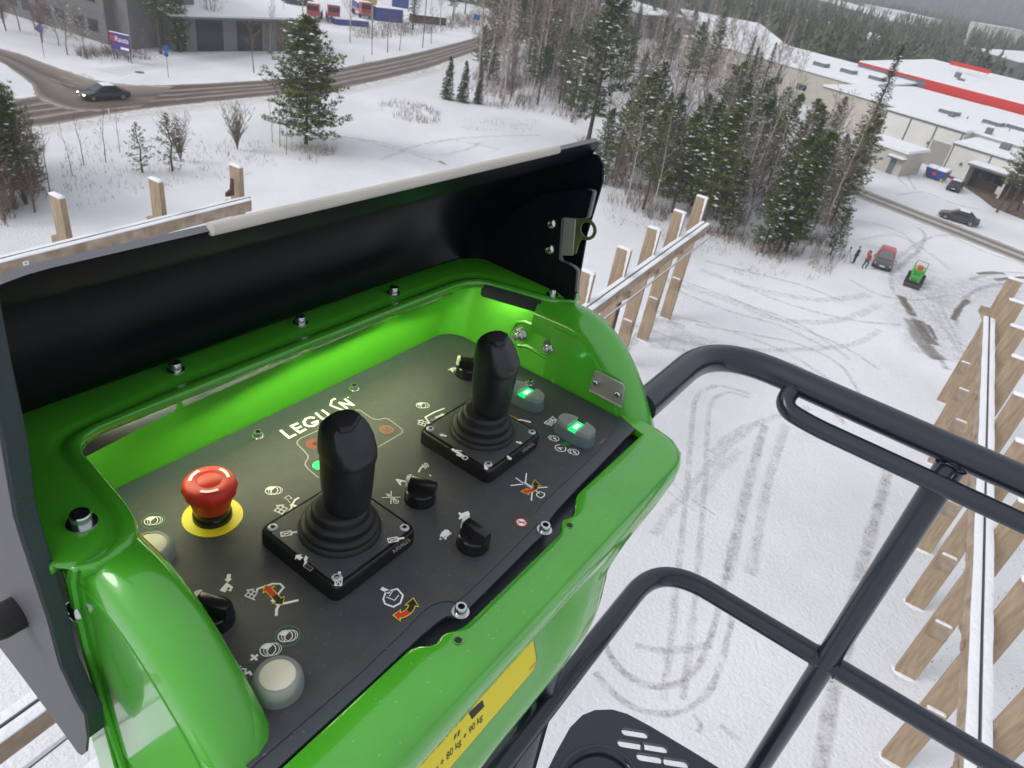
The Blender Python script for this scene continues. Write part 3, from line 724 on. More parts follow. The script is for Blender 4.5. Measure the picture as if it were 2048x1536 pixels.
OVL = [o for o in CON.children if o.name.startswith('panel_overlay')][0]
def flush(n):
    ink.build(OVL, n); return INK()
ink = INK()
sw = 0.0036
for st in ([(0.454, 0.5791), (0.4522, 0.5616), (0.4613, 0.5614)], [(0.478, 0.5774), (0.4692, 0.5783), (0.4681, 0.5612), (0.4772, 0.5615)], [(0.4688, 0.5699), (0.4768, 0.5697)],
           [(0.5009, 0.5733), (0.4981, 0.5767), (0.4922, 0.578), (0.4862, 0.5747), (0.4832, 0.5685), (0.4848, 0.5634), (0.4898, 0.5604), (0.4953, 0.561), (0.4996, 0.5649), (0.4923, 0.5663)],
           [(0.5095, 0.5787), (0.5079, 0.5694), (0.5076, 0.5645), (0.5111, 0.5621), (0.5172, 0.5634), (0.5192, 0.5667), (0.5197, 0.5781)],
           [(0.5465, 0.5611), (0.5476, 0.5767), (0.5575, 0.5605), (0.5587, 0.5776)]):
    ink.line(st, sw, OZ)
ink.line([(0.5391, 0.562), (0.5348, 0.5796), (0.5433, 0.5871), (0.5475, 0.5878)], 0.0030, OZ)
ink.fill([(0.5469, 0.5893), (0.5505, 0.5895), (0.5506, 0.5856), (0.5464, 0.5849)], OZ)
ink.disc((0.5646, 0.5783), 0.0013, OZ)
ink = flush('logo_lettering')
ink.line([(0.4971, 0.5484), (0.4901, 0.5492), (0.4624, 0.5515), (0.4561, 0.5504), (0.4522, 0.5472), (0.4506, 0.5424), (0.4487, 0.5296), (0.4464, 0.5206), (0.4433, 0.5166), (0.4365, 0.5131), (0.4329, 0.5096), (0.4305, 0.5013), (0.4289, 0.482)], 0.0018, OZ, 'grey_print')
ink.line([(0.5528, 0.5509), (0.5562, 0.5456), (0.5555, 0.5369), (0.5548, 0.526), (0.5566, 0.5191), (0.5605, 0.5152), (0.5668, 0.513), (0.5699, 0.5089), (0.5689, 0.4951), (0.5672, 0.4809), (0.5642, 0.477), (0.5585, 0.4755), (0.5346, 0.4756), (0.5133, 0.4762)], 0.0018, OZ, 'grey_print')
ink = flush('lamp_field_outline')
ink.disc((0.466, 0.533), 0.0098, OZ, 'dullred_print'); ink.disc((0.4681, 0.5311), 0.0042, OZ + .0001, 'black_print')
c0 = (0.5517, 0.4938)
ink.disc(c0, 0.0098, OZ, 'orange_print'); ink.line([(c0[0] - .005, c0[1] + .004), (c0[0] - .001, c0[1] - .001), (c0[0] + .004, c0[1] + .003)], 0.0010, OZ + .0001, 'black_print'); ink.line([(c0[0] - .004, c0[1] - .004), (c0[0] + .005, c0[1] - .003)], 0.0010, OZ + .0001, 'black_print')
ink = flush('unlit_lamp_symbol')
# foot-pedal marks
for p in [(0.378, 0.5006), (0.6256, 0.5005), (0.2467, 0.3394)]: ink.pedal(p, OZ, 0.0066); ink = flush('pedal_symbol')
for p in [(0.2644, 0.5464), (0.2659, 0.3397)]: ink.pedal(p, OZ, 0.0062, True); ink = flush('pedal_symbol')
# basket and boom pictograms
ink.basket((0.366, 0.47), 0.0048, OZ, 0.25)
ink.line([(0.3678, 0.4619), (0.3746, 0.4637), (0.3792, 0.4677), (0.3864, 0.4715), (0.3911, 0.4714)], 0.0022, OZ)
ink.arrow((0.3778, 0.4692), (0.3833, 0.4573), 0.0032, OZ + .0001); ink.line([(0.3797, 0.4715), (0.3811, 0.4789), (0.3802, 0.4819), (0.3861, 0.4817), (0.3857, 0.4755), (0.3833, 0.4767)], 0.0006, OZ)
ink = flush('basket_tilt_symbol')
ink.basket((0.5967, 0.4722), 0.0046, OZ, 0.35)
ink.line([(0.6008, 0.4686), (0.6037, 0.466), (0.6093, 0.4784), (0.6256, 0.4781), (0.6438, 0.4748)], 0.0026, OZ)
ink.arrow((0.6184, 0.4686), (0.6352, 0.4661), 0.0036, OZ); ink.arrow((0.6202, 0.4659), (0.6088, 0.4691), 0.0030, OZ, 'grey_print')
ink = flush('boom_extend_symbol')
ink.basket((0.2746, 0.3992), 0.0040, OZ, 0.3)
ink.line([(0.2785, 0.3966), (0.2823, 0.4003), (0.2957, 0.3955), (0.3008, 0.3902), (0.3003, 0.3845), (0.2904, 0.3812)], 0.0020, OZ)
ink.line([(0.2832, 0.3797), (0.2833, 0.3722), (0.29, 0.3681), (0.2992, 0.363)], 0.0026, OZ); ink.line([(0.2844, 0.3711), (0.2796, 0.3688), (0.275, 0.3636)], 0.0026, OZ)
ink.swing([(0.2895, 0.3979), (0.2886, 0.3891), (0.2876, 0.379), (0.2866, 0.3694)], 0.0056, OZ + .0002)
ink = flush('boom_lift_symbol')
ink.basket((0.2169, 0.3381), 0.0040, OZ, 0.6); ink.line([(0.2183, 0.3341), (0.2227, 0.333), (0.2221, 0.3299)], 0.0022, OZ)
ink = flush('basket_symbol')
# house with an arrow above it
ink.arrow((0.2754, 0.4339), (0.2684, 0.4263), 0.0036, OZ)
ink.fill([(0.2575, 0.4236), (0.2676, 0.4271), (0.2685, 0.4182), (0.2636, 0.4152), (0.2625, 0.4194), (0.2595, 0.4179), (0.2581, 0.4218)], OZ)
ink.fill([(0.2631, 0.4208), (0.2654, 0.4208), (0.2655, 0.4183), (0.2632, 0.4183)], OZ + .0001, 'black_print')
ink = flush('house_symbol')
# horn
ink.line([(0.723, 0.5352), (0.734, 0.5293), (0.7397, 0.5312)], 0.0016, OZ); ink.fill([(0.723, 0.5359), (0.7249, 0.5303), (0.7224, 0.5246), (0.7334, 0.5331), (0.7324, 0.5359)], OZ); ink.ring((0.7323, 0.5294), 0.0034, 0.0010, OZ)
ink.line([(0.7349, 0.5352), (0.7374, 0.5278)], 0.0012, OZ)
ink = flush('horn_symbol')
# selector A, outriggers, hare, tortoise, no-water sign
text('A', (0.4874, 0.408), 0.0150, OZ, M['white_print'], OVL, 0.05, bold=0.0004)
ink.line([(0.5206, 0.4093), (0.5281, 0.4125), (0.5326, 0.413)], 0.0020, OZ); ink.basket((0.5354, 0.4113), 0.0030, OZ, -0.3); ink.fill([(0.5253, 0.3975), (0.5276, 0.3954), (0.5248, 0.3935)], OZ)
for a, b in ([(0.4654, 0.4095), (0.4643, 0.3911)], [(0.4723, 0.4081), (0.4575, 0.394)], [(0.4576, 0.4077), (0.4724, 0.3942)]): ink.line([a, b], 0.0012, OZ)
ink.line([(0.4655, 0.4061), (0.4651, 0.3962)], 0.0036, OZ); ink.ring((0.4639, 0.3924), 0.0030, 0.0010, OZ)
ink = flush('outrigger_symbol')
ink.fill([(0.5, 0.3298), (0.5033, 0.3304), (0.5026, 0.3273), (0.5058, 0.3264), (0.5117, 0.3246), (0.5096, 0.3204), (0.5035, 0.3164), (0.4977, 0.3167), (0.4977, 0.3198), (0.4969, 0.3221), (0.4936, 0.3224), (0.4948, 0.3249), (0.4988, 0.3257)], OZ)
ink = flush('hare_symbol')
ink.fill([(0.4584, 0.3215), (0.4648, 0.3241), (0.4711, 0.3237), (0.4726, 0.32), (0.47, 0.3161), (0.465, 0.3148), (0.4604, 0.317), (0.4568, 0.3176)], OZ); ink.fill([(0.471, 0.3179), (0.4718, 0.3157), (0.4689, 0.3142), (0.468, 0.3159)], OZ); ink.line([(0.459, 0.319), (0.4558, 0.318)], 0.0024, OZ); ink.line([(0.4626, 0.3162), (0.4599, 0.3146)], 0.0024, OZ)
ink = flush('tortoise_symbol')
c0 = (0.5411, 0.2693)
ink.disc(c0, 0.0060, OZ, 'white_print'); ink.ring(c0, 0.0062, 0.0014, OZ + .0001, 'red_print'); ink.line([(c0[0] - .005, c0[1] + .003), (c0[0] + .005, c0[1] - .003)], 0.0012, OZ + .0002, 'red_print'); ink.line([(c0[0] + .001, c0[1] - .004), (c0[0] - .0005, c0[1] + .004)], 0.0014, OZ + .00015, 'black_print')
ink = flush('prohibition_symbol')
# slewing pictograms with two-colour arrows
for pts in ([(0.5996, 0.319), (0.5969, 0.2926)], [(0.6163, 0.315), (0.6027, 0.3066)], [(0.5837, 0.3154), (0.5961, 0.3068)], [(0.5804, 0.2823), (0.5924, 0.2897)], [(0.6141, 0.2822), (0.6049, 0.2892)], [(0.5993, 0.2898), (0.5973, 0.2826)]): ink.line(pts, 0.0018, OZ)
ink.line([(0.5994, 0.3061), (0.5984, 0.2936)], 0.0050, OZ); ink.line([(0.5943, 0.2842), (0.6006, 0.2841), (0.6024, 0.2781), (0.5989, 0.2757), (0.5921, 0.2761), (0.5919, 0.2825)], 0.0014, OZ, close=True)
ink.swing([(0.5842, 0.2995), (0.5893, 0.2946), (0.5983, 0.2913), (0.6064, 0.2932), (0.6136, 0.2999)], 0.0050, OZ + .0002)
ink = flush('slewing_symbol')
ink.line([(0.364, 0.31), (0.3745, 0.3046), (0.3725, 0.295), (0.364, 0.2903), (0.356, 0.2919), (0.353, 0.3004), (0.356, 0.3056)], 0.0018, OZ, close=True); ink.line([(0.3601, 0.305), (0.3622, 0.2967), (0.3696, 0.298)], 0.0009, OZ); ink.line([(0.3644, 0.3151), (0.3659, 0.308)], 0.0042, OZ); ink.line([(0.3705, 0.3063), (0.3625, 0.3039)], 0.0009, OZ)
ink.swing([(0.349, 0.2846), (0.3554, 0.2788), (0.3656, 0.2782), (0.3764, 0.2848)], 0.0056, OZ + .0002)
ink = flush('basket_turn_symbol')
ink.swing([(0.7008, 0.4014), (0.6954, 0.3918), (0.6929, 0.382), (0.6973, 0.3715)], 0.0052, OZ + .0002)
ink.line([(0.6982, 0.3914), (0.7048, 0.3856), (0.7099, 0.3745)], 0.0030, OZ); ink.line([(0.6855, 0.3951), (0.6845, 0.3895)], 0.0016, OZ); ink.ring((0.6759, 0.3886), 0.0030, 0.0010, OZ)
ink = flush('jib_symbol')
# engine symbols
for cc, k in (((0.7048, 0.3296), 0), ((0.7, 0.2948), 1)):
    ink.ring(cc, 0.0058, 0.0011, OZ, n=20); ink.line([(cc[0] - .0075, cc[1] + .002), (cc[0] - .0045, cc[1] + .008), (cc[0] + .002, cc[1] + .0078)], 0.0011, OZ)
    ink.line([(cc[0] + .002, cc[1] + .0035), (cc[0] - .0014, cc[1]), (cc[0] + .0012, cc[1]), (cc[0] - .0020, cc[1] - .0038)], 0.0014, OZ)
cc = (0.6928, 0.3126)
ink.ring(cc, 0.0072, 0.0013, OZ, n=24, a0=40, a1=330); text('A', (cc[0] - 0.0030, cc[1] - 0.0034), 0.0092, OZ, M['white_print'], OVL, 0.3, bold=0.0003)
g0 = (0.7052, 0.3136)
for i in (-1, 0, 1): ink.line([(g0[0] + i * .0032 - .0016, g0[1] - i * .0018 - .003), (g0[0] + i * .0032 + .0016, g0[1] - i * .0018 + .003)], 0.0019, OZ, 'green_print')
text('START', (0.7225, 0.3544), 0.0082, OZ, M['white_print'], OVL, 0.0, bold=0.00028)
text('STOP', (0.7242, 0.3487), 0.0082, OZ, M['white_print'], OVL, 0.0, bold=0.00028)
text('A464801', (0.7435, 0.2789), 0.0046, OZ, M['grey_print'], OVL, 0.0)
text('+', (0.2298, 0.3365), 0.0145, OZ, M['white_print'], OVL, 0.0, bold=0.0005)
ink = flush('engine_symbol')
gl = MB(); gl.lathe([(0.0078, 0.0), (0.0078, 0.0008), (0.0001, 0.0009)], (*(0.4437, 0.4976), OZ), 20); gl.build('indicator_lamp', M['green_led'], OVL)
# lint and grit lying on the panel
rl = random.Random(5); mb = MB()
for i in range(330):
    u, v = rl.uniform(0.18, 0.80), rl.uniform(0.25, 0.58)
    if rl.random() < 0.45: v = rl.uniform(0.25, 0.40)
    a, L, w = rl.uniform(0, pi), rl.uniform(0.0006, 0.0026), rl.uniform(0.0002, 0.0004)
    mb.add([(u, v, .0021), (u + cos(a) * L, v + sin(a) * L, .0022), (u + cos(a) * L - sin(a) * w, v + sin(a) * L + cos(a) * w, .0022), (u - sin(a) * w, v + cos(a) * w, .0021)], [(0, 1, 2, 3)])
o = mb.build('lint', M['grey_print'], OVL); o['kind'] = 'stuff'

mb = MB()
for i in range(70):
    u, v = rl.uniform(0.2, 0.79), rl.uniform(0.192, 0.238)
    a, L, w = rl.uniform(0, pi), rl.uniform(0.0004, 0.0013), rl.uniform(0.0002, 0.0003)
    mb.add([(u, v, .0024), (u + cos(a) * L, v + sin(a) * L, .0024), (u + cos(a) * L - sin(a) * w, v + sin(a) * L + cos(a) * w, .0025), (u - sin(a) * w, v + cos(a) * w, .0024)], [(0, 1, 2, 3)])
o = mb.build('grit', M['white_print'], [q for q in CON.children if q.name.startswith('front_shell')][0]); o['kind'] = 'stuff'
# bolts
def bolt(at, r=0.0068, h=0.0085, parent=None, washer=True, name='socket_bolt'):
    mb = MB(); x, y, z = at
    if washer: mb.lathe([(r * 1.45, 0), (r * 1.45, 0.0014), (r * 1.0, 0.0016)], (x, y, z), 20)
    z += 0.0014 if washer else 0
    mb.lathe([(r, 0), (r, h - 0.0012), (r * 0.9, h), (r * 0.58, h)], (x, y, z), 20, cap=False)
    mb.lathe([(r * 0.58, h), (r * 0.55, h * 0.45), (0.0001, h * 0.42)], (x, y, z), 6, 1, cap=False)
    return mb.build(name, [M['steel'], M['steel_dark']], parent or CON, 30)
for p in [(0.3493, 0.6165, 0.115), (0.5164, 0.6165, 0.115), (0.6693, 0.6054, 0.115)]: bolt((p[0], p[1], RIMW + 0.0012), 0.0064, 0.0085)
bolt((0.860, 0.462, RIMW + 0.0005), 0.0062, 0.0085); bolt((0.1735, 0.470, RIMW + 0.001), 0.0080, 0.0095)
for p in [(0.5847, 0.5882), (0.4277, 0.589), (0.7909, 0.4312)]: bolt((p[0], p[1], 0.0002), 0.0052, 0.0065, pp)
for p in [(0.5515, 0.2438), (0.3969, 0.241)]: bolt((p[0], p[1], 0.0002), 0.0062, 0.0075, pp)
# threaded ends under the right rim bolt
mb = MB(); mb.lathe([(0.0065, 0), (0.0065, 0.006), (0.004, 0.006), (0.004, 0.012)], (0.852, 0.452, 0.090), 6); con(mb, 'nut', M['steel_dark'], 30)

# right cheek: two flanged nuts, stainless bracket plate, pressed panels
for v, w in [(0.486, 0.0473), (0.4308, 0.0511)]:
    mb = MB(); mb.lathe([(0.0125, 0), (0.0125, -0.0018)], (0.830, v, w), 24, axis='x'); mb.lathe([(0.0095, -0.0018), (0.0095, -0.0085), (0.0085, -0.0095)], (0.830, v, w), 6, axis='x'); mb.lathe([(0.0050, -0.009), (0.0050, -0.015), (0.0040, -0.016), (0.0001, -0.016)], (0.830, v, w), 16, axis='x')
    con(mb, 'flange_nut', M['steel'], 30)
bk = [(0.348, 0.052), (0.3449, 0.0545), (0.3015, 0.0542), (0.2969, 0.0489), (0.2942, 0.0195), (0.3491, 0.0208)]
mb = MB(); mb.plate(bk, 'x', 0.8205, 0.8235); 
bp_ = con(mb, 'bracket_plate', M['stainless'], 30); bevel(bp_, 0.0008)
mb = MB(); e2 = [(0.3473, 0.0205), (0.2925, 0.0193)]
mb.tube([(0.819, e2[0][0], e2[0][1]), (0.819, e2[1][0], e2[1][1])], 0.0018, 8); mb.build('bent_edge', M['stainless'], bp_, 40)
for v, w in [(0.3396, 0.0382), (0.3026, 0.0371)]:
    mb = MB(); mb.lathe([(0.0042, 0), (0.0042, -0.005), (0.003, -0.006), (0.0001, -0.006)], (0.8200, v, w), 14, axis='x'); mb.build('small_screw', M['steel'], bp_, 30)
def bosspad(pts, u0, u1, name='pressed_panel'):
    mb = MB(); P = [tuple(p[:2]) for p in catmull([(*p, 0) for p in pts + [pts[0]]], 4)][:-1]
    mb.plate(P, 'x', u0, u1); o = con(mb, name, M['green'], 30); bevel(o, 0.0022, 3); return o
def lean(w): return 0.8235 + 0.28 * max(0, w + 0.012)
mb = MB()
ridge_pts = [(0.4886, 0.0246), (0.4727, 0.0301), (0.4557, 0.0293), (0.4368, 0.0285), (0.4233, 0.0231), (0.4153, 0.0151), (0.4111, 0.0011), (0.4097, -0.0115)]
mb.tube([(lean(w) - 0.0005, v, w) for v, w in ridge_pts], 0.0034, 8); con(mb, 'pressed_ridge', M['green'], 60)
ridge_pts = [(0.4943, 0.0241), (0.5046, 0.0343), (0.5066, 0.0493), (0.501, 0.0577), (0.4892, 0.0621), (0.4725, 0.0628), (0.4479, 0.0634), (0.4286, 0.0675), (0.4188, 0.0768), (0.4152, 0.0906), (0.4152, 0.0944)]
mb = MB(); mb.tube([(lean(w) - 0.0003, v, w) for v, w in ridge_pts], 0.0034, 8); con(mb, 'pressed_ridge', M['green'], 60)

# light strips under the rim and their dark covers
def strip_cover(P0, P1, w0, w1, name, mk, th=0.0015):
    mb = MB(); (a, b), (c, d) = P0, P1
    L = hypot(c - a, d - b); nx, ny = -(d - b) / L * th, (c - a) / L * th
    r = 0.004; dx, dy = (c - a) / L * r, (d - b) / L * r
    f = [(a, b, w1), (c, d, w1), (c, d, w0 + r), (c - dx * .3, d - dy * .3, w0 + r * .3), (c - dx, d - dy, w0), (a + dx, b + dy, w0), (a + dx * .3, b + dy * .3, w0 + r * .3), (a, b, w0 + r)]
    mb.loft([f, [(x + nx, y + ny, z) for x, y, z in f]], True, True); return con(mb, name, M[mk], 30)
M['cover'] = mat('light_cover', (0.035, 0.042, 0.046), rough=0.35, spec=0.3)
for a, b in [((0.2272, 0.5758), (0.3326, 0.5879)), ((0.3395, 0.5879), (0.5088, 0.5928)), ((0.5148, 0.5926), (0.6778, 0.5939)), ((0.6862, 0.5932), (0.7888, 0.5872))]:
    strip_cover((a[0], a[1] + 0.006), (b[0], b[1] + 0.006), 0.0840, 0.1085, 'light_cover', 'cover')
strip_cover((0.8085, 0.556), (0.838, 0.466), 0.090, 0.1105, 'light_cover', 'cover')
for u0, u1 in ((0.220, 0.36), (0.37, 0.52), (0.53, 0.66), (0.67, 0.76)):
    mb = MB(); mb.box(((u0 + u1) / 2, 0.5855, 0.1050), (u1 - u0, 0.005, 0.0020)); con(mb, 'light_strip', M['led'])
mb = MB(); mb.box((0.8360, 0.525, 0.1060), (0.004, 0.05, 0.0016), rz=0.29); con(mb, 'light_strip', M['led'])

# joysticks
def superell(a, b, n, k=36, dx=0, dy=0, ang=0.0):
    P = []
    for j in range(k):
        t = 2 * pi * j / k; c_, s_ = cos(t), sin(t)
        x = a * math.copysign(abs(c_) ** (2 / n), c_); y = b * math.copysign(abs(s_) ** (2 / n), s_)
        P.append((dx + x * cos(ang) - y * sin(ang), dy + x * sin(ang) + y * cos(ang)))
    return P
def ZZ(z): return 0.05 + (z - 0.05) * 0.89
def joystick(cu, cv, icon):
    mb = MB(); hb = 0.021; a = 0.0575
    R = []
    for k_, z in ((1.0, 0.001), (1.0, hb - 0.004), (0.985, hb - 0.0012), (0.965, hb)):
        R.append([(cu + x, cv + y, z) for x, y in superell(a * k_, a * k_, 14, 48)])
    mb.loft(R); base = con(mb, 'joystick', M['black_gloss'], 30)
    mb = MB()
    P = superell(0.0525, 0.0525, 10, 48)
    mb.loft([[(cu + x, cv + y, hb + 0.0002) for x, y in P], [(cu + x, cv + y, hb + 0.0008) for x, y in P]]); mb.build('face_label', M['overlay'], base, 30)
    for sx, sy in ((1, 1), (1, -1), (-1, 1), (-1, -1)):
        bx, by = cu + sx * 0.0470, cv + sy * 0.0470
        s_ = MB(); s_.lathe([(0.0052, 0), (0.0050, 0.0010), (0.0038, 0.0017), (0.0024, 0.0018)], (bx, by, hb + 0.0005), 18, cap=False); s_.lathe([(0.0024, 0.0018), (0.0022, 0.0006), (0.0001, 0.0006)], (bx, by, hb + 0.0005), 6, 1, cap=False)
        s_.build('button_screw', [M['zinc'], M['steel_dark']], base, 30)
    mb = MB()
    mb.lathe([(0.0425, 0.0), (0.0420, 0.004), (0.0395, 0.006), (0.0400, 0.010), (0.0385, 0.0125), (0.0345, 0.0135), (0.0340, 0.017), (0.0350, 0.0195), (0.0335, 0.0225), (0.0295, 0.0235), (0.0285, 0.027), (0.0290, 0.030), (0.0270, 0.033), (0.0240, 0.034)], (cu, cv, hb + 0.0006), 40)
    mb.build('bellows', M['black_rubber'], base, 50)
    gu, gv = cu + 0.0050, cv - 0.0035
    # grip: lower handle
    mb = MB(); R = []
    for z, ax, ay, dx, dy in ((0.050, .0215, .0215, 0, 0), (0.056, .0225, .0230, 0, 0), (0.064, .0235, .0250, 0, .0005), (0.080, .0240, .0268, 0, .0015), (0.098, .0246, .0280, 0, .002), (0.116, .0252, .0285, 0, .002), (0.128, .0254, .0280, 0, .002)):
        ti = 0.10 * (z - 0.05)
        R.append([(gu + x, gv + y, ZZ(z) + 0.10 * y) for x, y in superell(ax * .93, ay * .93, 2.5, 40, dx, dy)])
    mb.loft(R); mb.build('grip', M['grip_skin'], base, 60)
    mb = MB(); mb.lathe([(0.0226, 0), (0.0232, 0.0015), (0.0226, 0.003)], (gu, gv, 0.0465), 32); mb.build('grip_collar', M['black_gloss'], base, 60)
    # faceted cap with a thumb pad
    mb = MB(); R = []
    for z, ax, ay, dy, n in ((0.1262, .0246, .0274, .002, 2.6), (0.1268, .0262, .0290, .002, 2.6), (0.1290, .0270, .0296, .002, 2.6), (0.140, .0266, .0290, .0025, 2.7), (0.150, .0260, .0280, .003, 2.8), (0.158, .0246, .0262, .004, 2.9), (0.1635, .0226, .0240, .005, 3.0), (0.1672, .0198, .0205, .006, 3.0), (0.1690, .0150, .0155, .0066, 3.0), (0.1695, .0070, .0075, .0068, 3.0)):
        ring = []
        for x, y in superell(ax * .925, ay * .93, n, 44, 0, dy):
            yl = -0.0300 + 0.86 * max(0, z - 0.137) + 0.0085 * abs((x + 0.004) / 0.024)
            y2 = max(y, yl) if z > 0.130 else y
            ring.append((gu + x, gv + y2, ZZ(z) + 0.10 * y2 * (1 - smoothstep(.128, .16, z))))
        R.append(ring)
    mb.loft(R); mb.build('grip_cap', M['grip_skin'], base, 32)
    mb = MB(); R = []
    for z, k_ in ((0.1660, 1.0), (0.1706, 1.0), (0.1726, 0.93), (0.1730, 0.7)):
        R.append([(gu + x * k_, gv + 0.007 + y * k_, ZZ(z)) for x, y in [(-.0150, -.0095), (-.0045, -.0150), (.0055, -.0108), (.0165, -.0045), (.0160, .0060), (.0100, .0115), (-.0090, .0115), (-.0145, .0060)]])
    mb.loft(R); o = mb.build('thumb_pad', M['black_rubber'], base, 35); bevel(o, 0.0012, 3)
    mb = MB(); mb.tube([(gu + 0.0202 + dx, gv - 0.0140, ZZ(z) - .0015) for z, dx in ((0.058, 0), (0.08, .0005), (0.10, .0012), (0.124, .0018))], 0.0006, 6); mb.build('grip_seam', M['black_gloss'], base)
    k = INK(); z = hb + 0.0011
    icon(k, z, base); k.build(base)
    return base
def icons_one(k, z, base):
    for pts in ([(0.3333, 0.4247), (0.3379, 0.4195)], [(0.3991, 0.3461), (0.4043, 0.3409)]):
        pass
    for c, ang in (((0.3355, 0.4219), 0.0), ((0.4048, 0.3404), 0.0), ((0.3298, 0.3406), 1.3)):
        ca, sa = cos(ang - 0.55), sin(ang - 0.55)
        T = lambda x, y: (c[0] + x * ca - y * sa, c[1] + x * sa + y * ca)
        k.line([T(-.006, -.003), T(.004, -.003), T(.004, .003), T(-.006, .003)], 0.0011, z, close=True); k.line([T(-.005, -.002), T(.003, .002)], 0.001, z); k.line([T(-.005, .002), T(.003, -.002)], 0.001, z)
        k.line([T(.004, 0), T(.010, 0)], 0.0026, z)
    k.arrow((0.3233, 0.3859), (0.3229, 0.3937), 0.0046, z); k.fill([(0.3241, 0.3837), (0.329, 0.3867), (0.3291, 0.3831), (0.3248, 0.3804), (0.3249, 0.379), (0.3183, 0.3779), (0.323, 0.381)], z); k.line([(0.3208, 0.3767), (0.3211, 0.3699)], 0.0050, z, 'grey_print'); k.line([(0.3208, 0.3761), (0.3212, 0.3704)], 0.0038, z + .0001, 'black_print')
    k.fill([(0.4156, 0.3825), (0.4222, 0.3868), (0.4227, 0.3838), (0.4184, 0.3813), (0.4184, 0.3795), (0.4126, 0.3795)], z); k.line([(0.4166, 0.3777), (0.4159, 0.3711)], 0.0046, z, 'grey_print'); k.line([(0.4165, 0.3772), (0.416, 0.3716)], 0.0036, z + .0001, 'black_print')
    text('A454633', (0.3914, 0.3269), 0.0068, z, M['grey_print'], base, 0.0)
def icons_two(k, z, base):
    for a, b in (((0.6139, 0.4282), (0.6128, 0.4353)), ((0.604, 0.3396), (0.6006, 0.3317)), ((0.5777, 0.4165), (0.5736, 0.4254)), ((0.6351, 0.3488), (0.6388, 0.3409)), ((0.5699, 0.3487), (0.5635, 0.3408))): k.arrow(a, b, 0.0034, z)
    k.line([(0.5633, 0.3942), (0.5631, 0.3836), (0.5625, 0.3766)], 0.0042, z); k.line([(0.5653, 0.3902), (0.5687, 0.3846)], 0.0020, z); k.line([(0.5592, 0.3842), (0.5598, 0.3791)], 0.0020, z); k.ring((0.5621, 0.3739), 0.0034, 0.0012, z)
    text('A454632', (0.6247, 0.3291), 0.0068, z, M['grey_print'], base, 0.0)
joystick(0.3780, 0.3915, icons_one)
joystick(0.6210, 0.3935, icons_two)

# emergency stop
ec = (0.3105, 0.5100)
mb = MB(); mb.lathe([(0.0195, 0.0), (0.0300, 0.0), (0.0300, 0.0010), (0.0195, 0.0012)], (*ec, 0.0012), 48, cap=False); con(mb, 'stop_ring', M['yellow'], 30)
mb = MB(); mb.lathe([(0.0196, 0.0), (0.0196, 0.007), (0.0186, 0.009), (0.0180, 0.010), (0.0180, 0.016)], (*ec, 0.0012), 40); sb = con(mb, 'stop_button', M['black_gloss'], 30)
mb = MB(); R = []
for r_, z, f in ((0.0176, 0.0165, 0), (0.0190, 0.0185, 0), (0.0205, 0.0260, 0.0), (0.0226, 0.0330, 0.5), (0.0250, 0.0385, 1.0), (0.0261, 0.0420, 1.0), (0.0262, 0.0445, 0.4), (0.0254, 0.0485, 0), (0.0240, 0.0506, 0), (0.0215, 0.0518, 0), (0.0122, 0.0528, 0), (0.0118, 0.0524, 0), (0.0113, 0.0528, 0), (0.0001, 0.0530, 0)):
    R.append([(ec[0] + (r_ + 0.0014 * f * max(0, cos(12 * t)) ** 3) * cos(t), ec[1] + (r_ + 0.0014 * f * max(0, cos(12 * t)) ** 3) * sin(t), z) for t in [2 * pi * j / 96 for j in range(96)]])
mb.loft(R); cap_ = mb.build('mushroom_head', M['red_btn'], sb, 55)
k = INK()
for a0 in (88, 208, 328):
    P = [(ec[0] + 0.0180 * cos(radians(a0 + i * 5)), ec[1] + 0.0180 * sin(radians(a0 + i * 5))) for i in range(12)]
    L, R2 = ribbon(P, 0.0034)
    for i in range(11): k.fill([(L[i]), (R2[i]), R2[i + 1], L[i + 1]], 0.0531)
k.build(sb, 'turn_arrow')

# rotary selectors
def selector(c, ang, r=0.0178, h=0.0135, name='selector_knob'):
    mb = MB(); mb.lathe([(r * 1.04, 0), (r * 1.04, 0.004), (r, 0.006), (r * 0.96, h), (r * 0.88, h + 0.0012), (0.0001, h + 0.0012)], (*c, 0.0012), 36); b = con(mb, name, M['black_gloss'], 40)
    mb = MB(); ca, sa = cos(ang), sin(ang); R = []
    for z, wx, L in ((h, 0.0072, r * 0.96), (h + 0.011, 0.0058, r * 0.99), (h + 0.0135, 0.0050, r * 0.95), (h + 0.0142, 0.0036, r * 0.86)):
        R.append([(c[0] + x * ca - y * sa, c[1] + x * sa + y * ca, z + 0.0012) for x, y in [(-L, -wx * .9), (-L * .3, -wx * 1.15), (L * .8, -wx), (L, -wx * .3), (L, wx * .3), (L * .8, wx), (-L * .3, wx * 1.15), (-L, wx * .9)]])
    mb.loft(R); mb.build('knob_bar', M['black_gloss'], b, 40)
    mb = MB(); R = []
    for z, e in ((h + 0.0035, 1.045), (h + 0.0148, 1.015)):
        R.append([(c[0] + x * ca - y * sa, c[1] + x * sa + y * ca, z + 0.0012) for x, y in [(r * .76, -.0056), (r * .88 * e, -.0050), (r * e, -.002), (r * e, .002), (r * .88 * e, .0050), (r * .76, .0056)]])
    mb.loft(R); mb.build('knob_mark', M['knob_mark'], b, 40)
selector((0.4872, 0.377), radians(115))
selector((0.4753, 0.2883), radians(88))
selector((0.2345, 0.3993), radians(110))
selector((0.7368, 0.509), radians(130))

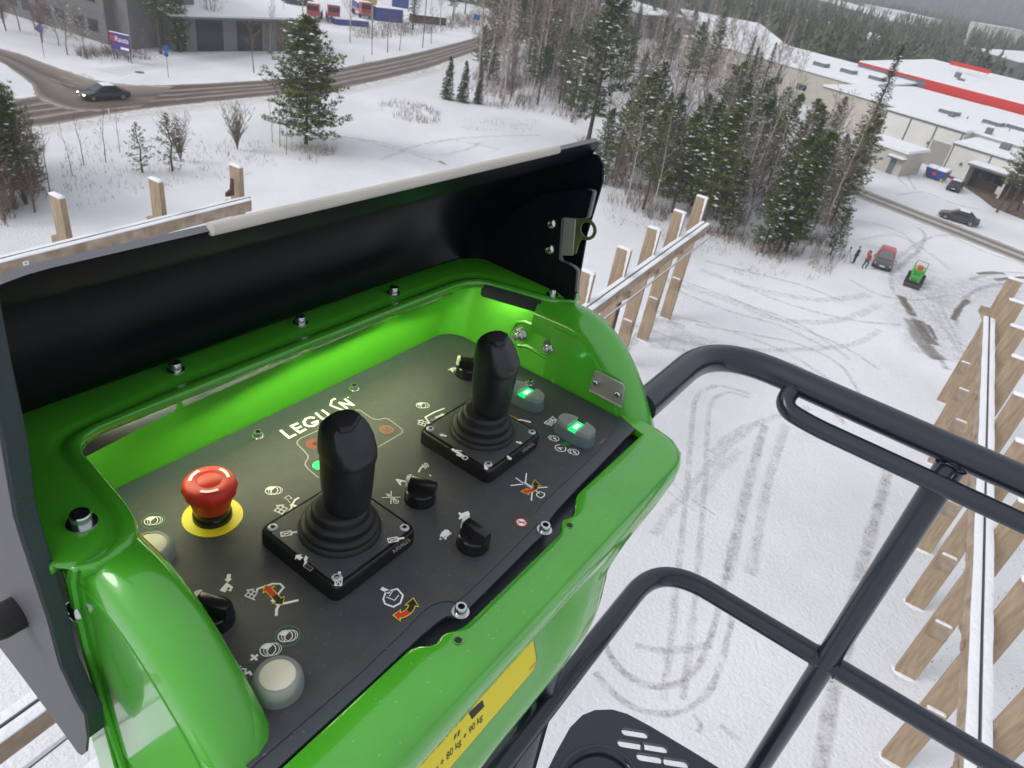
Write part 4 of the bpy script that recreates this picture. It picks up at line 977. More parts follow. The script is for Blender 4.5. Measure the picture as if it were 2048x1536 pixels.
# white round push buttons under grey silicone caps
def round_button(c):
    mb = MB(); mb.lathe([(0.0215, 0), (0.0213, 0.008), (0.0204, 0.0130), (0.0188, 0.0162), (0.0168, 0.0172), (0.0152, 0.0172), (0.0152, 0.0150)], (*c, 0.0012), 40, cap=False); b = con(mb, 'push_button', M['silicone'], 60)
    mb = MB(); mb.lathe([(0.0151, 0.0), (0.0151, 0.0160), (0.0135, 0.0170), (0.0001, 0.0173)], (*c, 0.0014), 36); mb.build('button_disc', M['cream'], b, 50)
round_button((0.23, 0.3048))
round_button((0.2388, 0.5038))
# two-lobed rocker switches with a lit green slot
def rocker(c, ang):
    ca, sa = cos(ang), sin(ang)
    T = lambda x, y, z: (c[0] + x * ca - y * sa, c[1] + x * sa + y * ca, z)
    mb = MB(); R = []
    for z, k_ in ((0.0014, 1.0), (0.006, 0.995), (0.014, 0.955), (0.0165, 0.92)):
        R.append([T(x * k_, y * k_, z) for x, y in superell(0.0305, 0.0165, 2.6, 40)])
    mb.loft(R); b = con(mb, 'rocker_switch', M['smoke_cap'], 50)
    for s_ in (-1, 1):
        mb = MB(); P = [(x, y) for x, y in superell(0.0280, 0.0150, 2.6, 40) if x * s_ > 0.0062]
        P.sort(key=lambda p: atan2(p[1], (p[0] - s_ * 0.014)))
        mb.loft([[T(x, y, 0.0165) for x, y in P], [T(x, y, 0.0215) for x, y in P], [T(s_ * .014 + (x - s_ * .014) * .93, y * .93, 0.0232) for x, y in P]]); mb.build('rocker_lobe', M['silicone'], b, 40)
    mb = MB(); mb.loft([[T(x, y, 0.0167) for x, y in ((-.0060, -.013), (.0060, -.013), (.0060, .013), (-.0060, .013))], [T(x, y, 0.0180) for x, y in ((-.0056, -.0125), (.0056, -.0125), (.0056, .0100), (-.0056, .0100))]]); mb.build('slot_light', M['green_led'], b)
    mb = MB(); mb.loft([[T(x, y, 0.0181) for x, y in ((-.0028, -.007), (.0028, -.007), (.0028, .0055), (-.0028, .0055))], [T(x, y, 0.0190) for x, y in ((-.0024, -.0065), (.0024, -.0065), (.0024, .005), (-.0024, .005))]]); mb.build('light_core', M['green_core'], b)
rocker((0.7291, 0.314), radians(90))
rocker((0.7443, 0.4083), radians(90))


# load label on the sloping recessed front
TL = radians(20.8)
def rrect(u0, u1, w0, w1, r):
    return arc(u1 - r, w1 - r, r, 0, 90, 5) + arc(u0 + r, w1 - r, r, 90, 180, 5) + arc(u0 + r, w0 + r, r, 180, 270, 5) + arc(u1 - r, w0 + r, r, 270, 360, 5)
le, la = [(0.4892, 0.0011)][0], [(0.4066, 0.0001), (0.3515, -0.0043)]
s0 = (la[0][1] + la[1][1]) / 2
mb = MB(); mb.plate(rrect(0.20, le[0] + 0.001, s0 - .0012, s0 + .070, 0.013), 'y', -0.0006, 0.0002)
LAB = con(mb, 'load_label', M['black_print'], 30); LAB.location = (0, 0.1847, -0.125); LAB.rotation_euler = (-TL, 0, 0)
mb = MB(); mb.plate(rrect(0.2015, le[0] - .0005, s0, s0 + .0690, 0.012), 'y', -0.0010, -0.0002); mb.build('label_face', M['yellow'], LAB, 30)
ta, te = [(0.3416, 0.0113), (0.3997, 0.0096)]
sz = (te[0] - ta[0]) / 5.55
text('kg + 80 kg + 90 kg', (ta[0] - sz * 2.95, (ta[1] + te[1]) / 2), sz, -0.0012, M['black_print'], LAB, shear=0.2, bold=0.00012, plane='y')
mb = MB(); q = [(0.3752, 0.0231), (0.3956, 0.0218), (0.3946, 0.0314), (0.3724, 0.0343)]
mb.add([(x, -0.0012, z) for x, z in q], [(0, 1, 2, 3)]); mb.build('pictogram', M['black_print'], LAB)
for a, b in ([(0.3476, 0.0229), (0.3503, 0.0274)], [(0.3528, 0.0218), (0.3556, 0.027)]):
    mb = MB(); mb.add([(a[0] - .0014, -0.0012, a[1]), (a[0] + .0014, -0.0012, a[1]), (b[0] + .0022, -0.0012, b[1]), (b[0] - .0010, -0.0012, b[1])], [(0, 1, 2, 3)]); mb.build('pictogram', M['black_print'], LAB)
text('A44691', [(0.4736, 0.0033)][0], 0.0042, -0.0012, M['black_print'], LAB, plane='y')

# ------------------------------------------------------------------ the raised lid, hinged on two side plates
PROF = [(0.664, 0.080), (0.663, 0.115), (0.652, 0.160), (0.630, 0.200), (0.598, 0.235), (0.560, 0.264), (0.525, 0.286), (0.498, 0.3005), (0.482, 0.309), (0.472, 0.317), (0.463, 0.328), (0.4555, 0.3385), (0.452, 0.3445)]
prof = [tuple(p[:2]) for p in catmull([(*p, 0) for p in PROF], 3)]
SL = [0.0]
for a, b in zip(prof, prof[1:]): SL.append(SL[-1] + hypot(b[0] - a[0], b[1] - a[1]))
def at_len(s):
    for i in range(len(SL) - 1):
        if s <= SL[i + 1]:
            t = (s - SL[i]) / (SL[i + 1] - SL[i]); return (prof[i][0] + (prof[i + 1][0] - prof[i][0]) * t, prof[i][1] + (prof[i + 1][1] - prof[i][1]) * t)
    return prof[-1]
U0, U1, RC, RC2 = 0.098, 0.904, 0.085, 0.030
us = [U0 + (RC) * (1 - cos(radians(90 * i / 10))) for i in range(11)] + [U0 + RC + (U1 - U0 - RC - RC2) * i / 24 for i in range(1, 24)] + [U1 - RC2 * (1 - cos(radians(90 * i / 10))) for i in range(10, -1, -1)]
def smax(u):
    d, r = (u - U0, RC) if u - U0 < U1 - u else (U1 - u, RC2)
    return SL[-1] - (r - sqrt(max(0, r * r - (r - d) ** 2)) if d < r else 0.0)
NSEG = 40; rings_in, rings_out = [], []
for u in us:
    ri, ro = [], []
    for j in range(NSEG + 1):
        s_ = smax(u) * (1 - (1 - j / NSEG) ** 1.25); v, w = at_len(s_)
        v2, w2 = at_len(min(SL[-1], s_ + .002)); v1, w1 = at_len(max(0, s_ - .002)); d = hypot(v2 - v1, w2 - w1) or 1
        nv, nw = (w2 - w1) / d, -(v2 - v1) / d      # outward (up and back)
        # pressed stiffening panel on the inner face
        pan = smoothstep(.055, .070, s_) * (1 - smoothstep(.205, .225, s_)) * smoothstep(.30, .33, u) * (1 - smoothstep(.70, .73, u)) * 0.0035
        ri.append((u, v + nv * pan, w + nw * pan)); ro.append((u, v + nv * .006, w + nw * .006))
    rings_in.append(ri); rings_out.append(ro)
mb = MB(); mb.loft(rings_in, closed=False, mi=0); mb.loft(rings_out, closed=False, mi=1, flip=True)
mb.loft([[a[-1], b[-1]] for a, b in zip(rings_in, rings_out)], closed=False, mi=2)
mb.loft([[p, q] for p, q in zip(rings_in[0], rings_out[0])], closed=False, mi=2); mb.loft([[p, q] for p, q in zip(rings_in[-1], rings_out[-1])], closed=False, mi=2)
LID = con(mb, 'lid', [M['lid_in'], M['lid_out'], M['lid_edge']], 60)
mb = MB(); mb.tube([(u, 0.4515, 0.3462) for u in [0.2945 + (0.776 - 0.2945) * i / 30 for i in range(31)]], [0.0052] * 31, 12); mb.build('edge_seal', M['beige'], LID, 60)
# side return of the lid towards the hinge plate
sp_ = [p for p in prof[1:]]
sp_ = sp_[:-5] + [(0.4660, 0.3215), (0.4560, 0.3225), (0.4460, 0.312), (0.4400, 0.290), (0.446, 0.21), (0.440, 0.10)]
mb = MB(); mb.plate(sp_, 'x', 0.8955, 0.8995); mb.build('lid_side', M['lid_in'], LID, 30)
# hinge plates
rp = [(0.6173, 0.0928), (0.616, 0.1127), (0.611, 0.1299), (0.6017, 0.1539), (0.5883, 0.1769), (0.5714, 0.2005), (0.5543, 0.2193), (0.5372, 0.2351), (0.5238, 0.2467), (0.5028, 0.2576), (0.4771, 0.2691), (0.4478, 0.2808), (0.4434, 0.2813), (0.4398, 0.2798), (0.4401, 0.2455), (0.4411, 0.2419), (0.449, 0.2379), (0.4755, 0.2307), (0.4785, 0.2287), (0.4791, 0.2255), (0.4707, 0.1702), (0.4692, 0.1672), (0.4652, 0.1661), (0.4546, 0.1667), (0.4456, 0.1657), (0.4391, 0.163), (0.4369, 0.1594), (0.4326, 0.1306)]
rp = rp + [(rp[-1][0] - 0.004, 0.06), (rp[-1][0] - 0.004, -0.04), (0.47, -0.10), (0.56, -0.09), (0.62, 0.0), (0.625, 0.08)]
rp2 = [(v, w) for v, w in rp]
mb = MB(); mb.plate(rp2, 'x', 0.8735, 0.8785); P_R = con(mb, 'hinge_plate', M['lid_in'], 30)
mb = MB(); fr = rp2[11:28]
for a, b in zip(fr, fr[1:]):
    pass
mb.loft([[(0.8725, v, w), (0.8795, v, w), (0.8795, v - 0.003, w), (0.8725, v - 0.003, w)] for v, w in fr], True, True); mb.build('plate_rim', M['lid_edge'], P_R, 40)
for q in [(0.4944, 0.2147), (0.4888, 0.1766)]:
    mb = MB(); mb.lathe([(0.0085, 0), (0.0080, -0.003), (0.0055, -0.0055), (0.0030, -0.006), (0.0001, -0.004)], (0.8735, *q), 20, axis='x'); mb.build('button_screw', M['steel'], P_R, 50)
lt = [(0.4747, 0.2315), (0.4554, 0.235), (0.4474, 0.1829), (0.4511, 0.1806), (0.4673, 0.175)]
mb = MB(); mb.plate(lt, 'x', 0.8705, 0.8725); LT = mb.build('latch', M['stainless'], P_R, 30); bevel(LT, 0.001)
rc_ = [(0.4353, 0.2263), (0.4226, 0.2308), (0.4265, 0.2294)]
cx, cy = rc_[0]; R1, R2_ = 0.0150, 0.0104
mb = MB(); n = 32
ro = [(cx + R1 * cos(2 * pi * j / n), cy + R1 * sin(2 * pi * j / n)) for j in range(n)]; ri = [(cx + R2_ * cos(2 * pi * j / n), cy + R2_ * sin(2 * pi * j / n)) for j in range(n)]
mb.loft([[(0.8712, *ro[j]), (0.8712, *ri[j]), (0.8735, *ri[j]), (0.8735, *ro[j])] for j in range(n)] + [[(0.8712, *ro[0]), (0.8712, *ri[0]), (0.8735, *ri[0]), (0.8735, *ro[0])]], True, False)
tabp = [(0.4556, 0.2346), (0.4441, 0.2406), (0.4445, 0.235), (0.448, 0.228), (0.4461, 0.2171), (0.4416, 0.212), (0.435, 0.2119), (0.4415, 0.2078), (0.4435, 0.202), (0.4435, 0.1927), (0.4439, 0.1865), (0.4474, 0.1829)]
mb.plate(tabp, 'x', 0.8712, 0.8735); mb.build('latch_ring', M['olive'], LT, 40)
# left plate: its outer grey face is towards the operator
lp = [(0.4333, 0.2469), (0.4512, 0.1711), (0.4514, 0.1463), (0.4464, 0.0643), (0.4505, 0.0008), (0.4361, -0.0335), (0.4256, -0.0448), (0.434, -0.0878), (0.4495, -0.1304), (0.463, -0.1516), (0.4717, -0.1567), (0.492, -0.1497), (0.5345, -0.1383), (0.5698, -0.1295), (0.6076, -0.1233)]
lp = [(0.4178, 0.3662), (0.4271, 0.3043)] + lp + [(0.63, -0.115), (0.66, -0.05), (0.662, 0.09), (0.63, 0.19), (0.575, 0.245), (0.52, 0.275)]
mb = MB(); mb.plate(lp, 'x', 0.1250, 0.1275); P_L = con(mb, 'hinge_plate', M['lid_out'], 30)
mb = MB(); fe = lp[0:11]
mb.loft([[(0.1262, v - 0.0022, w), (0.1262, v + 0.010, w), (0.1400, v + 0.010, w), (0.1400, v - 0.0022, w)] for v, w in fe[:-1]], True, True); o = mb.build('rubber_edge', M['teal_edge'], P_L, 40); bevel(o, 0.001)
mb = MB(); q = [(0.5081, 0.0184)][0]
mb.lathe([(0.0150, 0.012), (0.0150, -0.006), (0.0135, -0.012), (0.009, -0.0145), (0.0001, -0.0150)], (0.1150, *q), 28, axis='x'); mb.build('rubber_stop', M['black_rubber'], P_L, 50)
q = [(0.4549, 0.0444)][0]
mb = MB(); mb.lathe([(0.0095, 0), (0.0090, -0.0026), (0.0065, -0.0045), (0.0035, -0.005), (0.003, -0.003), (0.0001, -0.003)], (0.1480, *q), 24, axis='x'); con(mb, 'button_screw', M['steel'], 50)

# ------------------------------------------------------------------ the work platform: railing and step
M['rail'] = mat('dark_blue_grey_paint', (0.0120, 0.0175, 0.0300), rough=0.24, coat=0.3, spec=0.45, bump=0.05, bscale=300)
PL = empty('work_platform', (0, 0, 21.43), radians(59.735))
tag(PL, 'dark blue grey tubular railing and slotted step of the raised work platform', 'work platform')
KS = 1.213
def inside_poly(p, poly):
    c = False
    for i in range(len(poly)):
        (x0, y0), (x1, y1) = poly[i], poly[i - 1]
        if (y0 > p[1]) != (y1 > p[1]) and p[0] < (x1 - x0) * (p[1] - y0) / (y1 - y0) + x0: c = not c
    return c
def far_(p): return (p[0] * KS, p[1] * KS, 0.57 - (0.57 - p[2]) * KS)
def fillet(P, r, n=8):
    P = [Vector(p) for p in P]; out = [P[0]]
    for i in range(1, len(P) - 1):
        a, b, c = P[i - 1], P[i], P[i + 1]; d1, d2 = (a - b).normalized(), (c - b).normalized()
        for k_ in range(n + 1):
            t = k_ / n; p0, p2 = b + d1 * r, b + d2 * r
            out.append((1 - t) ** 2 * p0 + 2 * t * (1 - t) * b + t * t * p2)
    out.append(P[-1]); return out
RU = 0.957
def plt(name, path, r, k=20, m='rail'):
    mb = MB(); mb.tube([far_(p) for p in path], r * KS, k); return mb.build(name, M[m], PL, 60)
plt('top_rail', fillet([(0.718, 0.232, 0.100), (RU, 0.232, 0.100), (RU, -1.4, 0.100)], 0.105, 12), 0.0198)
plt('mid_rail', fillet([(0.35, 0.192, -0.330), (RU, 0.192, -0.330), (RU, -1.4, -0.330)], 0.10, 12), 0.0172)
plt('grab_rail', fillet([(RU - 0.002, 0.104, 0.098), (0.921, 0.108, 0.073), (0.922, 0.06, 0.066), (0.922, -1.3, 0.066)], 0.022, 8), 0.0128)
plt('post', [(RU, -0.108, 0.096), (RU, -0.108, -0.20), (RU, -0.108, -0.345)], 0.0185)
plt('post', [(RU, -0.108, -0.345), (RU, -0.108, -1.0)], 0.0185)
plt('stub', [(RU, -0.108, 0.085), (0.922, -0.100, 0.066)], 0.011)
plt('post', [(0.60, 0.21, -0.20), (0.60, 0.20, -0.62)], 0.0205)
plt('post', [(0.565, 0.235, -0.26), (0.56, 0.235, -0.9)], 0.016)
def weld(c, ax, r):
    """lumpy ring of weld round a tube joint"""
    c = Vector(far_(c)); ax = Vector(ax).normalized(); p = ax.orthogonal().normalized(); q = ax.cross(p); rw = random.Random(int(r * 1e5)); n = 26
    mb = MB(); mb.tube([c + (p * cos(2 * pi * i / n) + q * sin(2 * pi * i / n)) * r * KS * rw.uniform(.97, 1.02) for i in range(n + 1)], [0.0016 + 0.0012 * (i % 2) * rw.random() for i in range(n + 1)], 6, cap=False)
    mb.build('weld_bead', M['rail'], PL, 80)
weld((RU, -0.108, 0.0805), (0, 0, 1), 0.0190); weld((RU, -0.089, -0.33), (0, 1, 0), 0.0176); weld((RU, -0.127, -0.33), (0, 1, 0), 0.0176); weld((RU - .012, 0.105, 0.090), (1, 0, .8), 0.0135); weld((RU - .013, -0.106, 0.080), (1, 0, .7), 0.0115)
# slotted step plate with a rounded corner
stp = [(0.5948, 0.2025), (0.6921, 0.1909), (0.7502, 0.1997), (0.809, 0.2058), (0.8473, 0.2008), (0.8732, 0.1873), (0.8979, 0.1613), (0.9099, 0.1337), (0.9178, 0.0875), (0.9233, 0.0359), (0.9286, -0.0145), (0.9362, -0.1123), (0.7029, -0.111)]
stp = [(x * KS, y * KS) for x, y in stp]
holes = []
for (a, b) in [((0.8748, 0.1193), (0.8946, 0.0879)), ((0.8491, 0.1143), (0.8686, 0.0833)), ((0.8745, 0.0766), (0.894, 0.0455)), ((0.8502, 0.0738), (0.8695, 0.0432)), ((0.8752, 0.0323), (0.8945, 0.0017)), ((0.7656, 0.2064), (0.7801, 0.2045)), ((0.7507, 0.2034), (0.7649, 0.2015)), ((0.7306, 0.2025), (0.7445, 0.2005)), ((0.7143, 0.2004), (0.728, 0.1985)), ((0.7252, 0.1934), (0.739, 0.1914))]:
    a, b = (a[0] * KS, a[1] * KS), (b[0] * KS, b[1] * KS)
    d = hypot(b[0] - a[0], b[1] - a[1]); an = atan2(b[1] - a[1], b[0] - a[0]); r = min(0.0095, d * .35)
    P = [(r * cos(t), r * sin(t)) for t in [radians(90 + 180 * j / 6) for j in range(7)]] + [(d + r * cos(t), r * sin(t)) for t in [radians(-90 + 180 * j / 6) for j in range(7)]]
    P = [(a[0] + x * cos(an) - y * sin(an), a[1] + x * sin(an) + y * cos(an)) for x, y in P]
    if all(inside_poly(p, stp) for p in P): holes.append(P)
z0, z1 = -0.957, -0.946
bm = bmesh.new(); loops_ = []
for P in [stp] + holes:
    vs_ = [bm.verts.new((x, y, z1)) for x, y in P]
    loops_ += [bm.edges.new((vs_[i], vs_[(i + 1) % len(vs_)])) for i in range(len(vs_))]
bmesh.ops.triangle_fill(bm, use_beauty=True, use_dissolve=False, edges=loops_, normal=(0, 0, 1))
ext = bmesh.ops.extrude_face_region(bm, geom=list(bm.faces))
bmesh.ops.translate(bm, verts=[g for g in ext['geom'] if isinstance(g, bmesh.types.BMVert)], vec=(0, 0, z0 - z1))
bm.verts.index_update()
mb = MB(); mb.add([tuple(v.co) for v in bm.verts], [tuple(v.index for v in f.verts) for f in bm.faces]); bm.free()
mb.build('step_plate', M['rail'], PL, 30)
rp3 = [(0.7101, 0.1662), (0.7457, 0.1727), (0.781, 0.1617), (0.808, 0.1395), (0.8201, 0.1084), (0.8163, 0.0777), (0.7928, 0.057)]
plt('step_ring', [(x, y, -0.676) for x, y in [tuple(p[:2]) for p in catmull([(*p, 0) for p in rp3], 5)]], 0.009, 10)
M['strap'] = mat('yellow_strap', (0.55, 0.42, 0.03), rough=0.6, bump=0.4, bscale=200)
ys = [(0.6757, 0.2238), (0.65, 0.2142), (0.6153, 0.1918)]
plt('yellow_hose', [(x, y, -0.60 - .02 * i) for i, (x, y) in enumerate(ys)], 0.011, 12, 'strap')

# ------------------------------------------------------------------ timber columns and crane beams of the unfinished hall
M['glulam'] = mat('weathered_glulam', (0.43, 0.325, 0.22), rough=0.85, col2=(0.27, 0.20, 0.135), vscale=2.6, stretch=(3, 3, 0.35), bump=0.2, bscale=12)
M['glulam_wet'] = mat('stained_glulam', (0.25, 0.17, 0.11), rough=0.8, col2=(0.42, 0.35, 0.27), vscale=1.8, bump=0.2, bscale=12)
M['snow'] = mat('fresh_snow', (0.80, 0.81, 0.84), rough=0.8, bump=0.35, bscale=6)
M['snow_blown'] = mat_snowy('blown_snow_wood', (0.40, 0.29, 0.185), amount=0.35)
M['dark_steel'] = mat('dark_steel', (0.10, 0.10, 0.11), rough=0.45, metal=0.5)
M['rust'] = mat('rusty_steel', (0.10, 0.045, 0.03), rough=0.8)
DV = Vector((0.435, 0.900)); DN = Vector((0.900, -0.435)); RZ = atan2(DV.y, DV.x)
def column_proto():
    """local x along the row, y to the yard side; two glued laminated posts with corbels"""
    t = empty('timber_column')
    mb = MB(); mb.box((0, 0, 4.5), (0.27, 0.78, 9.0)); o = mb.build('post', M['glulam'], t); bevel(o, 0.015)
    mb = MB()
    R = []
    for k_, z in ((1.0, 9.002), (1.03, 9.03), (0.95, 9.08), (0.6, 9.11)):
        R.append([(x * 0.135 * k_, y * 0.39 * k_, z) for x, y in ((-1, -1), (0, -1.02), (1, -1), (1.04, 0), (1, 1), (0, 1.02), (-1, 1), (-1.04, 0))])
    mb.loft(R); mb.build('snow_cap', M['snow'], t, 60)
    for sx in (-1, 1):
        mb = MB(); a, b = sx * 0.136, sx * 0.31
        P = [(a, 3.2), (a, 2.3), (b, 2.95), (b, 3.2)]
        mb.plate(P, 'y', -0.32, 0.32); c = mb.build('corbel', M['glulam_wet'], t, 30)
        mb = MB(); mb.box((sx * 0.215, 0, 3.235), (0.17, 0.62, 0.07), tap=.8); o = mb.build('corbel_snow', M['snow'], c); bevel(o, 0.03, 3)
    mb = MB(); mb.plate([(0.391, 6.90), (0.391, 6.0), (0.90, 6.55), (0.90, 6.90)], 'x', -0.128, 0.128); c = mb.build('beam_corbel', M['glulam_wet'], t, 30)
    mb = MB(); mb.lathe([(0.52, -0.02), (0.47, 0.02), (0.40, 0.04), (0.20, 0.05)], (0, 0, 0), 16, sx=.62); o = mb.build('foot_drift', M['snow'], t, 80)
    # snow blown against one narrow face of the post, above the beam
    mb = MB(); R = []
    rn = random.Random(3)
    for i in range(13):
        z = 7.3 + 1.70 * i / 12; w_ = 0.05 + 0.10 * i / 12 + rn.uniform(-.02, .02)
        R.append([(0.1355, 0.385, z), (0.155, 0.385, z), (0.155, 0.385 - w_, z), (0.1355, 0.385 - w_ - 0.02, z)])
    mb.loft(R, True, True); mb.build('blown_snow', M['snow'], t, 60)
    return t
cp = column_proto()
rows = {'mid': [], 'right': [], 'left': []}
first = True
def put_col(x, y, label, group, flip=False):
    global first
    if first: c = cp
    else: c = dup(cp)
    first = False
    c.location = (x, y, 0); c.rotation_euler = (0, 0, RZ + (pi if flip else 0))
    tag(c, label, 'timber column', group)
    return c
gm, gr_, gl_ = 'timber columns of the row past the lid', 'timber columns of the right hand row', 'timber columns of the left hand row'
lm = ['tall timber column at the far end of the middle row, standing highest', 'snow capped timber column second from the far end of the middle row', 'snow capped timber column third from the far end of the middle row', 'reddish weathered timber column fourth from the far end, beside a rusty pipe', 'short looking timber column just above the green console arm']
for (x, y), l in zip(((10.0, 47.0), (8.1, 42.95), (6.25, 39.0), (4.4, 35.0), (2.5, 31.1)), lm): put_col(x, y, l, gm, True)
x0, y0 = 27.15, 39.2
lr = ['farthest timber column of the right row, by the beam end', 'second timber column from the far end of the right row', 'third timber column from the far end of the right row', 'fourth timber column from the far end of the right row', 'timber column right behind the upper railing of the platform', 'timber column just below the grab rail of the platform', 'timber column with its foot beside the dark railing post', 'timber column between the railing post and the mid rail', 'timber column nearest the bottom edge of the photo, right row', 'timber column at the very bottom right corner, cut by the frame']
RX0 = Vector((18.95, 22.95)) + DN * 0.20
for k in range(-5, 5):
    p = RX0 - DV * (4.28 * k)
    put_col(p.x, p.y, lr[k + 5], gr_, False)
ll = ['timber column at the left edge with a thick snow cap', 'timber column in the middle of the left row above the lid', 'timber column at the end of the left row with a rusty bracket']
for (x, y), l in zip(((-21.0, 28.4), (-18.7, 32.3), (-16.5, 36.3)), ll): put_col(x, y, l, gl_, False)

def crane_beam(a, b, z, label, sgn, lower=True):
    """snow-topped glulam beam with a steel rail along it; a and b are the beam ends"""
    a, b = Vector(a), Vector(b); L = (b - a).length; d = (b - a).normalized(); rz = atan2(d.y, d.x); c = (a + b) / 2
    t = empty('crane_beam', (c.x, c.y, z), rz)
    tag(t, label, 'beam', 'snow topped crane beams along the column rows')
    mb = MB(); mb.box((0, 0, -0.30), (L, 0.52, 0.60)); o = mb.build('beam', M['glulam_wet'], t); bevel(o, 0.012)
    for s_ in (-1, 1):
        n = int(L / 0.5); R = []
        for i in range(n + 1):
            x = -L / 2 + L * i / n; e = noise.noise((x * .8, s_ * 3, z)) * 0.022; h = 0.075 + 0.02 * noise.noise((x * .5, s_, 7))
            y0_, y1_ = s_ * 0.045, s_ * (0.295 + e)
            R.append([(x, y0_, 0.001), (x, y0_, h * .8), (x, (y0_ + y1_) / 2, h), (x, y1_, h * .6), (x, y1_, 0.001)])
        mb = MB(); mb.loft(R, True, True); mb.build('snow_strip', M['snow'], t, 60)
    mb = MB(); mb.box((0, 0, 0.02), (L + 0.3, 0.07, 0.04)); mb.box((0, 0, 0.055), (L + 0.3, 0.028, 0.03)); mb.build('steel_rail', M['dark_steel'], t)
    if lower:
        mb = MB(); mb.tube([(-L / 2 - .2, sgn * 0.60, -0.75), (L / 2 + .3, sgn * 0.60, -0.75)], 0.045, 8); mb.build('conductor_line', M['dark_steel'], t, 60)
        mb = MB(); mb.box((0, sgn * 0.60, -0.70), (L, 0.07, 0.03)); mb.build('line_snow', M['snow'], t)
    k = int(L / 4.3)
    mb = MB()
    for i in range(k):
        x = L / 2 - 1.9 - i * 4.28
        mb = MB(); mb.box((x, sgn * 0.29, -0.42), (0.34, 0.07, 0.18)); o = mb.build('seat_block', M['glulam_wet'], t); bevel(o, 0.02)
    return t
e1 = Vector((10.62, 46.6)); crane_beam(e1 - DV * 62, e1, 7.5, 'snow topped crane beam running behind the green console from the mid columns', -1)
e2 = Vector((26.15, 39.0)); crane_beam(e2 - DV * 44, e2, 7.5, 'long snow topped crane beam crossing the right hand columns', 1, False)
e3 = Vector((-15.75, 35.9)); t3 = crane_beam(e3 - DV * 40, e3, 7.5, 'snow topped crane beam above the black lid on the left', 1, False)
mb = MB(); mb.box((0.40, 0, 0), (0.10, 0.004, 0.07)); 
tg = MB(); tg.box((8.3, -0.265, -0.28), (0.22, 0.006, 0.17)); tg.build('paper_tag', M['white_print'], t3)
tb_ = MB(); tb_.box((8.3, -0.2695, -0.28), (0.09, 0.002, 0.08)); tb_.build('tag_print', mat('blue_print', (0.15, 0.25, 0.45)), t3)
mb = MB(); mb.plate([(0, 0), (0.5, 0), (0.5, 0.9), (0.38, 0.9), (0.30, 0.35), (0, 0.2)], 'y', -0.06, 0.06); rb = mb.build('rusty_bracket', M['rust'], None)
rb.location = (-16.75, 35.45, 7.56); rb.rotation_euler = (0, 0, RZ); tag(rb, 'rusty steel bracket on the end of the left beam', 'bracket')
# second, lower beam line under the middle row's near end
e4 = Vector((-1.9, 19.0)); crane_beam(e4 - DV * 30 + DN * 1.15, e4 + DN * 1.15, 7.0, 'second snow topped beam at the lower left corner behind the grey lid plate', 1, False)
mb = MB(); mb.tube([(0, 0, 0), (0, 0, 6.4)], 0.11, 12); o = mb.build('rusty_pipe', M['rust'], None, 60); o.location = (4.95, 35.6, 0); tag(o, 'rusty brown downpipe beside the fourth column of the middle row', 'pipe')

# ------------------------------------------------------------------ trees
M['bark'] = mat_snowy('pine_bark', (0.105, 0.068, 0.050), amount=0.25, var=0.35, vscale=4)
M['bark_red'] = mat_snowy('upper_pine_bark', (0.20, 0.105, 0.062), amount=0.2, var=0.3, vscale=4)
M['birch_bark'] = mat_snowy('birch_bark', (0.42, 0.38, 0.34), amount=0.3, var=0.45, vscale=2.2)
M['twig'] = mat_snowy('bare_twigs', (0.17, 0.115, 0.088), amount=0.22, var=0.3, vscale=2)
M['twig_pale'] = mat_snowy('pale_twigs', (0.21, 0.165, 0.135), amount=0.45, var=0.3, vscale=2)
def needle_mat(name, a, b):
    m, n, l, p = nt(name)
    p.inputs['Roughness'].default_value = 0.65; p.inputs['Specular IOR Level'].default_value = 0.25
    oi = n.new('ShaderNodeObjectInfo'); tc = n.new('ShaderNodeTexCoord')
    t = n.new('ShaderNodeTexNoise'); t.inputs['Scale'].default_value = 0.9; t.inputs['Detail'].default_value = 4
    l.new(tc.outputs['Object'], t.inputs['Vector'])
    ad = n.new('ShaderNodeMath'); ad.operation = 'MULTIPLY_ADD'; l.new(oi.outputs['Random'], ad.inputs[0]); ad.inputs[1].default_value = 0.5; l.new(t.outputs['Fac'], ad.inputs[2])
    r = n.new('ShaderNodeValToRGB'); r.color_ramp.elements[0].position = 0.45; r.color_ramp.elements[1].position = 1.0
    r.color_ramp.elements[0].color = (*a, 1); r.color_ramp.elements[1].color = (*b, 1)
    l.new(ad.outputs[0], r.inputs['Fac']); l.new(r.outputs[0], p.inputs['Base Color'])
    return m
M['pine'] = needle_mat('pine_needles', (0.058, 0.100, 0.020), (0.130, 0.155, 0.034))
M['spruce'] = needle_mat('spruce_needles', (0.034, 0.062, 0.022), (0.070, 0.098, 0.034))
M['juniper'] = needle_mat('juniper_needles', (0.075, 0.095, 0.042), (0.11, 0.13, 0.058))
M['dry'] = mat('dry_stalks', (0.25, 0.19, 0.15), rough=0.9, var=0.4, vscale=3)

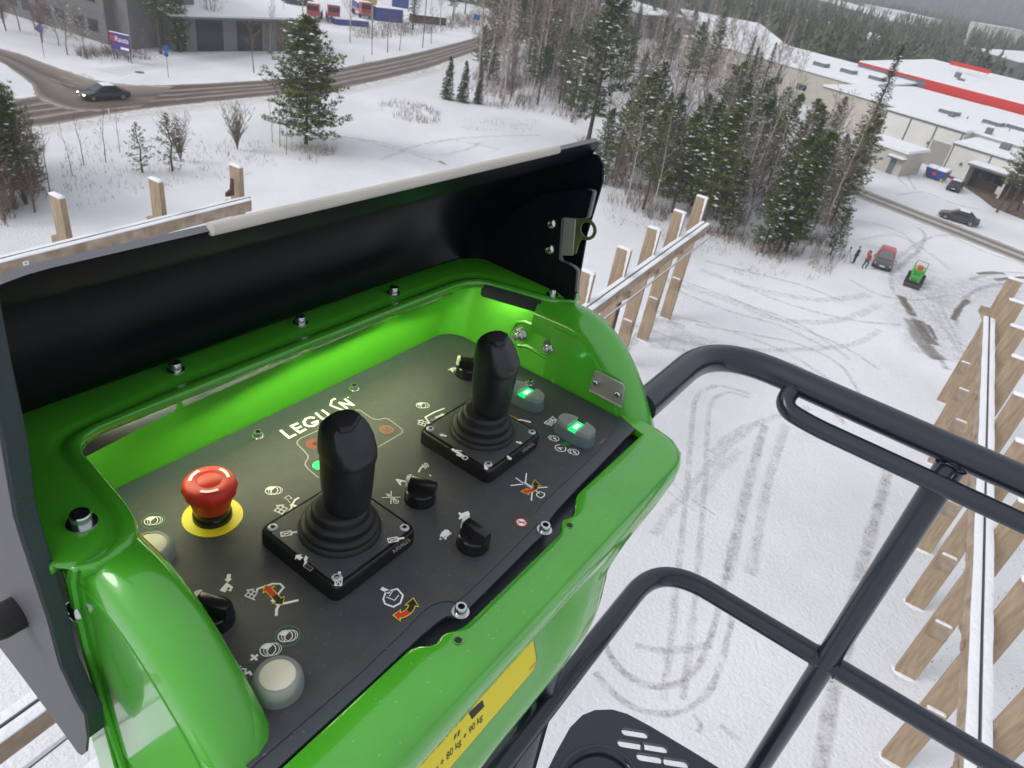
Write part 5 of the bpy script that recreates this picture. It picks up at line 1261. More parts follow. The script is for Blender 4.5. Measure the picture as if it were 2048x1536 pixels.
def clump(mb, rnd, c, r, n, up=0.35, w=0.055, mi=0):
    for i in range(n):
        a, e = rnd.uniform(0, 2 * pi), rnd.uniform(-0.35, 1.0)
        d = Vector((cos(a) * cos(e), sin(a) * cos(e), sin(e) * 0.8 + up * 0.4)).normalized() * r * rnd.uniform(0.6, 1.15)
        s_ = Vector((-sin(a), cos(a), rnd.uniform(-.6, .6))).normalized() * w * rnd.uniform(.7, 1.3)
        b = Vector(c)
        mb.add([b - s_ * .5, b + s_ * .5, b + d * .65 + s_ * .6, b + d, b + d * .65 - s_ * .6], [(0, 1, 2, 3, 4)], mi)
def snowpad(mb, rnd, c, r, mi=1):
    n = 6; h = r * 0.30
    P = [(c[0] + r * rnd.uniform(.6, 1.1) * cos(2 * pi * i / n), c[1] + r * rnd.uniform(.6, 1.1) * sin(2 * pi * i / n), c[2] + rnd.uniform(-.05, .02)) for i in range(n)] + [(c[0], c[1], c[2] + h)]
    mb.add(P, [(i, (i + 1) % n, n) for i in range(n)], mi)

def pine(seed, h, spread, base=0.35, nb=70, per=7, blades=9, clr=0.42, snow=0.30, shape='pine', bw=0.06, mat_='pine'):
    rnd = random.Random(seed)
    t = empty('pine_tree' if shape == 'pine' else 'spruce_tree')
    tr = MB(); lean = [(rnd.uniform(-.25, .25) * k_, rnd.uniform(-.25, .25) * k_, h * k_) for k_ in (0, .25, .5, .75, 1.0)]
    r0 = 0.012 * h + 0.03
    tr.tube(lean, [r0 * 1.15, r0 * .85, r0 * .62, r0 * .38, 0.02], 7)
    def axis_(z):
        k_ = max(0, min(.999, z / h)) * 4; i = int(k_); f = k_ - i; a, b = lean[i], lean[i + 1]
        return Vector((a[0] + (b[0] - a[0]) * f, a[1] + (b[1] - a[1]) * f, z))
    cr = MB()
    for i in range(nb):
        t_ = (i + rnd.random()) / nb
        z = h * (base + (1 - base) * t_ ** 0.9 * 0.985)
        k_ = (z / h - base) / (1 - base)
        if shape == 'pine':
            L = spread * (0.55 + 0.45 * sin(pi * min(1, 0.30 + 0.70 * (1 - k_)) * .70)) * (1 - k_ ** 3.2 * .93) * rnd.uniform(.5, 1.15)
            el = -0.10 + 0.75 * k_ + rnd.uniform(-.15, .2)
        else:
            L = spread * (1 - k_) ** 0.9 * rnd.uniform(.8, 1.1) + 0.12
            el = -0.42 + 0.75 * k_ + rnd.uniform(-.1, .1)
        az = i * 2.399 + rnd.uniform(-.5, .5)
        o = axis_(z); d = Vector((cos(az) * cos(el), sin(az) * cos(el), sin(el)))
        tip = o + d * L + Vector((0, 0, (0.10 if shape == 'pine' else 0.14) * L))
        mid = o + d * L * .5
        tr.tube([o, mid, tip], [0.016 + 0.010 * L, 0.012 + .005 * L, 0.006], 3, cap=False)
        m_ = max(2, int(per * (0.35 + L / spread)))
        for q in range(m_):
            f = (0.30 if shape == 'pine' else 0.15) + 0.75 * (q + rnd.random()) / m_
            b = o.lerp(mid, min(1, f * 2)) if f < .5 else mid.lerp(tip, min(1.05, f * 2 - 1))
            side = Vector((-sin(az), cos(az), 0)) * rnd.uniform(-1, 1) * L * 0.30 * (1.15 - abs(f - .55))
            drop = Vector((0, 0, rnd.uniform(-.12, .18) if shape == 'pine' else rnd.uniform(-.30, .05)))
            c = b + side + drop
            clump(cr, rnd, c, clr * rnd.uniform(.75, 1.2), blades, 0.5 if shape == 'pine' else -0.2, bw)
            if rnd.random() < snow * .55 * (1.6 if noise.noise((c.x * .9, c.y * .9, c.z * .9)) > 0 else .4): snowpad(cr, rnd, c + Vector((0, 0, clr * .22)), clr * rnd.uniform(.3, .8))
    tr.build('trunk', M['bark'], t, 60)
    cr.build('crown', [M[mat_], M['snow']], t)
    return t

def branchy(seed, h, kind='birch', nprim=26, spread=1.0, tr_r=None, stems=1, mt='twig', mk='birch_bark', first=0.3, name='birch_tree', up=(0.7, 1.15), nsec=5, tw=0.018):
    rnd = random.Random(seed); t = empty(name)
    tr, tw_ = MB(), MB()
    for s_ in range(stems):
        la, ll = rnd.uniform(0, 2 * pi), (rnd.uniform(.02, .10) if stems == 1 else (rnd.uniform(.0, .5) if kind == 'bush' else rnd.uniform(.05, .22))) * h
        hh = h * (1 if s_ == 0 else rnd.uniform(.75, 1.0))
        n = 7; P = []
        for i in range(n + 1):
            k_ = i / n; P.append(Vector((cos(la) * ll * k_ ** 1.4 + rnd.uniform(-.06, .06) * (k_ > 0), sin(la) * ll * k_ ** 1.4 + rnd.uniform(-.06, .06) * (k_ > 0), hh * k_)))
        r = tr_r or (0.006 * h + 0.035)
        tr.tube(P, [r * (1.1 - .97 * (i / n)) for i in range(n + 1)], 6)
        for i in range(nprim):
            k_ = first + (1 - first) * (i + rnd.random()) / nprim * .97; f = k_ * n; a = int(f); o = P[a].lerp(P[min(a + 1, n)], f - a)
            az, el = rnd.uniform(0, 2 * pi), rnd.uniform(*up)
            L = hh * 0.26 * spread * (1.08 - k_) ** .7 * rnd.uniform(.6, 1.15) + .2
            d = Vector((cos(az) * cos(el), sin(az) * cos(el), sin(el)))
            m_ = o + d * L * .55; e = m_ + (d + Vector((0, 0, .25))).normalized() * L * .5
            tr.tube([o, m_, e], [max(.012, r * .32 * (1.1 - k_)), max(.009, r * .2 * (1.1 - k_)), .005], 3, cap=False) if kind != 'bush' else tw_.tube([o, m_, e], [.016, .012, .005], 3, cap=False)
            for q in range(nsec):
                f2 = rnd.uniform(.2, 1); b = o.lerp(m_, f2 * 2) if f2 < .5 else m_.lerp(e, f2 * 2 - 1)
                a2, e2 = az + rnd.uniform(-1.1, 1.1), el + rnd.uniform(-.5, .4); d2 = Vector((cos(a2) * cos(e2), sin(a2) * cos(e2), sin(e2)))
                l2 = L * rnd.uniform(.25, .5); s2 = d2.orthogonal().normalized() * tw
                e3 = b + d2 * l2; tw_.add([b - s2, b + s2, e3], [(0, 1, 2)])
                for w_ in range(3):
                    b3 = b.lerp(e3, rnd.uniform(.3, .9)); a3 = a2 + rnd.uniform(-1.2, 1.2); d3 = Vector((cos(a3) * .7, sin(a3) * .7, rnd.uniform(-.1, .8))).normalized(); s3 = d3.orthogonal().normalized() * tw * .7
                    tw_.add([b3 - s3, b3 + s3, b3 + d3 * l2 * rnd.uniform(.35, .7)], [(0, 1, 2)])
    tr.build('trunk' if kind != 'bush' else 'stem', M[mk], t, 60)
    tw_.build('crown' if kind != 'bush' else 'twigs', M[mt], t)
    return t

PARK = (0, -300, -60)   # prototypes are the first placed trees; nothing stays parked
protos = {}
def proto(k, fn):
    protos[k] = [fn, None]
proto('pineA', lambda: pine(1, 13.0, 2.7, .20, 110, 9, 9, .44, .17))
proto('pineB', lambda: pine(2, 14.0, 2.5, .30, 100, 9, 9, .42, .16))
proto('pineC', lambda: pine(3, 11.0, 2.5, .10, 100, 8, 9, .42, .22))
proto('pineD', lambda: pine(4, 15.0, 2.8, .36, 96, 9, 9, .46, .14))
proto('pineE', lambda: pine(9, 12.0, 2.2, .08, 110, 8, 9, .40, .24))
proto('bigpine', lambda: pine(5, 11.4, 4.1, .08, 170, 13, 11, .44, .20))
proto('sprA', lambda: pine(6, 15.0, 2.4, .10, 130, 7, 9, .34, .16, 'spruce', .05, 'spruce'))
proto('sprB', lambda: pine(7, 17.0, 2.6, .06, 140, 7, 9, .34, .14, 'spruce', .05, 'spruce'))
proto('jun', lambda: pine(8, 6.0, 1.35, .02, 120, 5, 10, .32, .14, 'spruce', .055, 'juniper'))
proto('small', lambda: pine(10, 4.0, 1.25, .08, 34, 5, 8, .22, .34, 'pine', .035))
proto('birA', lambda: branchy(11, 14.0, nprim=44, spread=.85, first=.25, nsec=8))
proto('birB', lambda: branchy(12, 16.0, nprim=46, spread=.75, first=.30, nsec=8))
proto('birC', lambda: branchy(13, 12.0, nprim=40, spread=.9, first=.2, mt='twig_pale', nsec=8))
proto('birM', lambda: branchy(14, 13.0, nprim=22, spread=.8, first=.3, stems=3))
proto('ald', lambda: branchy(15, 10.0, nprim=40, spread=.9, first=.10, stems=3, mk='twig', mt='twig', name='alder_tree', nsec=7))
proto('street', lambda: branchy(16, 6.0, nprim=22, spread=1.3, first=.36, tr_r=.07, mk='twig', up=(.55, 1.0), name='street_tree'))
proto('bush', lambda: branchy(17, 3.6, 'bush', nprim=6, spread=1.0, first=.2, stems=30, tr_r=.022, mk='twig', mt='twig_pale', name='bare_bush', nsec=3, tw=.012))
proto('sap', lambda: branchy(18, 4.2, nprim=10, spread=.55, first=.3, tr_r=.032, mk='twig', mt='twig', name='sapling', nsec=3, tw=.012))
proto('frost', lambda: branchy(19, 9.0, nprim=40, spread=1.3, first=.2, mk='twig_pale', mt='twig_pale', name='snowy_tree', up=(.3, .9), nsec=7, tw=.03))
NT = {}
def plant(k, x, y, h, label, group=None, rz=None, z=0.0, wide=1.0):
    base_h = {'pineA': 13, 'pineB': 14, 'pineC': 11, 'pineD': 15, 'pineE': 12, 'bigpine': 11.4, 'sprA': 15, 'sprB': 17, 'jun': 6, 'small': 4, 'birA': 14, 'birB': 16, 'birC': 12, 'birM': 13, 'ald': 10, 'street': 6, 'bush': 3.6, 'sap': 4.2, 'frost': 9}[k]
    p = protos[k]
    if p[1] is None: p[1] = p[0](); o = p[1]
    else: o = dup(p[1])
    s_ = h / base_h
    o.location = (x, y, z); o.rotation_euler = (0, 0, random.uniform(0, 2 * pi) if rz is None else rz); o.scale = (s_ * wide, s_ * wide, s_)
    cat = {'bush': 'bush', 'jun': 'juniper'}.get(k, 'tree')
    tag(o, label, cat, group)
    return o

# single trees one can point at
for k, (x, y), h, lb in (
  ('bigpine', (-25.15, 71.7), 11.6, 'broad snow dusted pine standing alone between the left road and the open snow field'),
  ('pineA', (3.61, 90.59), 18.5, 'tallest dense pine at the left front of the grove, right behind the lid corner'),
  ('sprB', (38.4, 97.44), 17.5, 'dark pointed spruce at the right edge of the grove in front of the white warehouse'),
  ('pineE', (22.42, 65.88), 10.5, 'bushy pine at the front of the grove with a bare birch leaning before it'),
  ('birA', (20.3, 75.17), 13.5, 'pale bare birch leaning right at the front of the grove'),
  ('birC', (19.13, 73.25), 10.5, 'thinner bare birch left of the leaning pale birch'),
  ('small', (-33.36, 55.78), 3.9, 'small young pine on the snowy slope, the left of two'),
  ('small', (-31.65, 57.39), 4.6, 'small young pine with a bare bush growing through it'),
  ('pineB', (-36.3, 44.67), 9.6, 'pine at the left edge in front of the road junction'),
  ('pineA', (-43.54, 51.05), 12.5, 'large dark pine cut by the left edge near the crossing'),
  ('pineE', (-37.68, 43.65), 9.0, 'low pine in the left corner above the timber beam'),
  ('bigpine', (-38.69, 45.26), 9.5, 'broad full pine filling the left edge above the timber beam'),
  ('pineC', (-36.29, 45.78), 7.5, 'short full pine with spreading branches right of the left edge pines'),
  ('pineC', (-40.49, 48.99), 9.0, 'full pine behind the broad pine at the left edge'),
  ('pineD', (-54.37, 98.68), 12.0, 'snow laden pine beside the low grey building behind the billboard'),
  ('pineC', (-53.2, 101.77), 8.5, 'smaller pine right of the snow laden pine at the low grey building'),
  ('birM', (-51.58, 108.26), 13.0, 'triple stemmed white birch in front of the low grey building'),
  ('birB', (-47.23, 132.33), 15, 'tall thin birch by the red trucks, the left one'),
  ('birB', (-37.29, 141.99), 16, 'tall thin birch by the red trucks, the middle one'),
  ('sprA', (-34.29, 162.39), 13, 'dark spruce behind the row of small street trees'),
  ('street', (-41.39, 97.92), 6.4, 'bare street tree standing alone before the low grey building'),
  ('street', (-33.12, 126.26), 6.2, 'bare street tree first from the left along the far footpath'),
  ('street', (-31.74, 131.21), 6.4, 'bare street tree second from the left along the far footpath'),
  ('street', (-30.62, 135.36), 6.0, 'bare street tree third from the left along the far footpath'),
  ('street', (-27.65, 148.92), 6.3, 'bare street tree just right of the lamp post on the far footpath'),
  ('street', (-23.37, 174.87), 5.5, 'bare street tree farthest along the far footpath'),
  ('frost', (-60.89, 88.97), 8.0, 'wide frosted bare tree before the tall grey building'),
  ('frost', (-72.11, 96.59), 8.5, 'frosted bare tree at the upper left corner'),
  ('frost', (-60.62, 92.05), 5.0, 'frosted tree just left of the billboard'),
  ('frost', (-58.77, 92.72), 3.2, 'low frosted shrub at the left foot of the billboard'),
  ('frost', (-55.92, 97.54), 3.0, 'low frosted shrub right of the billboard'),
  ('frost', (-64.3, 92.59), 6.5, 'frosted tree before the windows of the tall grey block'),
  ('frost', (-71.56, 98.74), 7.5, 'frosted tree at the left end of the tall grey block'),
  ('birC', (-45.26, 113.22), 7.0, 'young pale birch at the right end of the low grey building'),
  ('birA', (-39.29, 134.47), 13, 'bare birch in front of the low blue trailer'),
  ('birB', (-28.41, 177.63), 14, 'tall bare birch above the far end of the footpath'),
  ('ald', (-66.55, 92.78), 7.5, 'bare brown tree behind the round purple sign'),
  ('ald', (-72.96, 95.16), 8.0, 'bare tree trunk at the extreme upper left edge'),
  ('bush', (-29.73, 65.89), 4.4, 'fan shaped bare bush left of the lone broad pine'),
  ('bush', (-32.29, 60.13), 4.2, 'fan shaped bare bush behind the two young pines'),
  ('jun', (-16.48, 104.14), 5.6, 'slim upright juniper at the left end of the grove'),
  ('jun', (-14.26, 104.1), 5.4, 'second upright juniper at the left end of the grove'),
  ('jun', (-12.18, 105.01), 4.0, 'short wide juniper right of the two upright ones'),
  ('pineC', (28.1, 68.06), 4.8, 'low brushy pine at the right front tip of the grove'),
  ('pineD', (59.42, 98.7), 10.5, 'pine with dark trunk before the warehouse porch, the left of three'),
  ('pineB', (61.22, 99.73), 11.0, 'pine with dark trunk before the warehouse porch, the middle of three'),
  ('pineD', (64.11, 102.45), 10.0, 'pine with dark trunk before the warehouse porch, the right of three'),
  ('pineE', (41.28, 54.15), 7.0, 'pine crown peeking in at the right edge behind the right hand columns'),
):
    plant(k, x, y, h, lb)
for i, (x, y) in enumerate([(-37.06, 52.31), (-37.81, 55.01), (-36.84, 56.46), (-37.33, 59.39), (-28.01, 70.14), (-26.82, 69.02), (-25.46, 67.13)]):
    plant('sap', x, y, 4.0 + .5 * (i % 3), ['bare sapling nearest the left pines on the snowy slope', 'thin bare sapling second on the snowy slope', 'straight bare sapling third on the snowy slope', 'bare sapling right of the straight one on the slope', 'bare sapling at the left foot of the lone pine', 'second bare sapling at the foot of the lone pine', 'short bare sapling under the lone pine'][i])
rt = random.Random(21)
for i, (x, y) in enumerate([(-39.03, 48.01), (-36.92, 46.32), (-38.54, 49.6), (-38.81, 51.15), (-36.33, 48.46), (-35.39, 42.39), (-34.92, 44.71)]):
    plant(['ald', 'sap', 'ald'][i % 3], x, y, rt.uniform(4.5, 6.5), ['thin bare tree right under the left edge pines', 'bare tree second from the left edge', 'bare alder third from the left edge', 'bare alder nearest the road among the left edge trees', 'bare sapling farthest right among the left edge trees', 'bare alder nearest the lower left corner', 'bare alder in front of the left edge pine trunk'][i], 'thin bare trees at the left edge')

# the grove: pines, birches and alders filling the ground between the field and the warehouse
def inside(p, poly):
    c = False
    for i in range(len(poly)):
        (x0, y0), (x1, y1) = poly[i], poly[i - 1]
        if (y0 > p[1]) != (y1 > p[1]) and p[0] < (x1 - x0) * (p[1] - y0) / (y1 - y0) + x0: c = not c
    return c
def scatter(poly, n, dmin, rnd, tries=6000):
    xs, ys = [p[0] for p in poly], [p[1] for p in poly]; P = []
    for _ in range(tries):
        q = (rnd.uniform(min(xs), max(xs)), rnd.uniform(min(ys), max(ys)))
        if inside(q, poly) and all(hypot(q[0] - a, q[1] - b) > dmin for a, b in P): P.append(q)
        if len(P) >= n: break
    return P
def lane_far(q):     # keep trees out of the lane
    return min(hypot(q[0] - a, q[1] - b) for a, b in lc) > 4.0
front = [(2.18, 92.04), (6.08, 71.28), (10.27, 68.32), (15.13, 67.42), (18.57, 64.58), (21.93, 62.59), (27.37, 69.01), (32.87, 80.91), (39.41, 98.53), (37.69, 107.26), (27.04, 105.14), (15.99, 102.51), (8.24, 102.25)]
ORD = ['first', 'second', 'third', 'fourth', 'fifth', 'sixth', 'seventh', 'eighth', 'ninth', 'tenth', 'eleventh', 'twelfth', 'thirteenth', 'fourteenth', 'fifteenth', 'sixteenth', 'seventeenth', 'eighteenth', 'nineteenth', 'twentieth']
KIND = {'pineA': 'pine', 'pineB': 'pine', 'pineC': 'pine', 'pineD': 'pine', 'pineE': 'pine', 'birA': 'bare birch', 'birB': 'bare birch', 'birC': 'pale bare birch', 'ald': 'bare alder', 'jun': 'juniper', 'sprA': 'spruce', 'frost': 'frosted tree'}
def plant_rows(L, where, nrow):
    """each tree told apart by its row, seen from the platform, and its place in that row"""
    L = sorted(L, key=lambda t: hypot(t[1], t[2])); per = -(-len(L) // nrow)
    RN = ['front row', 'second row', 'third row', 'fourth row', 'fifth row', 'sixth row', 'rearmost row']
    for r in range(nrow):
        cnt = {}
        row = sorted(L[r * per:(r + 1) * per], key=lambda t: atan2(t[1], t[2]))
        for k, x, y, h in row:
            n = KIND[k]; c_ = cnt[n] = cnt.get(n, 0) + 1
            plant(k, x, y, h, f'{ORD[min(19, c_ - 1)]} {n} from the left in the {RN[r if r < nrow - 1 else 6]} {where}', f'{n} trees {where}')
rg = random.Random(33)
pts = [q for q in scatter(front, 104, 1.55, rg) if lane_far(q)]
L_ = []
for q in pts:
    k = rg.choice(['pineA', 'pineB', 'pineC', 'pineE', 'pineC', 'birA', 'birC', 'birB', 'ald', 'ald'])
    L_.append((k, q[0], q[1], {'p': rg.uniform(6.5, 12.0), 'b': rg.uniform(9, 13), 'a': rg.uniform(4, 7.5)}[k[0]]))
plant_rows(L_, 'of the grove', 7)
# bare undergrowth between the trunks
ub = MB(); ru = random.Random(61)
def undergrowth(poly, n, h0, h1):
    xs, ys = [p[0] for p in poly], [p[1] for p in poly]; k = 0
    while k < n:
        q = (ru.uniform(min(xs), max(xs)), ru.uniform(min(ys), max(ys)))
        if not inside(q, poly) or noise.noise((q[0] * .25, q[1] * .25, 9)) < -.12 or not lane_far(q): continue
        k += 1; h = ru.uniform(h0, h1)
        for j in range(4):
            a = ru.uniform(0, 6.28); e = Vector((q[0] + cos(a) * h * .35, q[1] + sin(a) * h * .35, h * ru.uniform(.6, 1))); w = .016
            ub.add([(q[0] - sin(a) * w, q[1] + cos(a) * w, 0), (q[0] + sin(a) * w, q[1] - cos(a) * w, 0), e], [(0, 1, 2)])
            b = Vector((q[0], q[1], 0)).lerp(e, .55); a2 = a + ru.uniform(-1.3, 1.3); e2 = b + Vector((cos(a2) * h * .3, sin(a2) * h * .3, h * .3)); ub.add([b - Vector((sin(a2) * w, -cos(a2) * w, 0)), b + Vector((sin(a2) * w, -cos(a2) * w, 0)), e2], [(0, 1, 2)])
undergrowth(front, 3400, .5, 2.2)
undergrowth([(-15.12, 114.66), (-11.2, 103.11), (-6.76, 104.77), (-1.1, 106.42), (1.89, 103.14), (5.52, 124.74), (6.84, 171.95), (-5.7, 175.2), (-14.58, 162.46), (-15.81, 136.61)], 2600, .6, 2.8)
undergrowth([(6.84, 171.95), (8.28, 103.78), (27.64, 108.4), (39.84, 143.44), (40.28, 189.93), (43.06, 264.22), (10.91, 254.14), (-14.09, 222.6), (-10.79, 167.9), (-0.08, 178.85)], 3800, .8, 3.2)
undergrowth([(-44.05, 50.69), (-40.2, 51.91), (-35.21, 47.34), (-33.9, 42.71), (-35.81, 39.79)], 220, .3, 1.3)
undergrowth([(-43.41, 145.08), (-35.36, 174.93), (-27.2, 214.19), (-19.37, 205.78), (-30.88, 158.81), (-38.04, 136.36)], 1000, .6, 2.4)
undergrowth([(-61.64, 90.64), (-56.46, 99.78), (-52.86, 98.79), (-53.49, 94.27), (-58.22, 88.18)], 260, .4, 1.6)
tag(ub.build('undergrowth', M['twig'], None), 'bare brown undergrowth between the trunks of the grove', 'undergrowth', kind='stuff')
# taller stand at the left of the grove, mostly bare trunks and birches
left_stand = [(-15.12, 114.66), (-11.2, 103.11), (-6.76, 104.77), (-1.1, 106.42), (1.89, 103.14), (5.52, 124.74), (6.84, 171.95), (-5.7, 175.2), (-14.58, 162.46), (-15.81, 136.61)]
L_ = []
for q in scatter(left_stand, 84, 1.35, rg):
    k = rg.choice(['birA', 'birB', 'birC', 'birA', 'birB', 'birA', 'pineD', 'pineC', 'ald', 'ald', 'jun'])
    L_.append((k, q[0], q[1], {'b': rg.uniform(12, 18), 'p': rg.uniform(7, 14), 'a': rg.uniform(5, 8), 'j': rg.uniform(2.5, 5)}[k[0]]))
plant_rows(L_, 'of the thicket', 7)
back = [(6.84, 171.95), (8.28, 103.78), (27.64, 108.4), (39.84, 143.44), (40.28, 189.93), (43.06, 264.22), (10.91, 254.14), (-14.09, 222.6), (-10.79, 167.9), (-0.08, 178.85)]
L_ = []
for q in scatter(back, 100, 2.6, rg):
    k = rg.choice(['birB', 'birA', 'birC', 'birB', 'birC', 'birA', 'pineB', 'pineC', 'sprA', 'ald', 'frost'])
    L_.append((k, q[0], q[1], {'b': rg.uniform(10, 16), 'p': rg.uniform(8, 13), 's': rg.uniform(9, 13), 'a': rg.uniform(5, 8), 'f': rg.uniform(6, 9)}[k[0]]))
plant_rows(L_, 'behind the grove', 7)
screen_ = [(24.12, 217.98), (20.43, 154.85), (27.8, 139.25), (39.24, 140.72), (50.69, 155.47), (49.17, 185.55), (40.62, 225.26)]
plant_rows([(rg.choice(['birA', 'birB', 'birC', 'birB']), q[0], q[1], rg.uniform(9, 14)) for q in scatter(screen_, 44, 2.6, rg)], 'before the long beige hall', 4)

# ------------------------------------------------------------------ buildings
M['wall_white'] = mat('white_sandwich_panel', (0.66, 0.65, 0.61), rough=0.5, var=0.06, vscale=0.5)
M['wall_beige'] = mat('beige_panel', (0.50, 0.46, 0.40), rough=0.6, var=0.08, vscale=0.6)
M['wall_grey'] = mat('grey_brick', (0.17, 0.165, 0.165), rough=0.8, var=0.15, vscale=1.2)
M['wall_brown'] = mat('brown_brick', (0.16, 0.115, 0.10), rough=0.85, var=0.2, vscale=1.2)
M['wall_dark'] = mat('dark_glazing', (0.018, 0.020, 0.026), rough=0.15)
M['trim'] = mat('grey_trim', (0.14, 0.16, 0.18), rough=0.5)
M['plinth'] = mat('red_plinth', (0.20, 0.045, 0.035), rough=0.7)
M['fascia'] = mat('red_fascia', (0.56, 0.02, 0.018), rough=0.45)
M['door_grey'] = mat('grey_door', (0.30, 0.28, 0.26), rough=0.6, var=0.05)
M['blue'] = mat('blue_paint', (0.035, 0.06, 0.26), rough=0.5)
M['wood_brown'] = mat('brown_boarding', (0.085, 0.045, 0.034), rough=0.8)
def rot(ex): return atan2(ex[1], ex[0])
class BLD:
    """building frame: origin on the ground, x along the facade, y away from the camera"""
    def __init__(s, name, o, ex, label, cat='building'):
        s.t = empty(name, (o[0], o[1], 0), rot(ex)); tag(s.t, label, cat)
    def box(s, n, x0, x1, y0, y1, z0, z1, m, parent=None, bev=0):
        mb = MB(); mb.box(((x0 + x1) / 2, (y0 + y1) / 2, (z0 + z1) / 2), (x1 - x0, y1 - y0, z1 - z0)); o = mb.build(n, M[m], parent or s.t)
        if bev: bevel(o, bev)
        return o
    def roof(s, x0, x1, y0, y1, z, zr=None, th=0.35, name='roof_snow', m='snow', ov=0.15):
        zr = z if zr is None else zr
        mb = MB(); R = []
        n = 12
        for i in range(n + 1):
            k_ = i / n; y = y0 - ov + (y1 - y0 + 2 * ov) * k_; zz = z + (zr - z) * k_
            R.append([(x0 - ov, y, zz), (x1 + ov, y, zz), (x1 + ov - .1, y, zz + th), (x0 - ov + .1, y, zz + th)])
        mb.loft(R); return mb.build(name, M[m], s.t)
    def windows(s, xs, z0, z1, w, y=-0.02, frame='trim', name='window'):
        for x in xs:
            f = s.box(name, x - w / 2 - .06, x + w / 2 + .06, y - .05, y + .05, z0 - .06, z1 + .06, frame)
            s.box('pane', x - w / 2, x + w / 2, y - .07, y - .045, z0, z1, 'wall_dark', f)

EA = (0.692, -0.722)
A = BLD('warehouse', (52.8, 129.6), EA, 'white panelled warehouse with dark seams, grey loading door and snow covered flat roof')
A.box('wall', 0, 13.0, 0, 41, 0, 6.0, 'wall_white'); A.box('wall', 13.0, 90, 3, 41, 0, 5.98, 'wall_white'); A.roof(0, 13.0, 0, 41, 6.0, 6.25); A.roof(13.0, 90, 2.6, 41, 6.0, 6.25)
A.box('eaves_trim', -.15, 13.1, -.17, -.02, 5.78, 6.06, 'trim')
for x in (0.05, 4.3, 8.6, 12.7): A.box('seam_trim', x - .11, x + .11, -.07, -.003, 0.3, 5.80, 'trim')
for x0, x1 in ((0.2, 4.15), (4.45, 8.45), (8.75, 12.55)):
    A.box('wall_panel', x0, x1, -.03, 0, 3.25, 5.75, 'wall_white'); A.box('wall_panel', x0, x1, -.03, 0, 0.45, 3.2, 'wall_white')
A.box('plinth', 0, 8.4, -.06, -.004, 0, 0.42, 'plinth')
d = A.box('loading_door', 8.9, 12.0, -.10, -.035, 0.05, 3.75, 'door_grey')
for i in range(6): A.box('door_slat', 8.95, 11.95, -.115, -.10, .1 + i * .6, .1 + i * .6 + .56, 'door_grey', d)
A.box('door_frame', 8.7, 8.9, -.13, -.035, 0, 3.95, 'wall_white'); A.box('door_frame', 12.0, 12.2, -.13, -.035, 0, 3.95, 'wall_white'); A.box('door_frame', 8.7, 12.2, -.13, -.036, 3.76, 3.97, 'wall_white')
A.box('wall_lamp', 8.2, 8.6, -.30, -.07, 2.9, 3.3, 'trim')
for x, y in ((3.0, 12), (9.5, 14.5), (12.5, 17)):
    c = A.box('roof_light', x, x + 3.0, y, y + 2.2, 6.2, 6.95, 'trim'); A.box('roof_light_snow', x + .05, x + 2.95, y + .05, y + 2.15, 6.95, 7.15, 'snow', c, .1)
for x, y in ((5.6, 10), (16, 18), (14.5, 2.8)): A.box('roof_vent', x, x + .9, y, y + .8, 6.2, 7.25, 'trim', bev=.05)
for x in (7.5, 10, 12.3, 14.4, 18.5): A.box('vent_pipe', x, x + .14, 13.2, 13.34, 6.3, 6.9, 'trim')
# left wing and the long beige hall behind the trees
A.box('wing_wall', -16, -0.2, 6.5, 41, 0, 5.9, 'wall_beige'); A.roof(-16, -0.15, 6.3, 41, 5.9, 6.2)
A.box('eaves_trim', -16.1, -.2, 6.33, 6.48, 5.75, 5.96, 'trim')
B = BLD('annex', (58.9, 116.2), EA, 'low white annex in front of the warehouse with snowy roof and brown porch')
B.box('wall', 0, 40, 0, 9.5, 0, 4.85, 'wall_white'); B.roof(0, 40, 0, 10, 4.85, 5.4, .3)
B.box('eaves_trim', -.15, 40, -.17, -.02, 4.66, 4.90, 'trim'); B.box('plinth', 0, 3.6, -.06, -.004, 0, .4, 'plinth')
for x in (0.05, 5.6, 11.2): B.box('seam_trim', x - .09, x + .09, -.07, -.003, .3, 4.66, 'trim')
for x0, x1 in ((0.2, 5.45), (5.75, 11.05)): B.box('wall_panel', x0, x1, -.03, 0, 3.3, 4.62, 'wall_white'); 
B.box('wall_panel', .2, 3.6, -.03, 0, .45, 3.25, 'wall_white')
B.box('porch_wall', 4.3, 12.0, -.08, -.035, 0, 3.0, 'wood_brown'); B.box('porch_side', 4.1, 4.3, -2.4, -.04, 0, 3.0, 'wall_white')
B.box('porch_roof', 4.0, 12.2, -3.0, -.1, 3.05, 3.30, 'trim'); B.box('porch_snow', 4.0, 12.2, -3.0, -.1, 3.30, 3.62, 'snow', None, .1)
for x in (5.2, 6.6, 8.0): 
    f = B.box('window', x - .6, x + .6, -.14, -.082, 1.2, 2.7, 'trim'); B.box('pane', x - .52, x + .52, -.155, -.14, 1.28, 2.62, 'wall_dark', f)
B.box('porch_post', 9.6, 9.85, -2.9, -2.65, 0, 3.05, 'wall_white')
B.box('wall_box', 2.0, 2.35, -.25, -.035, 2.2, 2.6, 'trim'); B.box('notice_board', 8.9, 9.4, -2.2, -2.1, .4, 1.5, 'wall_white')
B.box('roof_vent', 4.6, 5.9, 4.2, 5.4, 5.2, 6.3, 'trim', None, .05)
mb = MB(); pz = [(60.38, 111.36), (60.49, 105.86), (60.05, 101.16), (62.5, 97.42), (66.55, 99.67), (70.72, 114.53), (66.23, 118.26)]
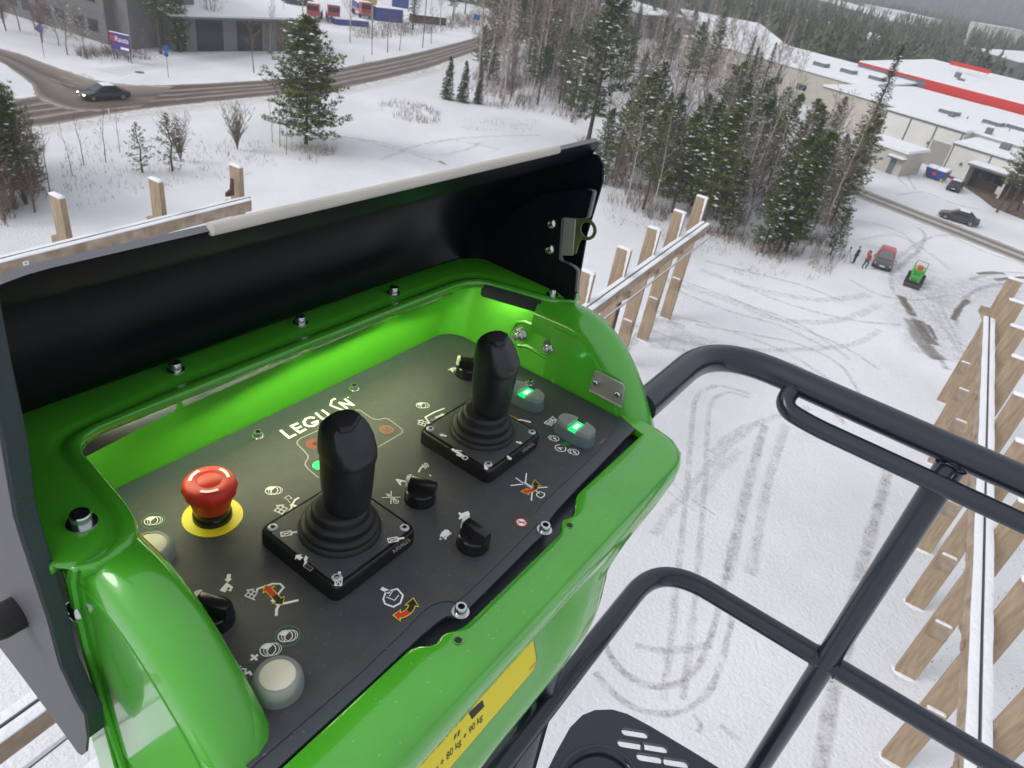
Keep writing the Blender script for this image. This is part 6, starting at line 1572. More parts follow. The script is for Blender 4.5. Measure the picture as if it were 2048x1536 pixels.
mb.add([(x, y, 0.02) for x, y in pz][::-1], [tuple(range(len(pz)))]); tag(mb.build('bare_ground', mat('bare_gravel', (0.13, 0.095, 0.07), rough=.95, var=.4, vscale=.8), None), kind='structure')
Cb = BLD('shed', (44.73, 114.4), EA, 'small beige flat roofed shed at the left end of the white warehouse')
Cb.box('wall', 0, 7.2, 0, 6.5, 0, 3.3, 'wall_beige'); Cb.roof(0, 7.2, 0, 6.5, 3.3, 3.4, .35, ov=.3)
Cb.box('door', 5.3, 6.2, -.05, -.003, 0, 2.2, 'trim'); Cb.box('door_canopy', 5.0, 7.5, -1.0, 0, 2.35, 2.5, 'trim'); Cb.box('canopy_snow', 5.0, 7.5, -1.0, 0, 2.5, 2.75, 'snow', None, .08)
Rb = BLD('red_trimmed_hall', (74.0 - .692 * 14, 168.4 + .722 * 14), EA, 'long hall with a red fascia band and a snow covered roof behind the white warehouse')
Rb.box('wall', 0, 90, .2, 36, 0, 6.3, 'wall_beige'); Rb.box('red_band', 14, 90, -.1, .15, 6.3, 8.3, 'fascia'); Rb.box('red_edge', -2, 14, -.1, .1, 7.85, 8.3, 'fascia'); Rb.box('dark_band', -2, 14, 0, .15, 6.3, 7.85, 'trim')
Rb.roof(-2, 90, 0, 36, 8.3, 9.8, .25, ov=0)
Rb.box('roof_sign_frame', 8, 17, 22, 22.3, 10.6, 11.4, 'fascia')
for x in (8.2, 10.4, 12.6, 14.8, 16.6): Rb.box('sign_post', x, x + .12, 22, 22.12, 9.0, 10.6, 'wall_white')
Rb.box('roof_vent', 14, 15, 12, 13, 8.8, 10.1, 'trim'); Rb.box('roof_vent', 16, 17.4, 9, 9.9, 8.5, 9.3, 'trim')
Lb = BLD('beige_hall', (39.6 - .692 * 22, 172.6 + .722 * 22), EA, 'long beige hall with a snow covered roof seen through the bare birches')
Lb.box('wall', 0, 47, 0, 26, 0, 6.0, 'wall_beige'); Lb.roof(0, 47, 0, 26, 6.0, 7.2, .3); Lb.box('eaves_trim', 0, 47, -.1, -.003, 5.85, 6.05, 'trim'); Lb.windows([4 + 6 * i for i in range(7)], 2.4, 3.4, 2.2)
for x, y in ((30, 8), (36, 9), (42, 10)): c = Lb.box('roof_light', x, x + 3, y, y + 2, 6.6, 7.4, 'trim'); Lb.box('roof_light_snow', x, x + 3, y, y + 2, 7.4, 7.65, 'snow', c, .1)
def far_hall(name, px0, px1, h, depth, wall, label, roofh=1.5, wins=True, gable=None):
    (x0, y0), (x1, y1) = px0, px1; L = hypot(x1 - x0, y1 - y0); ex = ((x1 - x0) / L, (y1 - y0) / L)
    b = BLD(name, px0, ex, label); b.box('wall', 0, L, 0, depth, 0, h, wall)
    if gable:
        mb = MB(); mb.plate([(-.3, h), (depth + .3, h), (depth / 2, h + roofh)], 'x', -.2, L + .2); mb.build('gable', M[gable], b.t)
        mb = MB(); mb.loft([[(x, -.6, h + .1), (x, depth / 2, h + roofh + .25), (x, depth + .6, h + .1), (x, depth + .6, h - .1), (x, depth / 2, h + roofh + .02), (x, -.6, h - .1)] for x in (0.1, L - .1)]); mb.build('roof_snow', M['snow'], b.t)
    else: b.roof(0, L, 0, depth, h, h + roofh, .3)
    if wins: b.windows([L * (i + .5) / 8 for i in range(8)], h * .45, h * .7, L / 14)
    return b
far_hall('brown_hall', (30.48, 188.16), (54.21, 189.31), 5.5, 50, 'wall_brown', 'brown hall with a wide snowy roof in the middle distance left of the dark spruce', 3.0)
far_hall('brick_hall', (17.64, 229.96), (31.5, 248.17), 6, 40, 'wall_brown', 'distant brick hall seen between the tree tops above the grove', 2)
far_hall('low_hall', (80.92, 392.12), (96.86, 409.17), 6, 60, 'wall_brown', 'distant low brown hall with snowy roof left of the blue gable', 4)
far_hall('blue_gabled_hall', (226.83, 530.38), (189.11, 500.24), 8, -70, 'wall_grey', 'distant hall with a blue gable and snowy roof', 4, False)
far_hall('white_office', (216.88, 574.33), (251.04, 588.75), 12, 40, 'wall_white', 'distant white two storey office building behind the blue gabled hall', .5)
far_hall('pale_house', (298.83, 652.16), (293.67, 617.53), 14, 30, 'wall_white', 'distant pale tower block with a flat snowy roof', .5, False)
far_hall('grey_hall', (167.15, 353.24), (166.95, 311.93), 8, 45, 'wall_grey', 'grey hall with a snowy pitched roof and a yellow sign among the right hand trees', 5)
far_hall('white_store', (114.14, 326.76), (139.21, 353.09), 5, 30, 'wall_grey', 'low snow roofed building half hidden by pines in the right middle distance', 2)
far_hall('barn', (216.55, 696.82), (282.11, 793.78), 6, 60, 'wall_brown', 'distant long brown hall with a white roof below the hill', 4)
# left: tall grey block with a dark glazed corner, and the low grey building
EL = (0.565, 0.825)
T_ = BLD('grey_block', (-61.2, 98.2), (0.93, -0.37), 'tall grey office block with dark windows at the upper left behind the billboard')
T_.box('wall', -26, 0, 0, 14, 0, 16, 'wall_grey'); T_.box('stair_tower', 0.004, 2.9, 1.2, 12, 0, 16, 'wall_grey')
for zz in (1.2, 4.8, 8.4): T_.windows([-2.5, -5.2, -9, -12, -16, -19], zz, zz + 1.5, 1.8)
for zz in (3.6, 7.2): T_.box('string_course', -26, -.1, -.08, -.003, zz, zz + .25, 'trim')
Gd = BLD('glazed_entrance', (-60.69, 99.96), EL, 'dark glazed building corner with a green canopy behind the billboard')
Gd.box('wall', 0, 10, 0.6, 9, 0, 12, 'wall_dark'); 
for i in range(6): Gd.box('mullion', .2 + i * 1.9, .32 + i * 1.9, .5, .62, 0, 12, 'trim')
for z in (3, 6, 9): Gd.box('transom', 0, 10, .48, .6, z, z + .12, 'trim')
Gd.box('canopy', -.3, 9, -2, .58, 9.8, 10.4, 'green_dark' if 'green_dark' in M else 'trim')
Lw = BLD('low_grey_building', (-53.76, 101.5), EL, 'low grey building with dark doors and a broad snow covered roof at the top left')
Lw.box('wall', 0, 22, .3, 30, 0, 4.5, 'wall_grey'); Lw.roof(-.6, 22.6, -.6, 30, 4.5, 7.5, .3); Lw.box('gutter', -.6, 22.6, -.85, -.62, 4.3, 4.55, 'trim')
for x0, x1, m_ in ((0.3, 1.6, 'wall_dark'), (3.3, 7.2, 'wall_dark'), (9.5, 13.5, 'wall_dark'), (16.2, 19.4, 'wall_brown'), (19.5, 21.7, 'wall_brown')): Lw.box('door_panel', x0, x1, .22, .297, 0, 4.2, m_)
for x0, x1 in ((1.7, 3.2), (7.3, 9.4), (13.6, 16.1)): Lw.box('pier', x0, x1, .12, .298, 0, 4.3, 'wall_grey')

# ------------------------------------------------------------------ distant hills and woods
hb = MB(); NX, NY = 60, 10
HP = []
for j in range(NY + 1):
    for i in range(NX + 1):
        az = radians(-14 + 90 * i / NX); R_ = 1300 + 900 * j / NY
        hh = (22 + 16 * noise.noise((az * 5, 3.1, j * .3)) + 10 * noise.noise((az * 14, 1.1, j * .4)) + 24 * smoothstep(radians(8), radians(35), az)) * smoothstep(0, .55, j / NY) * (1 - .5 * smoothstep(.75, 1, j / NY)) - (0.5 if j in (0, NY) else 0)
        HP.append((sin(az) * R_, cos(az) * R_, hh))
hb.add(HP, [(j * (NX + 1) + i, j * (NX + 1) + i + 1, (j + 1) * (NX + 1) + i + 1, (j + 1) * (NX + 1) + i) for j in range(NY) for i in range(NX)])
M['hill'] = mat('wooded_hillside', (0.07, 0.075, 0.06), rough=0.95, col2=(0.15, 0.15, 0.145), vscale=.02)
tag(hb.build('hills', M['hill'], None, 60), kind='structure')
M['far_tree'] = needle_mat('far_conifer', (0.045, 0.066, 0.030), (0.10, 0.115, 0.055))
M['far_bare'] = mat('far_bare_wood', (0.13, 0.095, 0.08), rough=.9, var=.3, vscale=.05)
def cone_tree(mb, rnd, x, y, z, h, r, mi=0, k=26, drop=.35):
    """shaggy far conifer: drooping blades round a stem"""
    for i in range(k):
        t_ = (i + rnd.random()) / k; zz = z + h * (.06 + .86 * t_); rr = r * (1.05 - t_) ** .8 * rnd.uniform(.6, 1.2); a = rnd.uniform(0, 2 * pi); w = rr * .42
        ca, sa = cos(a), sin(a)
        mb.add([(x - ca * .2 * rr, y - sa * .2 * rr, zz + h * .13), (x + ca * rr - sa * w, y + sa * rr + ca * w, zz - drop * rr * rnd.uniform(.2, 1.2)), (x + ca * rr * 1.1 + sa * w, y + sa * rr * 1.1 - ca * w, zz - drop * rr * rnd.uniform(.2, 1.2))], [(0, 1, 2)], mi)
def hill_z(x, y):
    az, R_ = atan2(x, y), hypot(x, y); i, j = (math.degrees(az) + 14) / 90 * NX, (R_ - 1300) / 900 * NY
    if 0 <= i < NX and 0 <= j < NY: return HP[int(j) * (NX + 1) + int(i)][2] * (1 - (j - int(j))) + HP[(int(j) + 1) * (NX + 1) + int(i)][2] * (j - int(j))
    return 0
rh = random.Random(77); fb = MB()
for i in range(11000):
    az, R_ = radians(rh.uniform(-12, 60)), 1300 + 560 * rh.random() ** 1.3
    x, y = sin(az) * R_, cos(az) * R_
    cone_tree(fb, rh, x, y, hill_z(x, y) - .5, rh.uniform(12, 21), rh.uniform(3.0, 5.0), 0, 12)
tag(fb.build('hill_forest', M['far_tree'], None), 'hazy dark conifer forest covering the hills on the horizon', 'forest', kind='stuff')
SITES = [(b.t.location.x, b.t.location.y) for b in (A, B, Cb, Rb, Lb)]
BOX = []
for o in list(COL.objects):
    if o.parent and o.name.startswith(('wall', 'wing_wall')) and o.parent.get('category') == 'building':
        c_ = [o.parent.matrix_basis @ v.co for v in o.data.vertices]; BOX.append([(p.x, p.y) for p in (c_[0], c_[1], c_[2], c_[3])])
def free(q, m=2.5):
    for b in BOX:
        if inside(q, b): return False
        if min(hypot(q[0] - a, q[1] - c_) for a, c_ in b) < m: return False
    return True
fb = MB()
for i in range(12500):
    az, R_ = radians(rh.uniform(-16, 52)), 235 + 1075 * rh.random() ** 0.95
    x, y = sin(az) * R_, cos(az) * R_
    if not free((x, y), 7): continue
    d_ = noise.noise((x * .006, y * .006, 2.2))
    if d_ < -.22 and R_ < 700: continue
    if R_ < 420: cone_tree(fb, rh, x, y, 0, rh.uniform(9, 16), rh.uniform(1.8, 2.9), 0, 60)
    else: cone_tree(fb, rh, x, y, 0, rh.uniform(10, 17), rh.uniform(2.2, 3.6), 0, 26)
tag(fb.build('distant_forest', M['far_tree'], None), 'mixed conifer woods spread between the distant halls', 'forest', kind='stuff')
# nearer trees of the middle distance, one by one
mid = [(-10, 200), (25, 190), (70, 210), (140, 190), (150, 250), (120, 300), (40, 300), (-30, 280), (-40, 230)]
rm = random.Random(5)
L_ = []
for q in [q for q in scatter(mid, 84, 5.5, rm) if free(q, 5)]:
    k = rm.choice(['pineB', 'pineD', 'sprA', 'pineA', 'birB', 'birC', 'birA', 'pineD', 'frost'])
    L_.append((k, q[0], q[1], rm.uniform(9, 14) if k[0] != 'f' else rm.uniform(6, 9)))
plant_rows(L_, 'beyond the warehouse', 7)
for (x, y), h, lb in (((99.83, 191.36), 9.0, 'snowy pine rising against the red fascia, the left of two'), ((101.41, 183.95), 8.0, 'snowy pine rising against the red fascia, the right of two')): plant('pineC', x, y, h, lb)
for i, (x, y) in enumerate([(-26.87, 211.89), (-22.46, 203.91), (-30.7, 190.78), (-30.59, 173.81), (-17.71, 190.7), (-30.31, 207.76), (-36.55, 192.16)]): plant(['birB', 'ald', 'pineB'][i % 3], x, y, rm.uniform(8, 13), ORD[i] + ' tree from the left by the far end of the main road', 'trees along the far road')

# dry stalks poking through the snow
gb2 = MB(); rs = random.Random(9)
def stalks(poly, n, h0, h1, w=.02):
    for q in scatter_fast(poly, n):
        a, h = rs.uniform(0, 6.28), rs.uniform(h0, h1); dx, dy = rs.uniform(-.4, .4) * h, rs.uniform(-.4, .4) * h
        gb2.add([(q[0] - cos(a) * w, q[1] - sin(a) * w, 0), (q[0] + cos(a) * w, q[1] + sin(a) * w, 0), (q[0] + dx, q[1] + dy, h)], [(0, 1, 2)])
def scatter_fast(poly, n):
    xs, ys = [p[0] for p in poly], [p[1] for p in poly]; P = []
    while len(P) < n:
        q = (rs.uniform(min(xs), max(xs)), rs.uniform(min(ys), max(ys)))
        if inside(q, poly) and noise.noise((q[0] * .35, q[1] * .35, 4)) > -.15: P.append(q)
    return P
stalks([(-41.31, 57.31), (-36.98, 68.28), (-28.52, 70.78), (-24.12, 61.97), (-27.22, 57.61), (-30.93, 52.45), (-33.11, 45.21)], 900, .15, .55)
stalks([(-23.81, 94.62), (-19.74, 98.51), (-15.51, 95.87), (-14.24, 89.04), (-18.0, 87.79), (-21.66, 88.85)], 420, .35, 1.0, .03)
stalks([(-27.12, 69.8), (-23.61, 71.43), (-21.25, 72.17), (-21.03, 66.62), (-24.27, 66.15)], 260, .3, .9)
stalks([(-13.95, 92.68), (-2.99, 102.14), (-3.75, 94.06), (-11.38, 88.69)], 200, .1, .4)
stalks([(5.3, 71.63), (18.82, 65.99), (22.16, 61.54), (26.57, 66.04), (25.47, 61.96), (18.22, 57.52), (13.26, 59.54), (5.76, 65.81)], 700, .1, .5)
stalks([(28.69, 73.9), (37.0, 90.64), (29.4, 67.42), (25.64, 60.93), (23.09, 59.75)], 500, .3, 1.3, .025)
stalks([(-58.74, 96.58), (-48.93, 122.53), (-46.58, 116.56), (-53.49, 94.27), (-56.47, 86.32)], 500, .15, .5)
stalks([(20.86, 27.29), (26.35, 30.97), (26.73, 28.12), (20.77, 16.58), (17.39, 15.92)], 300, .05, .18, .015)
tag(gb2.build('dry_grass', M['dry'], None), 'dry brown grass and weed stalks poking through the snow', 'grass', kind='stuff')

# ------------------------------------------------------------------ winter air
hz_ = MB(); hz_.box((300, 1050, 79), (3000, 2800, 162))
m_ = bpy.data.materials.new('winter_air'); m_.use_nodes = True; m_.node_tree.nodes.clear()
pv = m_.node_tree.nodes.new('ShaderNodeVolumePrincipled'); oo = m_.node_tree.nodes.new('ShaderNodeOutputMaterial')
pv.inputs['Color'].default_value = (0.86, 0.90, 0.97, 1); pv.inputs['Density'].default_value = 0.00095; pv.inputs['Anisotropy'].default_value = 0.2
m_.node_tree.links.new(pv.outputs[0], oo.inputs['Volume'])
ho = hz_.build('haze', m_, None); ho['kind'] = 'stuff'

# ------------------------------------------------------------------ cars, machines, people, signs
M['tyre'] = mat('tyre_rubber', (0.015, 0.015, 0.016), rough=0.8)
M['rim'] = mat('wheel_rim', (0.30, 0.30, 0.31), rough=0.4, metal=0.6)
M['glass'] = mat('car_glass', (0.020, 0.026, 0.028), rough=0.12)
M['glass_frost'] = mat('frosted_car_glass', (0.13, 0.16, 0.16), rough=0.4)
M['lamp_clear'] = mat('lamp_glass', (0.55, 0.56, 0.56), rough=0.2)
M['lamp_red'] = mat('red_lamp', (0.42, 0.015, 0.015), rough=0.3)
M['lamp_on'] = mat_emit('lit_headlamp', (1.0, 0.72, 0.28), 9.0)
M['plate'] = mat('number_plate', (0.62, 0.62, 0.60), rough=0.5)
def paint(n, c): return mat(n, c, rough=0.35, coat=0.5, var=.12, vscale=3)
M['c_blue'] = paint('dark_blue_car_paint', (0.022, 0.027, 0.042)); M['c_grey'] = paint('dark_grey_car_paint', (0.040, 0.042, 0.046)); M['c_black'] = paint('black_car_paint', (0.018, 0.019, 0.021)); M['c_red'] = paint('red_car_paint', (0.42, 0.025, 0.025)); M['c_salt'] = paint('salty_dark_car_paint', (0.06, 0.058, 0.064))
def car(name, at, head, label, cat, L, Wd, H, body, style='sedan', snow='roof', lights=False, bonnet=None, roofm=None, glass='glass', sidewin='glass'):
    t = empty(name, (at[0], at[1], 0), head); tag(t, label, cat)
    hw = Wd / 2
    S_ = {'sedan': [(-.5, .80, .42, .70), (-.485, .90, .30, .80), (-.40, .98, .24, .90), (-.27, 1, .20, .92), (0, 1, .18, .90), (.20, 1, .18, .88), (.30, .99, .20, .84), (.42, .96, .24, .74), (.485, .86, .30, .64), (.5, .76, .38, .58)],
          'hatch': [(-.5, .84, .42, .74), (-.485, .93, .30, .88), (-.40, .99, .24, .94), (-.27, 1, .20, .94), (0, 1, .18, .92), (.18, 1, .18, .90), (.30, .99, .20, .86), (.42, .95, .24, .77), (.485, .84, .30, .66), (.5, .74, .38, .60)]}[style]
    mb = MB(); R = []
    for x, w, zb, zt in S_:
        y = hw * w
        R.append([(x * L, -y * .90, zb), (x * L, -y, zb + .13), (x * L, -y, zb + (zt - zb) * .55), (x * L, -y * .95, zt - .05), (x * L, -y * .80, zt), (x * L, 0, zt + .025), (x * L, y * .80, zt), (x * L, y * .95, zt - .05), (x * L, y, zb + (zt - zb) * .55), (x * L, y, zb + .13), (x * L, y * .90, zb)])
    mb.loft(R); mb.build('body', M[body], t, 45)
    if bonnet:
        mb = MB(); mb.loft([[(x * L, s_ * hw * w * .72, z + .045) for s_ in (-1, -.5, 0, .5, 1)] for x, w, z in ((.21, 1, .87), (.30, .99, .84), (.42, .96, .745), (.475, .88, .655))], closed=False); mb.build('bonnet', M[bonnet], t, 60)
    G_ = {'sedan': (-.36, -.20, .06, .25), 'hatch': (-.47, -.38, .05, .24)}[style]
    xr0, xr1, xf1, xf0 = [g_ * L for g_ in G_]; zb, zr = .88, H
    mb = MB(); R = []
    for x, z, w in ((xr0, zb, .90), (xr0 + (xr1 - xr0) * .5, zb + (zr - zb) * .55, .84), (xr1, zr - .05, .76), ((xr1 + xf1) / 2, zr, .77), (xf1, zr - .05, .76), (xf1 + (xf0 - xf1) * .5, zb + (zr - zb) * .5, .84), (xf0, zb, .91)):
        R.append([(x, -hw * w * 1.0, zb - .04), (x, -hw * (w + (.93 - w) * .4), zb + (z - zb) * .3), (x, -hw * w, z - .03), (x, -hw * w * .85, z), (x, 0, z + .02), (x, hw * w * .85, z), (x, hw * w, z - .03), (x, hw * (w + (.93 - w) * .4), zb + (z - zb) * .3), (x, hw * w, zb - .04)])
    mb.loft(R); mb.build('cabin', M[roofm or body], t, 40)
    def quad(n, P, m): mb = MB(); mb.add(P, [(0, 1, 2, 3)]); return mb.build(n, M[m], t)
    quad('windscreen', [(xf0 - .02, -hw * .76, zb + .06), (xf0 - .02, hw * .76, zb + .06), (xf1 + .10, hw * .68, zr - .06), (xf1 + .10, -hw * .68, zr - .06)], glass)
    quad('rear_window', [(xr0 - .01, hw * .72, zb + .07), (xr0 - .01, -hw * .72, zb + .07), (xr1 - .09, -hw * .66, zr - .05), (xr1 - .09, hw * .66, zr - .05)], glass)
    for s_ in (-1, 1):
        for xa, xb, xc, xd in ((xf0 - .35, .02 * L, .02 * L, xf1 - .02), (-.005 * L, xr0 + .30, xr1 + .05, -.005 * L)):
            quad('side_window', [(xa, s_ * hw * .945, zb + .07), (xb, s_ * hw * .945, zb + .07), (xc, s_ * hw * .80, zr - .10), (xd, s_ * hw * .80, zr - .10)], sidewin)
        for x in (.31 * L, -.31 * L):
            mb = MB(); mb.lathe([(.18, -.09), (.30, -.10), (.325, -.06), (.325, .06), (.30, .10), (.18, .09)], (x, s_ * (hw - .10), .325), 22, axis='y'); w_ = mb.build('wheel', M['tyre'], t, 40)
            mb = MB(); mb.lathe([(.01, 0), (.18, .01), (.20, -.03)] if s_ < 0 else [(.20, .03), (.18, -.01), (.01, 0)], (x, s_ * (hw + .005), .325), 18, axis='y'); mb.build('wheel_rim', M['rim'], w_, 40)
        mb = MB(); mb.box((.468 * L, s_ * hw * .66, .60), (.16, .34, .13), 0.0); o = mb.build('headlight', M['lamp_on' if lights else 'lamp_clear'], t); bevel(o, .03)
        mb = MB(); mb.box((-.485 * L, s_ * hw * .72, .76), (.10, .30, .16)); o = mb.build('tail_light', M['lamp_red'], t); bevel(o, .03)
        mb = MB(); mb.box((.19 * L, s_ * (hw + .09), .96), (.10, .18, .12)); o = mb.build('mirror', M[roofm or body], t); bevel(o, .03)
    for x in (.503 * L, -.503 * L):
        mb = MB(); mb.box((x, 0, .48), (.02, .46, .11)); mb.build('number_plate', M['plate'], t)
    mb = MB(); mb.box((.495 * L, 0, .44), (.04, hw * 1.1, .12)); mb.build('grille', M['c_black'], t)
    if snow:
        mb = MB(); R = []
        for x, dz in ((xr1 + .05, .0), (xr1 + .2, .05), ((xr1 + xf1) / 2, .07), (xf1 - .2, .05), (xf1, .0)):
            R.append([(x, -hw * .66, zr - .01), (x, -hw * .5, zr + dz * .9 + .012), (x, 0, zr + dz + .025), (x, hw * .5, zr + dz * .9 + .012), (x, hw * .66, zr - .01)])
        mb.loft(R, closed=False); mb.build('roof_snow', M['snow'], t, 60)
    return t
p0, p1 = (-48.19, 71.6), (-45.46, 75.58)
car('moving_car', ((p0[0] + p1[0]) / 2 - .6, (p0[1] + p1[1]) / 2 + .5), atan2(p0[1] - p1[1], p0[0] - p1[0]), 'dark blue saloon with lit headlights and snow on its roof turning at the junction', 'car', 4.8, 1.85, 1.45, 'c_blue', lights=True)
p0, p1 = (48.23, 90.58), (51.86, 88.58)
car('moving_car', ((p0[0] + p1[0]) / 2 + .3, (p0[1] + p1[1]) / 2 + .6), atan2(p0[1] - p1[1], p0[0] - p1[0]), 'dark grey hatchback driving along the right hand lane', 'car', 4.6, 1.8, 1.45, 'c_grey', 'sedan', snow='rear')
p0, p1 = (59.32, 108.95), (54.85, 104.51)
car('parked_car', (57.49, 107.8), atan2(p0[1] - p1[1] , p0[0] - p1[0]) + .25, 'black car with snow on its roof parked beside the brown porch', 'car', 4.4, 1.8, 1.5, 'c_black', 'hatch')
p0, p1 = (31.9, 65.07), (34.59, 71.01)
car('parked_car', ((p0[0] + p1[0]) / 2, (p0[1] + p1[1]) / 2), atan2(p0[1] - p1[1], p0[0] - p1[0]), 'small dark red hatchback with a dark dirty bonnet parked beside the two people', 'car', 4.1, 1.75, 1.55, 'c_salt', 'hatch', snow=None, bonnet='c_salt', roofm='c_red', glass='glass_frost')
for (x, y), a, l in (((-61.56, 167.0), .2, 'grey snow topped car at the top edge left of the red trucks'), ((-58.53, 168.67), .15, 'second snow topped car at the top edge beside the red trucks')): car('parked_car', (x, y), a, l, 'car', 4.4, 1.8, 1.5, 'c_grey', 'hatch')

# compact loader with its bucket towards the camera
p0, p1 = (33.27, 61.34), (36.74, 67.82)
a = atan2(p0[1] - p1[1], p0[0] - p1[0])
t = empty('compact_loader', ((p0[0] + p1[0]) / 2, (p0[1] + p1[1]) / 2, 0), a); tag(t, 'small green loader with black tyres and an orange seat, bucket down, on the yard snow', 'loader')
def add(n, m, f, par=t, bev=.04, sm=None):
    mb = MB(); f(mb); o = mb.build(n, M[m], par, sm)
    if bev: bevel(o, bev)
    return o
M['lgreen'] = mat('loader_green', (0.055, 0.33, 0.045), rough=.4, coat=.3); M['seat_orange'] = mat('orange_jacket', (0.65, 0.09, 0.02), rough=.7)
add('engine_hood', 'lgreen', lambda m: m.loft([[(x, -w, z0), (x, w, z0), (x, w * .95, z1), (x, -w * .95, z1)] for x, w, z0, z1 in ((-1.45, .50, .55, 1.15), (-1.2, .58, .5, 1.30), (-.55, .58, .5, 1.25), (-.45, .55, .5, .95))]))
add('front_frame', 'lgreen', lambda m: m.box((.45, 0, .68), (1.1, .95, .45)))
add('dashboard', 'lgreen', lambda m: m.box((.15, 0, 1.1), (.18, .6, .45)))
add('seat', 'seat_orange', lambda m: (m.box((-.30, 0, 1.0), (.5, .5, .14)), m.box((-.55, 0, 1.32), (.14, .48, .55))))
for s_ in (-1, 1):
    for x in (-.75, .65): add('wheel', 'tyre', lambda m: m.lathe([(.2, -.13), (.36, -.15), (.40, -.08), (.40, .08), (.36, .15), (.2, .13)], (x, s_ * .62, .40), 20, axis='y'), bev=0, sm=40)
    add('lift_arm', 'lgreen', lambda m: m.tube([(-.1, s_ * .36, 1.02), (.6, s_ * .36, 1.0), (1.25, s_ * .36, .45)], .08, 8), bev=0)
    add('work_lamp', 'lamp_clear', lambda m: m.box((.05, s_ * .34, 1.42), (.08, .14, .12)), bev=.02)
add('roll_bar', 'lgreen', lambda m: m.tube([(-.55, -.5, .9), (-.62, -.5, 1.95), (-.62, .5, 1.95), (-.55, .5, .9)], .045, 8), bev=0)
add('bucket', 'dark_steel', lambda m: m.loft([[(1.30, y, .55), (1.15, y, .15), (1.25, y, .06), (1.85, y, .08), (1.85, y, .12), (1.32, y, .14), (1.24, y, .22), (1.36, y, .56)] for y in (-.72, .72)]), bev=.01)
# people: one continuous skinned body, clothes over it
M['skin'] = mat('skin', (0.46, 0.27, 0.20), rough=.6); M['navy'] = mat('navy_jacket', (0.014, 0.018, 0.035), rough=.8); M['olive_trousers'] = mat('dark_olive_trousers', (0.035, 0.033, 0.022), rough=.85)
M['red_jacket'] = mat('red_jacket', (0.55, 0.045, 0.02), rough=.7); M['jeans'] = mat('blue_jeans', (0.035, 0.065, 0.125), rough=.85); M['boots'] = mat('dark_boots', (0.02, 0.018, 0.016), rough=.7); M['red_hat'] = mat('red_knit_hat', (0.50, 0.03, 0.03), rough=.9); M['hair'] = mat('brown_hair', (0.05, 0.032, 0.02), rough=.8)
def skin_mesh(name, J, E, m, parent, rootname, sub=1):
    names = list(J); me = bpy.data.meshes.new(name); me.from_pydata([J[n][0] for n in names], [(names.index(a), names.index(b)) for a, b in E], [])
    o = bpy.data.objects.new(name, me); COL.objects.link(o)
    sk = o.modifiers.new('skin', 'SKIN'); sk.use_smooth_shade = True; sk.branch_smoothing = .4
    for i, n in enumerate(names):
        sv = me.skin_vertices[0].data[i]; r = J[n][1]; sv.radius = r if isinstance(r, tuple) else (r, r); sv.use_root = (n == rootname)
    if sub: s2 = o.modifiers.new('smooth', 'SUBSURF'); s2.levels = sub; s2.render_levels = sub
    bpy.context.view_layer.update()
    m2 = bpy.data.meshes.new_from_object(o.evaluated_get(bpy.context.evaluated_depsgraph_get())); m2.name = name
    o.modifiers.clear(); o.data = m2; bpy.data.meshes.remove(me)
    m2.materials.clear(); m2.materials.append(M[m]); o.parent = parent
    return o
